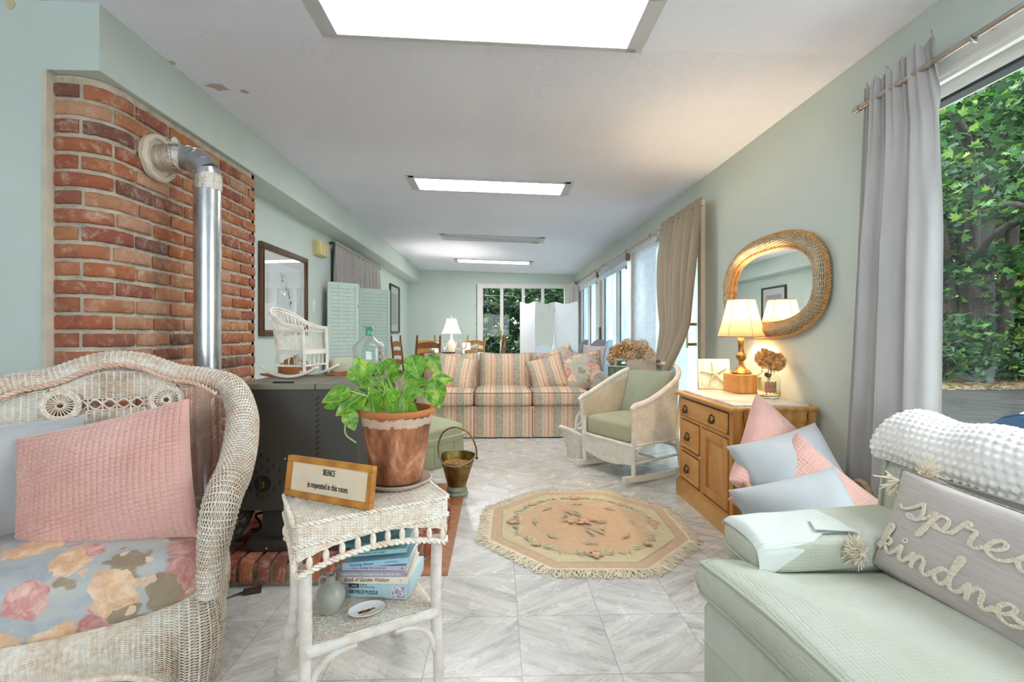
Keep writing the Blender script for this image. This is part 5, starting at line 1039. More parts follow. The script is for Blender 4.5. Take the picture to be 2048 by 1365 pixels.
def drape(mb, p0, p1, z0, z1, folds, amp, wob=0, seed=0, n=200, rows=26, header=.06, botscale=1, col=None, endz=None, nrm=None):
    # cloth between two plan points, folded, with a gathered header over the rod
    p0, p1 = np.array(p0, float), np.array(p1, float); L_ = np.linalg.norm(p1-p0); d_ = (p1-p0)/L_; nn = np.array((d_[1], -d_[0])) if nrm is None else np.array(nrm)
    rg_ = np.random.default_rng(seed); s = np.linspace(0, 1, n); ph = np.cumsum(1+.5*np.sin(s*7+rg_.uniform(0, 6))+.3*np.sin(s*17+rg_.uniform(0, 6))); ph = ph/ph[-1]*folds*2*pi
    Z = []
    for i, f in enumerate(np.linspace(0, 1, rows)):
        z = z1+(z0-z1)*f; a = amp*(.35+.65*min(1, f*3.0)) if z < z1-header*.6 else amp*.55
        if abs(z-(z1-header)) < (z1-z0)/rows*.8: a = amp*.12
        off = a*np.sin(ph+wob*f*np.sin(s*5))+a*.3*np.sin(2.3*ph+1); q = p0[None]+d_[None]*(s*L_*(1+(botscale-1)*f))[:, None]+nn[None]*off[:, None]
        zz_ = z+(np.sin(ph*1.0)*.008 if f < .04 else 0)
        Z.append(np.stack([q[:, 0], q[:, 1], np.full(n, z)+(np.sin(ph)*.008 if f < .04 else 0)], 1))
    mb.grid(np.array(Z), col=col); return mb
t = thing('cafe_curtain', 'short taupe curtain on a rod high on the left wall above the folding screen', 'curtain', (0, 0, 0))
mb = MB(); drape(mb, (XL+.055, 5.33), (XL+.055, 7.34), 1.15, 2.09, 26, .022, seed=2, n=420, rows=18); mb.build('cloth', curtain_g, t, auto=80)
mb = MB(); mb.tube([(XL+.05, 5.27, 2.06), (XL+.05, 7.40, 2.06)], .007, 8); mb.ball((XL+.05, 5.26, 2.06), .015, 8); mb.box(XL, XL+.055, 5.29, 5.30, 2.05, 2.07).box(XL, XL+.055, 7.37, 7.38, 2.05, 2.07); mb.build('rod', metal('dark_rod', '5A524C', .4), t)
mb = MB(); mb.box(XL-.07, XL-.064, 5.35, 7.3, 1.1, 2.02); o = mb.build('window_2', plain('frosted_pane', 'C9D6D8', .3), smooth=False); struct(o, 'frosted window behind the cafe curtain')
# folding screen in seafoam, with a slatted brick pattern
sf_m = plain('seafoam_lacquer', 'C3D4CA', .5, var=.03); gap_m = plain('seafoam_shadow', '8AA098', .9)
def screen_panel(parent, p, q, h, mat, pat=True, th=.02, gaps=None):
    L_ = hypot(q[0]-p[0], q[1]-p[1]); M = TM((p[0], p[1], 0), (0, 0, atan2(q[1]-p[1], q[0]-p[0]))); mb = MB(); f = .035
    for a, b, c_, d in ((0, f, .02, h), (L_-f, L_, .02, h), (f, L_-f, h-f, h), (f, L_-f, .02, .10)): mb.box(a, b, -th/2, th/2, c_, d, M)
    if pat:
        k = 0; z = .105
        while z < h-f-.01:
            x = f+.002
            sp_ = [f+(L_-2*f)*(.30 if k % 2 else .68)]
            for e in sp_+[L_-f-.002]: mb.box(x, e, -th*.3, th*.3, z+.0015, min(z+.0385, h-f), M); x = e+.003
            z += .041; k += 1
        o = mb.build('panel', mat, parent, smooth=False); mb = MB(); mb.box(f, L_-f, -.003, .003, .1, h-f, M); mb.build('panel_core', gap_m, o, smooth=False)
    else: mb.box(f, L_-f, -th*.3, th*.3, .1, h-f, M); o = mb.build('panel', mat, parent, smooth=False)
    return o
t = thing('folding_screen', 'seafoam folding screen with a slatted brick pattern, standing by the left wall', 'folding screen')
for p, q in (((-1.80, 5.05), (-1.548, 5.28)), ((-1.548, 5.285), (-1.665, 5.735)), ((-1.665, 5.74), (-1.368, 6.02)), ((-1.368, 6.025), (-1.50, 6.40))): screen_panel(t, p, q, 1.605, sf_m)
mb = MB()
for z in (.3, .85, 1.35): mb.tube([(-1.545, 5.275, z-.02), (-1.545, 5.275, z+.02)], .006, 8)
mb.build('hinge', brass, t)
# ---------------------------------------------------------------- dining area
cloth = plain('white_tablecloth', 'D9DAD6', .85, var=.03, bump=.1); TX, TY = -.62, 7.25
t = thing('dining_table', 'round dining table under a floor-length white cloth, beyond the striped sofa', 'table', (TX, TY, 0))
mb = MB(); mb.lathe([(.001, .715), (.62, .715), (.62, .735), (.001, .735)], 40); mb.build('table_top', walnut, t)
mb = MB(); mb.tube([(0, 0, .02), (0, 0, .715)], .05, 12); mb.lathe([(.001, 0), (.25, 0), (.22, .03), (.05, .06)], 24); mb.build('pedestal', walnut, t)
a = np.linspace(0, 2*pi, 200, endpoint=False); rows = [np.stack([r*np.cos(a), r*np.sin(a), z+0*a], 1) for r, z in ((.001, .740), (.3, .740), (.62, .740), (.637, .734))]
for f in np.linspace(.1, 1, 8): rr = .64+.03*f+(.035*f)*np.sin(a*14)+.01*f*np.sin(a*5+1); rows.append(np.stack([rr*np.cos(a), rr*np.sin(a), .73-.66*f+0*a], 1))
mb = MB(); mb.grid(np.array(rows), False, True); o = mb.build('tablecloth', cloth, auto=80); o.location = (TX, TY, .002); tag(o, 'white cloth draped over the round dining table', 'tablecloth')
oak = wood('chestnut_wood', '6E4020', 'A4672F', 5, (1, 1, .3), .4); oakl = wood('honey_wood', 'A4682E', 'CE9A55', 5, (1, 1, .3), .4)
def ladder(lab, x, y, rz, mat=oak):
    t = thing('ladderback_chair', lab, 'chair', (x, y, 0), rz, 'ladderback dining chairs')
    for s in (-1, 1):
        mb = MB(); mb.tube([(s*.19, 0, 0), (s*.19, .0, .45), (s*.185, .03, .8), (s*.18, .05, .97)], .016, 10); mb.lathe([(.016, .965), (.010, .975), (.017, .99), (.013, 1.01), (.007, 1.03), (.001, 1.035)], 12, cx=s*.18, cy=.05); mb.build('post', mat, t)
        mb = MB(); mb.tube([(s*.20, -.38, 0), (s*.20, -.38, .44)], .016, 10); mb.build('leg', mat, t)
    for k, z in enumerate((.56, .70, .84)):
        mb = MB(); xs = np.linspace(-.17, .17, 15)[:, None]; top_ = z+.075+.022*np.cos(xs/.17*pi/2)*1.0; P = np.stack([np.hstack([xs, .015+.05*(z-.45)+.03*np.cos(xs/.17*pi/2)-.01, np.full_like(xs, z)+.012*np.cos(xs/.17*pi/2)]), np.hstack([xs, .015+.05*(z-.45)+.03*np.cos(xs/.17*pi/2)-.01, top_])], 1)
        mb.grid(P); mb.grid(P+np.array((0, .010, 0)), flip=True); mb.grid(np.stack([P[:, 1], P[:, 1]+np.array((0, .010, 0))], 1)); mb.build('slat', mat, t)
    mb = MB(); mb.box(-.20, .20, -.39, .0, .43, .455, r=.01); mb.build('seat', plain('rush_seat', 'B59A66', .8, bump=.3), t)
    mb = MB(); 
    for z in (.15, .28): mb.tube([(-.2, -.38, z), (.2, -.38, z)], .009, 8).tube([(-.19, 0, z), (.19, 0, z)], .009, 8)
    for s in (-1, 1): mb.tube([(s*.2, -.38, .2), (s*.19, 0, .2)], .009, 8)
    mb.build('stretcher', mat, t); return t
ladder('light honey ladderback chair at the far left of the dining table', -1.22, 8.30, R(40), oakl)
ladder('dark ladderback chair nearest the sofa, back towards the camera', -.97, 6.55, R(-142), oak)
ladder('honey ladderback chair to the right behind the dining table', -.40, 8.35, R(-32), oakl)
ladder('dark ladderback chair seen edge-on at the left side of the table', -1.52, 7.35, R(80), oak)
ladder('reddish ladderback chair at the right side, in front of the garden door', .06, 7.0, R(-96), oak)
t = thing('table_lamp', 'lit white bell-shaded lamp on the dining table, glowing against the far wall', 'lamp', (-.725, 7.52, .745)); cer = plain('blue_white_ceramic', 'D9D2C6', .25, var=.2, scale=45)
mb = MB(); mb.lathe([(.001, 0), (.06, 0), (.06, .01), (.04, .02), (.055, .06), (.062, .11), (.055, .16), (.03, .20), (.015, .22), (.012, .30)], 28); mb.build('base', cer, t)
wsh = transl('white_silk_shade', 'E4DCD0', .25, .8); lampshade(t, .305, .545, .165, .075, .45, 8, wsh); mb = MB(); mb.tube([(0, 0, .54), (0, 0, .575)], .004, 6).ball((0, 0, .58), .009, 6); mb.build('finial', brass, t); bulb(t, .40, 12, (1, .95, .90), .03)
gobl = glass('clear_goblet', (1, 1, 1), 0, 1.3)
t0 = None
for lab, x, y in (('clear goblet left of the lamp, in front of the dark chair', -.875, 7.10), ('clear goblet nearer the lamp base', -.80, 7.22), ('clear goblet by the honey chair on the right of the table', -.32, 7.35)):
    if t0 is None:
        t0 = thing('goblet', lab, 'glass', (x, y, .744), group='goblets on the dining table'); mb = MB(); mb.lathe([(.001, 0), (.033, .002), (.006, .008), (.005, .07), (.02, .085), (.034, .12), (.036, .15), (.032, .175), (.030, .175), (.033, .15), (.031, .12), (.018, .09), (.001, .085)], 24); mb.build('bowl', gobl, t0)
    else: dup(t0, lab, (x, y, .744))
t = thing('serving_tray', 'round wooden tray under the lamp on the dining table', 'tray', (-.72, 7.30, .744)); mb = MB(); mb.lathe([(.001, .005), (.13, .005), (.15, .03), (.155, .03), (.14, 0), (.001, 0)], 30, sx=1.1, sy=.7); mb.build('tray', walnut, t); t.location = (-.72, 7.05, .744)
t = thing('china_pitcher', 'white china pitcher with a looped handle beside the dining lamp', 'pitcher', (-.60, 7.40, .744)); mb = MB(); mb.lathe([(.001, 0), (.04, 0), (.065, .04), (.07, .09), (.05, .14), (.042, .17), (.05, .20), (.046, .20), (.038, .17), (.045, .14)], 28); mb.build('body', cer, t); mb = MB(); mb.tube(crm([(.045, 0, .18), (.10, 0, .18), (.12, 0, .13), (.10, 0, .08), (.068, 0, .07)], 16), .009, 8); mb.build('handle', plain('pink_glaze', 'C99A86', .3), t)
t = thing('covered_bowl', 'speckled covered china bowl in front of the dining lamp', 'bowl', (-.56, 6.92, .744)); mb = MB(); mb.lathe([(.001, 0), (.03, 0), (.055, .02), (.058, .05), (.056, .055)], 24); mb.build('bowl', cer, t); mb = MB(); mb.lathe([(.058, .055), (.04, .085), (.012, .095), (.010, .105), (.013, .11), (.001, .117)], 24); mb.build('lid', cer, t)
t = thing('bread_roll', 'golden loaf on the right of the dining table', 'bread', (-.38, 6.95, .744)); mb = MB(); mb.grid(superq(.20, .10, .07, .7, .8, 12, 24, .08, 3)+np.array((0, 0, .035)), False, True, flip=True); mb.build('loaf', plain('golden_crust', 'CFA06A', .7, var=.25, scale=18), t)
t = thing('striped_mug', 'small mug with grey bands near the dark chair on the dining table', 'mug', (-.94, 6.86, .744)); mb = MB(); mb.lathe([(.001, 0), (.032, 0), (.034, .08), (.031, .08), (.03, .01)], 24); mb.build('cup', cer, t); mb = MB(); mb.lathe([(.0345, .02), (.0345, .03)], 24).lathe([(.0345, .045), (.0345, .055)], 24); mb.build('band', plain('grey_band', '7C8084', .5), t)
t = thing('small_photo_frame', 'cream card frame standing at the far left of the dining table', 'picture frame', (-.98, 7.62, .744), R(10)); mb = MB(); mb.box(-.065, .065, 0, .01, 0, .16); mb.build('frame', plain('cream_frame', 'E8DDCB', .6), t, smooth=False); mb = MB(); mb.box(-.045, .045, -.001, .0, .025, .135); mb.build('picture', plain('grey_photo', 'B9AFA4', .5, var=.3, scale=30), t, smooth=False)
dup(t, 'cream card frame standing right of the lamp and pitcher', (-.50, 7.68, .744), R(-8))
# ---------------------------------------------------------------- white furniture by the garden door
wf = plain('white_lacquer', 'E9ECEE', .4, var=.02); cf = plain('cream_screen_paper', 'E6E0D2', .7, var=.03)
t = thing('white_room_divider', 'tall white three-panel room divider in front of the garden door', 'folding screen'); pp = [(.44, 8.95), (.72, 8.75), (1.10, 8.95), (1.52, 8.78)]
for i in range(3):
    p, q = pp[i], pp[i+1]; L_ = hypot(q[0]-p[0], q[1]-p[1]); mb = MB(); n = 16; xs = np.linspace(0.004, L_-.004, n); zt_ = 1.635+.022*np.cos(xs/L_*2*pi)
    poly = [(0.004, 0), (L_-.004, 0)]+[(x, z) for x, z in zip(xs[::-1], zt_[::-1])]; mb.prism(poly, -.012, .012, M=TM((p[0], p[1], 0), (0, 0, atan2(q[1]-p[1], q[0]-p[0]))) @ TM((0, 0, 0), (R(90), 0, 0))); mb.build('panel', cf if i == 1 else wf, t, smooth=False)
mb = MB()
for z in (.3, .9, 1.5): mb.tube([(1.10, 8.94, z-.03), (1.10, 8.94, z+.03)], .008, 8)
mb.build('hinge', steel, t)
t = thing('white_side_cabinet', 'white painted chest with a dark pull behind the sofa', 'cabinet', (.78, 7.2, 0)); mb = MB(); mb.box(-.20, .20, 0, .35, .0, .70, r=.006).box(-.22, .22, -.02, .37, .70, .725, r=.005); mb.build('body', wf, t); mb = MB(); mb.box(-.17, .17, -.012, 0, .56, .68, r=.004); o = mb.build('drawer', wf, t); mb = MB(); mb.ball((-.10, -.022, .62), .012, 8); mb.build('knob', plain('dark_knob', '2B2B2E', .4), o)
def arch_chair(lab, x, y, rz, sc=1):
    t = thing('arched_white_chair', lab, 'chair', (x, y, 0), rz, 'arched white chairs'); t.scale = (sc, sc, sc); mb = MB()
    poly = [(-.20, .40), (.20, .40), (.205, .66)]+[(.205*cos(a)*(1 if abs(cos(a)) < .6 else .98), .70+.17*sin(a)**.9) for a in np.linspace(.12, pi-.12, 18)]+[(-.205, .66)]; mb.prism(poly, -.012, .012, M=TM((0, 0, 0), (R(80), 0, 0))); mb.build('backrest', wf, t, smooth=False)
    mb = MB(); mb.box(-.22, .22, -.48, -.06, .40, .44, r=.01); mb.build('seat', wf, t)
    for sx in (-1, 1):
        for y_ in (-.45, -.09): mb = MB(); mb.tube([(sx*.19, y_, 0), (sx*.18, y_, .41)], [.014, .02], 10); mb.build('leg', wf, t)
    return t
arch_chair('white chair with a scalloped arched back, nearest behind the sofa', .96, 6.35, R(8))
arch_chair('farther small white chair with an arched back beside the glass decanter', .87, 8.1, R(20))
t = thing('glass_decanter', 'tall pointed clear glass decanter among the white chairs', 'decanter', (.92, 7.35, .727)); mb = MB(); mb.lathe([(.001, 0), (.05, 0), (.055, .03), (.04, .10), (.018, .18), (.012, .24), (.018, .26), (.014, .30), (.004, .36), (.001, .37)], 28); mb.build('body', gobl, t); t.location = (.90, 7.32, .727)
grw = plain('grey_upholstery', 'A2A4A8', .85, var=.05); grw2 = plain('pale_blue_grey_back', 'B6C2CE', .7, var=.03)
t = thing('grey_wing_chair', 'small grey high-backed chair with curved wings behind the right end of the sofa', 'chair', (1.24, 6.05, 0), R(-30))
mb = MB(); poly = [(-.16, .38), (.16, .38), (.17, .60)]+[(.17*cos(a), .74+.24*sin(a)) for a in np.linspace(0, pi, 16)]+[(-.17, .60)]; mb.prism(poly, -.02, .02, M=TM((0, .22, 0), (R(84), 0, 0))); mb.build('backrest', grw, t)
for s in (-1, 1):
    mb = MB(); poly = [(-.05, .38), (.38, .38), (.36, .62), (.30, .80), (.20, .93), (.05, .97), (-.03, .97)]; mb.prism(poly, -.015, .015, M=TM((s*.17, .24, 0), (R(90), 0, R(-90)))); mb.build('wing', grw2 if s > 0 else grw, t, smooth=False)
mb = MB(); mb.box(-.18, .18, -.18, .24, .30, .42, r=.02); mb.build('seat', grw, t)
for sx in (-1, 1):
    for y_ in (-.14, .2): mb = MB(); mb.tube([(sx*.14, y_, 0), (sx*.14, y_, .31)], .016, 8); mb.build('leg', walnut, t)
pillow('throw_pillow', velvet('pale_pink_velvet', 'DDBFB8', 'E8CFC8'), .28, .38, .12, TM((1.21, 5.92, .72), (R(78), R(4), R(-22))), 'pale pink pillow standing in the grey high-backed chair', 'pillow', seed=3)
# planter box with hydrangeas on a dark stool
gp = NT('worn_green_paint', .8); go = gp.co(); gp.col(gp.ramp(gp.noise(gp.map(go, (6, 6, .6)), 6, 5, .7), [(.35, '3E4A3C'), (.55, '66745E'), (.68, '9AA58C')])); gp = gp.m; gp2 = plain('weathered_pale_green', 'A9B8AC', .8, var=.15, scale=30)
t = thing('planter_crate', 'weathered green wooden crate with a spindle handle, behind the rocking chair', 'planter', (1.38, 4.85, .44), R(-28))
mb = MB(); 
for a, b, c_, d in ((-.19, .19, -.15, -.135), (-.19, .19, .135, .15), (-.19, -.175, -.135, .135), (.175, .19, -.135, .135), (-.19, .19, -.15, .15)): mb.box(a, b, c_, d, .0, .27 if (b-a < .3 or d-c_ < .1) else .012)
mb.build('box', gp, t, smooth=False); mb = MB(); 
for a, b, c_, d in ((-.20, .20, -.16, -.13), (-.20, .20, .13, .16), (-.20, -.17, -.13, .13), (.17, .20, -.13, .13)): mb.box(a, b, c_, d, .27, .285, r=.003)
mb.build('rim', gp2, t); mb = MB(); mb.tube([(-.10, -.145, .345), (.14, -.145, .345)], .013, 10)
for x in (-.11, .15): mb.box(x-.012, x+.012, -.16, -.135, .28, .36, r=.003)
for x in (-.04, .02, .08): mb.lathe([(.014, 0), (.017, .006), (.014, .012)], 12, M=TM((x, -.145, .345), (0, R(90), 0)))
mb.build('spindle_handle', gp2, t)
first = None
for i, (x, y, z, r_) in enumerate(((1.22, 4.83, .80, .085), (1.31, 4.80, .86, .10), (1.42, 4.78, .85, .10), (1.47, 4.74, .92, .08), (1.38, 4.88, .92, .09), (1.52, 4.70, .84, .08), (1.27, 4.90, .86, .09), (1.36, 4.72, .80, .08))):
    labs = ['dried hydrangea head at the far left of the crate, hanging over its corner', 'tan dried hydrangea head left of the middle of the crate', 'dried hydrangea head in the middle of the crate, above the spindle handle', 'topmost dried hydrangea head of the crate', 'dried hydrangea head at the back of the crate below the topmost one', 'dried hydrangea head at the right end of the crate by the curtain', 'dried hydrangea head at the back left of the crate', 'low dried hydrangea head just behind the spindle handle']
    mb = MB(); petals(mb, (0, 0, 0), r_, 420, .0125, 20+i, ('D8A45C', 'E8C084', 'F0D6A8', 'C08C4A') if i < 2 or i == 6 else ('E0BC88', 'EED8B4', 'E8CCBC', 'C89C66')); o = mb.build('dried_hydrangea', dry, smooth=False); o.location = (x, y, z); tag(o, labs[i], 'dried flower', 'dried hydrangeas in the crate')
t = thing('dark_stool', 'dark blue stool carrying the green crate', 'stool', (1.38, 4.85, 0), R(-28)); nb = plain('navy_paint', '26405C', .5); mb = MB(); mb.box(-.2, .2, -.16, .16, .405, .438, r=.005); mb.build('seat', nb, t)
for sx in (-1, 1):
    for sy in (-1, 1): mb = MB(); mb.tube([(sx*.19, sy*.14, 0), (sx*.16, sy*.12, .41)], .018, 8); mb.build('leg', nb, t)
# ---------------------------------------------------------------- shades and curtains on the right
pl = transl('pleated_shade_cloth', 'E9E9EC', .5, .8); t = thing('pleated_shade', 'white pleated window shade hanging beside the brown curtain', 'blind', (XR-.012, 0, 0))
Y = np.array([4.80, 5.60]); zz_ = np.linspace(.08, 2.02, 160); P = np.array([[(-.008-.004*(k % 2), y, z) for y in Y] for k, z in enumerate(zz_)]); mb = MB(); mb.grid(P); mb.build('pleats', pl, t, smooth=False)
mb = MB(); mb.box(-.03, .0, 4.78, 5.62, 2.02, 2.06).box(-.02, .0, 4.80, 5.60, .05, .08); mb.build('rails', white, t, smooth=False)
for lab, ya, yb in (('rolled white shade above the sliding door nearest the pleated shade', 5.80, 7.35), ('rolled white shade above the farthest sliding door', 7.55, 9.15)):
    t = thing('roller_shade', lab, 'blind', (XR-.04, 0, 0), group='roller shades'); mb = MB(); mb.tube([(0, ya, 2.0), (0, yb, 2.0)], .03, 14); mb.box(-.004, .0, ya+.02, yb-.02, 1.90, 2.0).box(-.01, .006, ya+.02, yb-.02, 1.885, 1.902); mb.build('roll', pl, t); mb = MB(); mb.box(-.02, .03, ya-.02, ya, 1.96, 2.05).box(-.012, .002, ya+.02, ya+.05, 1.86, 1.89, col=None); mb.build('bracket', plain('rust_bracket', '8C6B58', .6), t, smooth=False)
t = thing('curtain_rod', 'nickel curtain rod with brackets running above the sliding doors', 'curtain rod', (XR-.09, 0, 2.06)); mb = MB(); mb.tube([(0, 3.60, 0), (0, 9.25, 0)], .010, 10); mb.build('rod', steel, t)
for y in (3.66, 4.78, 5.66, 6.9, 7.5, 9.2): mb = MB(); mb.tube([(.06, y, .0), (.02, y, .012), (0, y, -.014)], .005, 6); mb.tube([(.012*cos(a), y, .016*sin(a)) for a in np.linspace(0, 2*pi, 14, endpoint=False)], .004, 6, closed=True); mb.build('bracket', steel, t)
mb = MB(); mb.ball((0, 9.27, 0), .03, 8); mb.build('finial', plain('dark_finial', '4A4A50', .4), t)
brc = transl('tan_curtain_cloth', 'A3947E', .06, .7, .2, 260, (1, 1, .3))
t = thing('tan_curtain', 'tan curtain hanging from the rod and tucked over the rocking chair back', 'curtain')
mb = MB(); n, rows = 220, 60; s = np.linspace(0, 1, n); Z = []
for f in np.linspace(0, 1, rows):
    # width along Y narrows towards the bottom, where the cloth gathers over the chair back
    z = 2.105-(2.105-.76)*f; g = f**1.5
    g = f**2.6; y0 = 4.46*(1-g)+3.90*g; y1 = 3.54*(1-g)+3.60*g; bow = .10*sin(pi*f)
    y = y0+(y1-y0)*s; a = .028*(.3+.7*min(1, f*4)); a = .006 if abs(z-2.06) < .015 else a
    x = XR-.095-.10*g-.12*max(0, (f-.72)/.28)**1.3-bow*.3+a*np.sin(s*2*pi*6.5+1.2*f*np.sin(3*s))+a*.5*np.sin(s*2*pi*2.2+2+3*f)-.02*f; Z.append(np.stack([x, y, np.full(n, z)], 1))
mb.grid(np.array(Z)); mb.build('cloth', brc, t, auto=80)
# the tail that lies along the chair back
mb = MB(); Z = []
for i, f in enumerate(np.linspace(0, 1, 40)):
    c_ = np.array([1.29, 3.72, .825])*(1-f)+np.array([1.12, 3.955, .805])*f; k = (1-f)**.6; q = []
    for j in np.linspace(-1, 1, 28): q.append((c_[0]-.873*(.045*j+.012*k*sin(j*6+f*5)), c_[1]-.487*(.045*j), c_[2]+.020*(1-j*j)-.11*k*max(0, j)**1.4-.05*max(0, -j)**1.5+.012*sin(f*9+j*3)*k))
    Z.append(q)
Zb = np.array(Z); mb.grid(Zb); mb.build('tail', brc, t, auto=80)
t = thing('grey_curtain', 'narrow grey curtain in the far right corner', 'curtain'); mb = MB(); drape(mb, (1.60, 9.22), (1.50, 9.62), .05, 2.10, 7, .03, seed=5, n=120, rows=24); mb.build('cloth', curtain_g, t, auto=80)
# big curtain at the picture window
t = thing('grey_curtain', 'tall grey curtain gathered at the left edge of the picture window', 'curtain'); mb = MB(); n, rows = 260, 70; s = np.linspace(0, 1, n); Z = []
for f in np.linspace(0, 1, rows):
    z = 2.10-(2.10-.03)*f; y0 = 1.97+.13*f**1.1; y1 = 1.635+.012*f; a = .026*(.25+.75*min(1, f*3)); hd = abs(z-2.03) < .02
    a = .010 if hd else a; sh = .9+.3*s
    ph = s*2*pi*3.4+.9*np.sin(4*s)+(5*s*max(0, .12-f)*4); x = XR-.085-.012*f+a*np.sin(ph)+a*.35*np.sin(2.1*ph+1.3+f)+(.008*np.sin(ph*3)*(1 if f < .12 else max(0, 1-(f-.12)*6))); zt_ = z+(.02*np.sin(ph*1.5)+.035*s if f < .02 else (.02*s if f < .05 else 0)); Z.append(np.stack([x, y0+(y1-y0)*s, zt_+0*s], 1))
Zc = np.array(Z); mb.grid(Zc); mb.build('cloth', transl('silver_grey_curtain', 'B4B1AF', .06, .6, .15, 300, (1, 1, .3)), t, auto=80)
t = thing('curtain_rod', 'nickel curtain rod above the picture window', 'curtain rod', (XR-.085, 0, 2.032)); mb = MB(); mb.tube([(0, .1, 0), (0, 1.99, 0)], .011, 12); mb.tube([(0, 1.99, 0), (0, 2.02, 0)], .014, 12); mb.build('rod', steel, t)
mb = MB(); mb.tube(crm([(.08, 1.50, .03), (.03, 1.50, .02), (-.014, 1.5, .0), (-.012, 1.50, -.014), (.006, 1.5, -.018)], 14), .005, 8); mb.build('bracket', steel, t)
# ---------------------------------------------------------------- octagonal rug
t = thing('octagonal_rug', 'octagonal peach rug with floral border and cream fringe, in the middle of the floor', 'rug', (.475, 2.57, 0), R(-2))
def octo(ap, n=8): r = ap/cos(pi/8); return [(r*cos(pi/8+k*pi/4), r*sin(pi/8+k*pi/4)) for k in range(n)]
AP = .505; mb = MB(); mb.prism(octo(AP), .001, .010, col='CFA88C')
lv = [.0102]
def flat(poly, col, dz=.0003): z = lv[0]; mb.add([(x, y, z) for x, y in poly], [tuple(range(len(poly)))], col=col)
def step(): lv[0] += .0003
step(); flat(octo(.452), 'A89B72'); step(); flat(octo(.444), 'DCCFA4'); step()
sc = [(.335*(1+.035*cos(16*a))*cos(a)/max(abs(cos((a+pi/8) % (pi/4)-pi/8)), .9), .335*(1+.035*cos(16*a))*sin(a)/max(abs(cos((a+pi/8) % (pi/4)-pi/8)), .9)) for a in np.linspace(0, 2*pi, 160, endpoint=False)]
flat([(x*1.03, y*1.03) for x, y in sc], 'C9B98A'); step(); flat(sc, 'D8AC84'); step()
flat([(x*.72, y*.72) for x, y in sc], 'D6A67E'); step()
rgf = random.Random(12)
def blob(x, y, r, col, n=9, j=.25, el=1, rot=0):
    flat([(x+r*rgf.uniform(1-j, 1+j)*(el*cos(a)*cos(rot)-sin(a)*sin(rot)), y+r*rgf.uniform(1-j, 1+j)*(el*cos(a)*sin(rot)+sin(a)*cos(rot))) for a in [k*2*pi/n for k in range(n)]], col)
def flower(x, y, s, rot=0, col='CF8E6E'):
    for k in range(5): a = rot+k*2*pi/5; blob(x+s*.55*cos(a), y+s*.55*sin(a), s*.42, col)
    step()
    for k in range(4): a = rot+.6+k*pi/2; blob(x+s*.3*cos(a), y+s*.3*sin(a), s*.25, 'E3B28C')
    step(); blob(x, y, s*.2, 'EFD3A4'); step()
def curl(x, y, L_, rot, col, w=.007, bend=2.2):
    n = 12; P = []; a = rot; px, py = x, y; pts = []
    for i in range(n): pts.append((px, py, a)); px += L_/n*cos(a); py += L_/n*sin(a); a += bend/n
    q = [(p[0]-w*sin(pi*i/(n-1))*sin(p[2]), p[1]+w*sin(pi*i/(n-1))*cos(p[2])) for i, p in enumerate(pts)]+[(p[0]+w*sin(pi*i/(n-1))*sin(p[2]), p[1]-w*sin(pi*i/(n-1))*cos(p[2])) for i, p in list(enumerate(pts))[::-1]]
    V = [(a_, b_, lv[0]) for a_, b_ in q]; F = [(i, i+1, 2*n-2-i, 2*n-1-i) for i in range(n-1)]; mb.add(V, F, col=col)
for k in range(8):
    a = k*pi/4; cx_, cy_ = .385*cos(a), .385*sin(a); tx_, ty_ = -sin(a), cos(a)
    for s in (-1, 1):
        curl(cx_+s*.045*tx_, cy_+s*.045*ty_, .07, a+s*pi/2, '7A8E86', .008, s*1.6); curl(cx_+s*.10*tx_-.02*cos(a), cy_+s*.10*ty_-.02*sin(a), .07, a+s*pi/2+.5*s, 'A8B49A', .006, -s*2.6); curl(cx_+s*.035*tx_, cy_+s*.035*ty_, .05, a+s*2.2, '8C9A82', .006, s*1.2)
    step(); flower(cx_, cy_, .040 if k % 2 == 0 else .028, a, 'C97F66' if k % 2 == 0 else 'D69C7A')
    for s in (-1, 0, 1): curl(.285*cos(a), .285*sin(a), .06, a+pi+s*.55, '7F9288' if s else 'A3AC92', .006, s*1.5)
    step()
for k, (x, y, r_, b_) in enumerate(((-.12, .05, .3, 2.6), (-.07, .09, 1.0, 2.4), (.12, -.05, 3.4, 2.6), (.07, -.09, 4.1, 2.4), (.13, .02, 4.4, -2.4), (-.13, -.02, 1.2, -2.4), (.02, .11, 2.9, -2.2), (-.02, -.11, 6.0, -2.2), (.0, .05, 1.8, 1), (.0, -.05, 4.9, 1))): curl(x, y, .11, r_, ['6F8780', '8D9F90', 'C9C092', 'A7AE8B'][k % 4], .009, b_)
step(); flower(0, 0, .055, .3, 'CC8468'); blob(.07, .02, .018, 'D9A484'); blob(-.07, -.015, .018, 'D9A484')
rugm = NT('woven_wool', .95); ro = rugm.co(); ra = rugm.attr(); rk = rugm.ramp(rugm.noise(ro, 40, 4, .7), [(.25, .80), (.75, 1.0)]); rw = rugm.mix(.42, ra, 'E4CDA8'); rugm.col(rugm.mix(1.0, rw, rk, 'MULTIPLY')); rugm.bump(rugm.noise(ro, 260, 2), .5, .003)
mb.build('pile', rugm.m, t, smooth=False)
fr = MB(); rf = np.random.default_rng(5); oc = np.array(octo(AP))
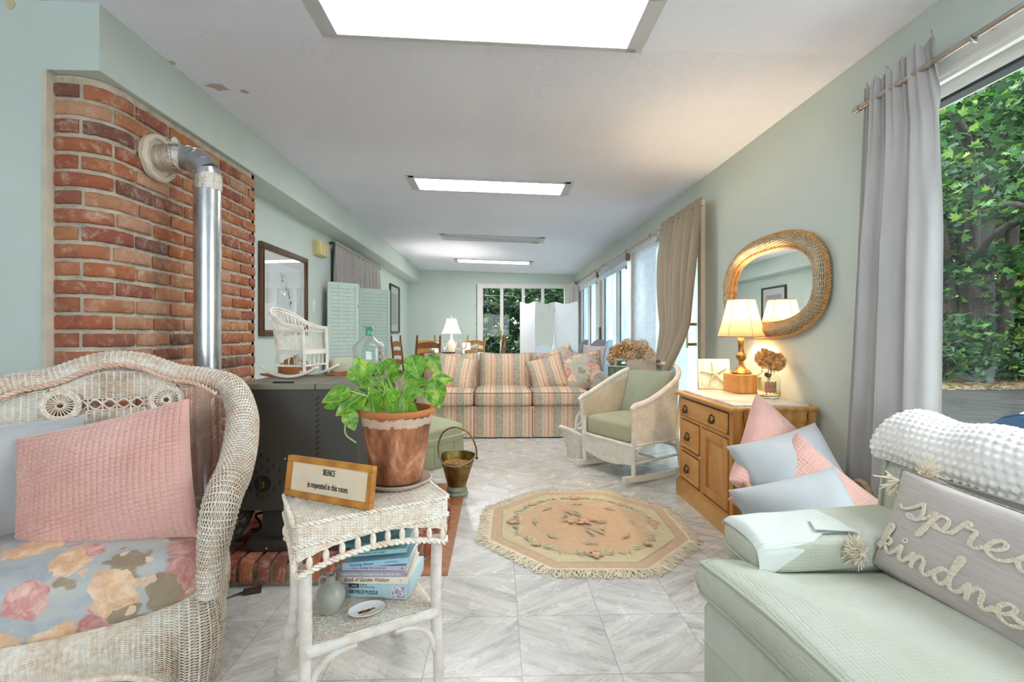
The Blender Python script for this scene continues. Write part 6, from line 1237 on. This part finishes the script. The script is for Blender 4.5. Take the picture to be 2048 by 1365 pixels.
for k in range(8):
    a, b = oc[k], oc[(k+1) % 8]; d_ = (b-a)/np.linalg.norm(b-a); nn = np.array((d_[1], -d_[0])); L_ = np.linalg.norm(b-a); fr.tube([(*(a-nn*0), .007), (*(b-nn*0), .007)], .004, 6)
    for i in range(int(L_/.0036)):
        p = a+d_*(i*.0036); l = rf.uniform(.045, .075); sk = rf.uniform(-.5, .5); e = p+nn*l+d_*sk*l; m_ = p+nn*l*.5+d_*rf.uniform(-.3, .3)*l
        fr.tube([(*p, .008), (*m_, .008+rf.uniform(0, .006)), (*e, .003+rf.uniform(0, .002))], .0021, 4, caps=False)
    for i in range(int(L_/.016)):
        p = a+d_*(i*.016); fr.tube([(*p, .009), (*(p+nn*.010+d_*.008), .009), (*(p+d_*.016), .009)], .0016, 4, caps=False)
fr.build('fringe', plain('cream_fringe', 'EADCC0', .9, var=.1), t, kind='stuff')
# ---------------------------------------------------------------- pale green sofa in the right foreground
gq = NT('pale_green_matelasse', .85); o_ = gq.co(); nn_ = gq.noise(o_, 5, 3); gq.col(gq.ramp(nn_, [(.3, 'BFC3B0'), (.7, 'CDD0C2')]))
x_, y_, z_ = gq.sep(o_); sx_ = gq.math('SINE', gq.math('MULTIPLY', gq.math('ADD', y_, gq.math('MULTIPLY', x_, .15)), 620)); wv_ = gq.wave(gq.map(o_, (1, 1, 1), (0, 0, 0)), 34, 2.0, 2, 3, 'Z'); w2_ = gq.wave(gq.map(o_, (1, .35, 1)), 38, 2.5, 2, 4, 'X'); gq.bump(gq.math('ADD', gq.math('MULTIPLY', gq.math('MAXIMUM', wv_, w2_), .7), gq.math('MULTIPLY', sx_, .15)), .45, .0035); gq = gq.m
pip = plain('green_piping', 'B4BDA4', .8, var=.04)
def lump(poly, z0, z1, rin=.03, crown=.03, n=150, bulge=.006):
    p = resample(crm(poly+[poly[0]], 400), n+1)[:-1]; c_ = np.array([(p[:, 0].min()+p[:, 0].max())/2, (p[:, 1].min()+p[:, 1].max())/2]); q = p-c_; R_ = np.abs(q).max(0)
    rows = []
    for off, z in ((rin*1.2, z0), (rin*.35, z0+.004), (0, z0+.02), (-bulge, (z0+z1)/2), (0, z1-.018), (rin*.35, z1-.003), (rin, z1+.004)): rows.append(np.hstack([c_+q*(1-off/R_), np.full((n, 1), z)]))
    for f in (.85, .7, .5, .3, .1, .001): rows.append(np.hstack([c_+q*(1-rin/R_)*f, np.full((n, 1), z1+.004+crown*(1-f**2))]))
    return np.array(rows), p
t = thing('green_sofa', 'pale sage green textured sofa in the right foreground by the picture window', 'sofa')
poly = [(.556, 1.285), (.60, 1.298), (.655, 1.292), (.69, 1.235), (.75, 1.212), (.95, 1.208), (1.17, 1.205), (1.185, 1.18), (1.185, .7), (1.185, .19), (1.16, .16), (.9, .155), (.66, .155), (.635, .19), (.628, .5), (.622, .80), (.60, 1.05), (.575, 1.2)]
P, p = lump(poly, .325, .425, .03, .028); mb = MB(); mb.grid(P, False, True, flip=True); mb.build('seat_cushion', gq, t, auto=70)
pin = (p-np.array((.88, .73)))*np.array((1-.006/.32, 1-.006/.57))+np.array((.88, .73))
for z in (.334, .418): mb = MB(); mb.tube(np.hstack([pin, np.full((len(p), 1), z)])+np.array((-.001, .0, 0)), .0045, 6, closed=True); mb.build('piping', pip, t)
poly2 = [(.57, 1.275), (.66, 1.28), (.72, 1.24), (1.2, 1.22), (1.2, .15), (.65, .15), (.632, .5), (.628, .80), (.61, 1.05), (.585, 1.2)]
P, p = lump(poly2, .03, .318, .02, .0, bulge=0); mb = MB(); mb.grid(P, False, True, flip=True); mb.build('base', gq, t, auto=70)
mb = MB(); sk = p[(p[:, 0] < .70)]; mb = MB(); pp_ = np.hstack([p, np.full((len(p), 1), .205)]); mb.tube(pp_+np.array((.0, 0, 0)), .003, 6, closed=True); mb.build('skirt_seam', pip, t)
mb = MB(); mb.hexa([(.70, 1.232, 0), (1.26, 1.232, 0), (1.26, 1.42, 0), (.70, 1.42, 0), (.70, 1.232, .445), (1.26, 1.232, .475), (1.26, 1.42, .475), (.70, 1.42, .445)], .03, 4); mb.build('arm', gq, t)
mb = MB(); P = superq(.585, .222, .092, .35, .28, 30, 70); P[..., 2] += .484-.016+.055*(P[..., 0]+.0); P[..., 0] += .975; P[..., 1] += 1.322+.02*(P[..., 0]-.968); mb.grid(P, False, True, flip=True); mb.build('arm_pad', gq, t, auto=80)
mb = MB(); b = np.linspace(-pi, pi, 90, endpoint=False); f = lambda w, e: np.sign(w)*np.abs(w)**e; mb.tube(np.stack([.975+.290*f(np.cos(b), .28), 1.322+.109*f(np.sin(b), .28), (.452-.016+.055*.290*f(np.cos(b), .28))], 1), .004, 6, closed=True); mb.build('piping', pip, t)
# back: leaning slab with rounded top
mb = MB(); ys = np.linspace(.12, 1.44, 40); prof = [(1.19, .30), (1.175, .45), (1.185, .60), (1.205, .70), (1.235, .745), (1.29, .76), (1.35, .745), (1.39, .70), (1.41, .5), (1.41, .05)]
pr = resample(crm(prof, 60), 40)
Pb = np.array([[(x+.02*(1-min(1, (1.44-y)/.05))**2*(1 if x < 1.3 else -1), y, z-.03*(1-min(1, (1.44-y)/.06))**2*(1 if z > .6 else 0)) for x, z in pr] for y in ys]); mb.grid(Pb)
b0 = mb.n-len(pr); mb.f.append(tuple(b0+i for i in range(len(pr)))); mb.mi.append(0); mb.build('back', gq, t, auto=70)
ys_ = 38; mb = MB(); mb.tube(Pb[ys_][:30]+np.array((-.002, 0, .001)), .0045, 6); mb.build('piping', pip, t)
# arm cover cloth
acc = NT('pale_quilted_cotton', .9); oc_ = acc.co(); acc.col('DDE2DA'); acc.bump(acc.wave(acc.map(oc_, (.4, 1, 1)), 60, 2, 2, 3, 'Y'), .4, .003); acc = acc.m
def arm_top(s):   # s 0 far edge .. 1 near edge top .. >1 down the near side
    q = resample(crm([(1.415, .505), (1.40, .528), (1.32, .537), (1.235, .528), (1.212, .505), (1.208, .470), (1.210, .43)], 60), 60); i = s*59/1.0
    return np.interp(i, range(60), q[:, 0]), np.interp(i, range(60), q[:, 1])
mb = MB(); Z = []
for x in np.linspace(.684, .96, 40):
    smax = .93 if x < .72 else max(.62, .93-(x-.72)*2.0); smax = min(smax, .93); row = []
    for j in np.linspace(0.02, 1, 24): y, z = arm_top(j*smax); row.append((x, y-.0035*(j > .6), z+.004-.016+.055*(x-.975)+.0015*sin(40*x+9*j)+(-.02*max(0, (.71-x)/.03)**2 if x < .71 else 0)))
    Z.append(row)
Za = np.array(Z); mb.grid(Za); mb.grid(Za-np.array((0, 0, .003)), flip=True); o = mb.build('arm_cover', acc, auto=80); tag(o, 'pale quilted cloth arm cover lying on the arm of the green sofa', 'arm cover')
mb = MB(); mb.add([(.86, 1.245, .520), (.975, 1.228, .519), (.93, 1.29, .527), (.88, 1.30, .527)], [(0, 1, 2, 3)]); mb.add([(.86, 1.245, .516), (.975, 1.228, .515), (.93, 1.29, .523), (.88, 1.30, .523)], [(3, 2, 1, 0)]); fold = mb.build('folded_corner', acc, o, smooth=False)
# bobble blanket over the back
mb = MB(); pf = resample(crm([(1.176, .672), (1.168, .70), (1.185, .745), (1.225, .785), (1.29, .805), (1.36, .79), (1.41, .74), (1.43, .66), (1.432, .60)], 80), 150)
tt = np.gradient(pf, axis=0); nr = np.stack([-tt[:, 1], tt[:, 0]], 1); nr /= np.linalg.norm(nr, axis=1)[:, None]
ys = np.linspace(.10, 1.455, 480); S_ = np.linspace(0, 1, 150)*.42; YY, SS = np.meshgrid(ys, S_, indexing='ij'); pt = .0212
gx = YY/pt; gy = SS/(pt*.866); rowi = np.round(gy); cx_ = np.round(gx-.5*(rowi % 2))+.5*(rowi % 2); dist = np.sqrt(((gx-cx_))**2+((gy-rowi)*.866)**2); bumpv = .0056*np.sqrt(np.clip(1-(dist/.33)**2, 0, 1))
eg = np.clip((1.455-YY)/.03, 0, 1); edge = np.sqrt(np.clip(1-(1-eg)**2, 0, 1)); wavy = .006*np.sin(YY*17+SS*9)+.004*np.sin(YY*31-SS*20)
off = bumpv+wavy-.03*(1-edge)
Pt = np.stack([pf[None, :, 0]+nr[None, :, 0]*off, YY, pf[None, :, 1]+nr[None, :, 1]*off-.0], 2); mb.grid(Pt, flip=False)
inn_ = np.stack([pf[None, :, 0]-nr[None, :, 0]*.020+0*YY, YY*1, pf[None, :, 1]-nr[None, :, 1]*.020+0*YY], 2)[::8, ::4]; mb.grid(inn_, flip=True)
e0 = Pt[:, 0][::8]; e1 = inn_[:, 0]; mid_ = (e0+e1)/2+np.array((-.008, 0, -.010)); mb.grid(np.stack([e0, mid_, e1], 1))
e0 = Pt[-1][::4]; e1 = inn_[-1]; mb.grid(np.stack([e0[:len(e1)], (e0[:len(e1)]+e1)/2+np.array((0, .006, 0)), e1], 1))
wb = velvet('white_bobble_plush', 'E2DED8', 'EEEBE6'); o = mb.build('bobble_blanket', wb, auto=80); tag(o, 'white bobble-textured plush blanket folded over the back of the green sofa', 'blanket')
# lettered pillow
e1 = Vector((.06, -.99, -.03)).normalized(); e2 = Vector((.30, .15, .93)); e2 = (e2-e1*e2.dot(e1)).normalized(); e3 = e1.cross(e2)
Mp = Matrix.Translation((1.055, .93, .556)) @ Matrix((e1, e2, e3)).transposed().to_4x4()
lin = NT('taupe_slub_linen', .85); ol = lin.co(); lin.col(lin.ramp(lin.noise(lin.map(ol, (1, 22, 1)), 14, 4, .7), [(.3, 'B6ADA6'), (.7, 'CDC5BF')])); lin.bump(lin.noise(lin.map(ol, (3, 60, 1)), 12, 3), .3, .002)
pw_, ph_, pt_ = .58, .265, .10
A, B, U, V = pillow_pts(pw_, ph_, pt_, 60, 40, .05, .38, 21, .006); t = thing('lettered_pillow', 'taupe linen lumbar pillow with cream rope lettering about kindness, on the green sofa', 'pillow'); t.matrix_world = Mp
mb = MB(); mb.grid(A); mb.grid(B, flip=True); mb.build('cover', lin.m, t, auto=80)
e = np.vstack([A[:, 0], A[-1, 1:], A[::-1, -1][1:], A[0, ::-1][1:-1]]); mb = MB(); mb.tube(e, .003, 6, closed=True); mb.build('piping', plain('checked_edge', '8F8A86', .9, var=.4, scale=120), t)
GL = {'s': [(-.45, .62), (-.15, .42), (.35, .80), (.72, 1.28), (.80, 1.15), (.92, .60), (.80, .12), (.45, -.05), (.18, .08), (.30, .22), (.70, .10), (1.15, .40)], 'p': [(-.0, .5), (.35, 1.05), (.2, .3), (-.15, -.75), (.0, -.7), (.3, .4), (.55, 1.0), (.95, .9), (.9, .3), (.5, .1), (.45, .35), (.85, .1), (1.25, .3)],
 'r': [(0, .3), (.25, 1.0), (.40, 1.35), (.52, 1.2), (.38, .98), (.8, .98), (.75, .5), (.75, .1), (.95, -.02), (1.2, .25)], 'e': [(0, .25), (.5, .5), (.72, .9), (.5, 1.08), (.2, .7), (.2, .2), (.5, -.05), (.85, .1), (1.1, .4)],
 'a': [(0, .4), (.5, 1.0), (.85, .9), (.45, 1.05), (.1, .5), (.3, .0), (.65, .2), (.9, 1.0), (.85, .3), (1.0, .0), (1.3, .3)], 'd': [(0, .4), (.5, 1.0), (.8, .9), (.45, 1.05), (.1, .5), (.3, .0), (.65, .3), (.95, 1.3), (1.15, 2.1), (1.0, 2.15), (.85, 1.2), (.8, .3), (1.0, .0), (1.35, .3)],
 'k': [(-.2, .1), (.2, .7), (.6, 1.8), (.5, 2.1), (.3, 1.8), (.1, .1), (.2, .5), (.55, 1.05), (.75, .9), (.6, .6), (.35, .55), (.6, .1), (.8, 0), (1.1, .4)], 'i': [(0, .4), (.35, 1.0), (.28, .3), (.45, 0), (.8, .45)], 'n': [(0, .4), (.25, .95), (.2, .0), (.28, .5), (.6, 1.0), (.8, .8), (.75, .2), (.95, 0), (1.25, .4)]}
AD = {'s': 1.15, 'p': 1.25, 'r': 1.2, 'e': 1.1, 'a': 1.3, 'd': 1.35, 'k': 1.1, 'i': .8, 'n': 1.25}
def surf(x, y):
    u = np.clip(x/(pw_/2)/.985, -1, 1); v = np.clip(y/(ph_/2)/.985, -1, 1); i = (u+1)/2*59; j = (v+1)/2*39; i0 = np.clip(i.astype(int), 0, 58); j0 = np.clip(j.astype(int), 0, 38); fi, fj = i-i0, j-j0
    Zg = A[..., 2]; return Zg[i0, j0]*(1-fi)*(1-fj)+Zg[i0+1, j0]*fi*(1-fj)+Zg[i0, j0+1]*(1-fi)*fj+Zg[i0+1, j0+1]*fi*fj
mb = MB()
for word, x0, y0, sx__, sy__ in (('spread', -.215, .025, .052, .034), ('kindness', -.262, -.080, .049, .034)):
    x = x0; pts = []
    for ch_ in word:
        pts += [(x+a*sx__, y0+b*sy__-(x-x0)*.02) for a, b in GL[ch_]]; x += AD[ch_]*sx__
        if ch_ == 'i': a = np.linspace(0, 2*pi, 12, endpoint=False); q = np.stack([x-.35*sx__+.005*np.cos(a), y0+1.45*sy__+.005*np.sin(a)], 1); mb.tube(np.hstack([q, (surf(q[:, 0], q[:, 1])+.002)[:, None]]), .0018, 5, closed=True)
    c2 = crm([(a, b) for a, b in pts], len(pts)*9); T2 = np.gradient(c2, axis=0); N2 = np.stack([-T2[:, 1], T2[:, 0]], 1); N2 /= np.linalg.norm(N2, axis=1)[:, None]+1e-9
    vert = np.abs(T2[:, 1])/(np.linalg.norm(T2, axis=1)+1e-9)
    for k in (-1, 0, 1):
        q = c2+N2*k*.0034*(.22+.78*vert)[:, None]; n = len(q); zz_ = surf(q[:, 0], q[:, 1])+.0018+.0008*np.sin(np.arange(n)*1.7); mb.tube(np.hstack([q, zz_[:, None]]), .0020, 5)
mb.build('rope_lettering', wicker_mat('cream_cord_letters', 'EFE6D4', 'D3C5AB', .5, 200), t)
rt = np.random.default_rng(9); crm_ = plain('cream_cotton_tassel', 'EFE3CB', .95, var=.08)
def tassel(x, y, z, d, n=110, L_=.05):
    mb = MB(); d = np.array(d, float); d /= np.linalg.norm(d)
    for i in range(n): e = d+rt.normal(size=3)*.55; e /= np.linalg.norm(e); l = L_*rt.uniform(.5, 1); p = np.array((x, y, z)); mb.tube([p, p+e*l*.5+rt.normal(size=3)*.003, p+e*l+rt.normal(size=3)*.006], .0016, 4, caps=False)
    mb.ball((x, y, z), .010, 6); return mb.build('tassel', crm_, t)
tassel(-.262, -.112, .062, (-.35, -.1, 1), 190, .050); tassel(-.285, .10, -.01, (-.5, -1, .2), 60, .055); tassel(-.255, .135, -.02, (.6, 1, .1), 60, .045)
# ---------------------------------------------------------------- outdoors
asph = NT('asphalt', .95, 0, 0.05); oa = asph.co(); asph.col(asph.ramp(asph.noise(oa, 30, 5, .7), [(.3, '252524'), (.7, '3A3A38')])); asph.bump(asph.noise(oa, 120, 3), .4, .01)
mb = MB(); mb.box(1.85, 60, -6, 9.5, -.2, -.12); o = mb.build('driveway', asph.m, smooth=False); struct(o, 'grey asphalt driveway outside the picture window')
soil = NT('leafy_ground', .95); os_ = soil.co(); soil.col(soil.ramp(soil.noise(os_, 9, 5, .7), [(.35, '3E3A2A'), (.5, '5C5A3C'), (.62, '8A7A58'), (.7, '4D6A34')])); soil.bump(soil.noise(os_, 30, 4), .8, .03)
mb = MB(); mb.box(1.85, 60, 9.5, 60, -.2, -.10).box(-30, 1.85, 10.15, 60, -.2, -.1); o = mb.build('garden_ground', soil.m, smooth=False); struct(o, 'leaf-strewn garden ground')
mb = MB(); P = np.array([[(x0+.5*sin(y*.3), y, -.092) for x0 in (.1, 1.3)] for y in np.linspace(10.2, 24, 30)]); mb.grid(P); o = mb.build('garden_path', plain('damp_path', '5A5048', .9, var=.3, scale=6)); struct(o, 'dark path leading into the garden')
lm = NT('tree_leaf', .55); la = lm.attr(); lm.col(la); tl = lm.n('ShaderNodeBsdfTranslucent'); lm.t.links.new(la, tl.inputs[0]); mx = lm.n('ShaderNodeMixShader'); mx.inputs[0].default_value = .35
lm.t.links.new(lm.b.outputs[0], mx.inputs[1]); lm.t.links.new(tl.outputs[0], mx.inputs[2]); lm.t.links.new(mx.outputs[0], lm.t.nodes['Material Output'].inputs[0]); lm = lm.m
bark = NT('tree_bark', .95); ob = bark.co(); bn = bark.noise(bark.map(ob, (1, 1, .15)), 9, 5, .7, .8); bark.col(bark.ramp(bn, [(.35, '1C1612'), (.6, '3E332A'), (.75, '5A4E42')])); bark.bump(bn, 1, .06); bark = bark.m
GC = np.array([srgb(c) for c in ('1F4A1C', '285622', '346628', '437A30', '1B401C', '548836', '79A03C', '204628')])
def leaves(mb, P, size, maple=True, cols=None, flat=.6, seed=0):
    # P: leaf centres; maple leaves are ten-point stars, the far ones pointed ovals
    rg_ = np.random.default_rng(seed); n = len(P); nn = rg_.normal(size=(n, 3)); nn[:, 2] = np.abs(nn[:, 2])+flat; nn /= np.linalg.norm(nn, axis=1)[:, None]
    a = np.cross(nn, rg_.normal(size=(n, 3))); a /= np.linalg.norm(a, axis=1)[:, None]; b = np.cross(nn, a); s = size*rg_.uniform(.6, 1.25, n)
    if maple: an = np.array([90, 62, 50, 25, 0, -55, -90, -125, 180, 155, 130, 118])*pi/180; rr = np.array([1, .5, .85, .42, .8, .30, .25, .30, .8, .42, .85, .5])
    else: an = np.array([90, 20, -90, 160])*pi/180; rr = np.array([1, .5, .8, .5])
    k = len(an); V = P[:, None]+(a[:, None]*(np.cos(an)*rr)[None, :, None]+b[:, None]*(np.sin(an)*rr)[None, :, None]-nn[:, None]*(.18*np.abs(np.cos(an)))[None, :, None])*s[:, None, None]
    base = mb.n; cl = (GC if cols is None else cols)[rg_.integers(0, len(GC if cols is None else cols), n)]*np.array(rg_.uniform(.28, .72, (n, 1)))
    mb.v.append(V.reshape(-1, 3)); mb.c.append(np.repeat(cl, k, 0)); mb.f += [tuple(range(base+i*k, base+i*k+k)) for i in range(n)]; mb.mi += [0]*n; mb.n += n*k
def crown(mb, c, r, n, size, clumps=30, maple=False, seed=0, layer=.25, cols=None):
    rg_ = np.random.default_rng(seed); cs = rg_.normal(size=(clumps, 3)); cs /= np.linalg.norm(cs, axis=1)[:, None]; cs *= rg_.uniform(.3, 1, (clumps, 1))**.5; cs = np.array(c)+cs*np.array(r)
    q = cs[rg_.integers(0, clumps, n)]+rg_.normal(size=(n, 3))*np.array((1, 1, layer))*min(r)*.30; leaves(mb, q, size, maple, cols, seed=seed+1)
def tree(lab, x, y, rt_, h, crowns, lean=(0, 0), branch=None, cat='tree', name='maple_tree'):
    t = thing(name, lab, cat, (x, y, -.12), group=None); mb = MB(); pts = [(0, 0, 0), (lean[0]*.3, lean[1]*.3, h*.3), (lean[0]*.7, lean[1]*.7, h*.65), (lean[0], lean[1], h)]
    p = crm(pts, 20); mb.tube(p, rt_*np.interp(np.linspace(0, 1, 20), [0, .06, .2, 1], [1.5, 1.1, 1, .55]), 18)
    for br in (branch or []): mb.tube(crm(br[0], 14), np.linspace(br[1], br[1]*.3, 14), 10)
    mb.build('trunk', bark, t, auto=80); mb = MB()
    for cr__ in crowns: crown(mb, *cr__[0:4], **cr__[4])
    mb.build('foliage', lm, t, smooth=False); return t
near = dict(clumps=60, maple=True, seed=3, layer=.22)
tree('huge maple with a thick double trunk and low hanging branches, outside the picture window', 12.7, 12.2, .42, 9, [
    ((-5.8, -5.6, 4.0), (2.6, 2.2, 1.3), 3000, .10, near),
    ((-3.2, -3.0, 5.3), (3.2, 3.0, 1.6), 4200, .12, dict(clumps=60, maple=True, seed=8, layer=.25)), ((0, 0, 8.5), (4.5, 4.5, 3), 4200, .2, dict(clumps=50, seed=9)),
    ((-2.2, -1.0, 2.4), (1.2, 1.0, .5), 260, .11, dict(clumps=16, maple=True, seed=15, layer=.2))], lean=(.3, 0), branch=[([(0, 0, 3.2), (-1.5, -1.5, 4.2), (-4, -3.8, 4.6), (-6.5, -6, 4.2)], .16), ([(0, 0, 2.8), (-1.2, -1.6, 3.4), (-3.5, -4.4, 3.3), (-6.0, -6.2, 2.9)], .10), ([(-.35, .25, 0), (-.5, .3, 2.4), (-.9, .3, 5), (-1.6, .5, 8)], .38)])
tree('slimmer maple right of the huge one, seen through the picture window', 14.0, 12.6, .17, 8, [((0, 0, 6.5), (3.4, 3.4, 2.6), 2600, .26, dict(clumps=40, seed=21)), ((-1, -1.4, 2.6), (1.6, 1.6, 1.1), 900, .16, dict(clumps=30, seed=22, maple=True))], lean=(.8, .2))
YG = np.array([srgb(c) for c in ('7FA030', 'A8C044', '5F902C', 'C8D060', '427424')])
k_ = 0
for lab, x, y, r_, hh, n in (('broad bright green tree behind the huge maple', 18, 17, 4.2, 6.5, 5200), ('tall tree at the left behind the driveway', 14.5, 18.5, 4.0, 6, 5200), ('tall tree at the right edge behind the driveway', 22, 16.5, 4.5, 6.5, 5000), ('tree behind the misted sliding doors', 10.5, 17.5, 3.6, 6, 3500), ('tree far to the right of the driveway', 22, 11, 4, 6, 2500)):
    k_ += 1; tree(lab, x, y, .25, 7, [((0, 0, hh), (r_, r_, hh*.75), int(n*1.9), .22, dict(clumps=60, seed=30+k_, cols=YG if k_ in (1, 3) else None)), ((0, -1, 1.8), (r_, 2.0, 1.6), int(n*.9), .18, dict(clumps=40, seed=50+k_))], name='tree')
def shrub(lab, x, y, r, h, n, size, seed, cols=None):
    t = thing('shrub', lab, 'shrub', (x, y, -.1)); mb = MB(); crown(mb, (0, 0, h*.5), (r, r, h*.5), n, size, clumps=30, seed=seed, cols=cols, layer=.6); mb.build('foliage', lm, t, smooth=False); mb = MB()
    for k in range(5): mb.tube([(.05*cos(k*1.3), .05*sin(k*1.3), 0), (.5*r*cos(k*1.3), .5*r*sin(k*1.3), h*.7)], .015, 6)
    mb.build('stem', bark, t)
shrub('leafy shrub at the left of the window view, below the maple', 10.6, 11.2, 1.3, 1.7, 1500, .13, 61); shrub('low shrub between the two maple trunks', 12.7, 11.5, .9, 1.1, 900, .12, 62); shrub('shrub at the right edge of the driveway', 13.6, 11.6, .9, 1.3, 900, .12, 63, YG)
DG = np.array([srgb(c) for c in ('153618', '1D461E', '12301E', '28561F', '183C30', '336426', '558432')])
for i, (lab, x, y, r, h, n, cs_) in enumerate((('tall bright green bush left of the garden path', -.9, 13.2, 1.2, 3.6, 2600, None), ('dark evergreen bush in the middle of the garden view', 1.6, 14.0, 1.3, 3.8, 3000, DG), ('low dark bush left of the path', -.35, 12.2, .7, 1.3, 1200, DG), ('dark bush at the right of the garden view', 3.2, 13.4, 1.4, 3.6, 2800, DG), ('wide dark hedge closing the garden view', .4, 18.5, 3.2, 5.0, 5200, DG), ('dark hedge at the left end of the garden', -3.6, 16.5, 2.4, 4.6, 3200, DG), ('dark hedge at the right end of the garden', 4.6, 17.0, 2.4, 4.6, 3200, DG))): shrub(lab, x, y, r, h, n, .12 if i < 4 else .22, 70+i, cs_)
rl = np.random.default_rng(4); mb = MB(); q = np.stack([rl.uniform(9, 17, 2600), rl.uniform(9.3, 12.5, 2600), np.full(2600, -.09)], 1); leaves(mb, q, .06, False, np.array([srgb(c) for c in ('8A5A3C', 'A8744E', '6E4A34', 'B8906A')]), flat=4, seed=2); o = mb.build('fallen_leaves', lm, smooth=False); tag(o, 'brown fallen leaves along the far edge of the driveway', 'leaves', kind='stuff')
mb = MB(); mb.prism([(-.35, 0), (.35, 0), (.35, .55), (.2, .68), (-.2, .68), (-.35, .55)], -.05, .05, M=TM((11.35, 10.9, -.10), (R(75), R(14), R(-40)))); o = mb.build('leaning_slab', plain('mossy_slate', '3A403A', .9, var=.2, scale=6, bump=.4), smooth=False); tag(o, 'dark stone slab leaning at the foot of the huge maple', 'slab')
# blue car at the edge of the window
t = thing('car', 'dark blue car parked on the driveway at the right edge of the window', 'car', (4.40, 1.15, -.12), R(-90)); bl = NT('deep_blue_car_paint', .2); bl.col('0E1E33'); bl = bl.m
pr_ = [(-2.15, .25), (-2.2, .45), (-2.05, .60), (-1.2, .78), (-.6, 1.20), (.6, 1.28), (1.4, .92), (2.1, .85), (2.2, .5), (2.15, .25)]
mb = MB(); rows = []
for w, s in ((-.80, .93), (-.76, 1), (0, 1.02), (.76, 1), (.80, .93)): rows.append([(x, w*(1 if z < .8 else .82), .25+(z-.25)*s) for x, z in resample(crm(pr_, 80), 60)])
rows = np.array(rows); mb.grid(rows); 
for r0, fl in ((0, 1), (4, -1)): b = r0*60; idx = tuple(b+i for i in range(60)); mb.f.append(idx if fl < 0 else idx[::-1]); mb.mi.append(0)
mb.build('body', bl, t); mb = MB(); mb.hexa([(-1.18, -.60, .80), (-1.10, .60, .80), (-1.06, .60, .80), (-1.14, -.60, .80), (-.62, -.52, 1.20), (-.62, .52, 1.20), (-.58, .52, 1.20), (-.58, -.52, 1.20)]); mb.build('windscreen', plain('pale_windscreen', 'C9D3D6', .1), t, smooth=False)
for x in (-1.4, 1.4):
    for y in (-.78, .78): mb = MB(); mb.tube([(x, y-.1, .31), (x, y+.1, .31)], .31, 24, up=(0, 0, 1)); mb.build('wheel', plain('tyre_rubber', '1C1C1E', .7), t)
for y in (-.55, .55): mb = MB(); mb.ball((-2.10, y, .55), .09, 8, sc=(.5, 1.4, .8)); mb.build('headlight', plain('headlight_lens', 'E4E8EA', .1), t)
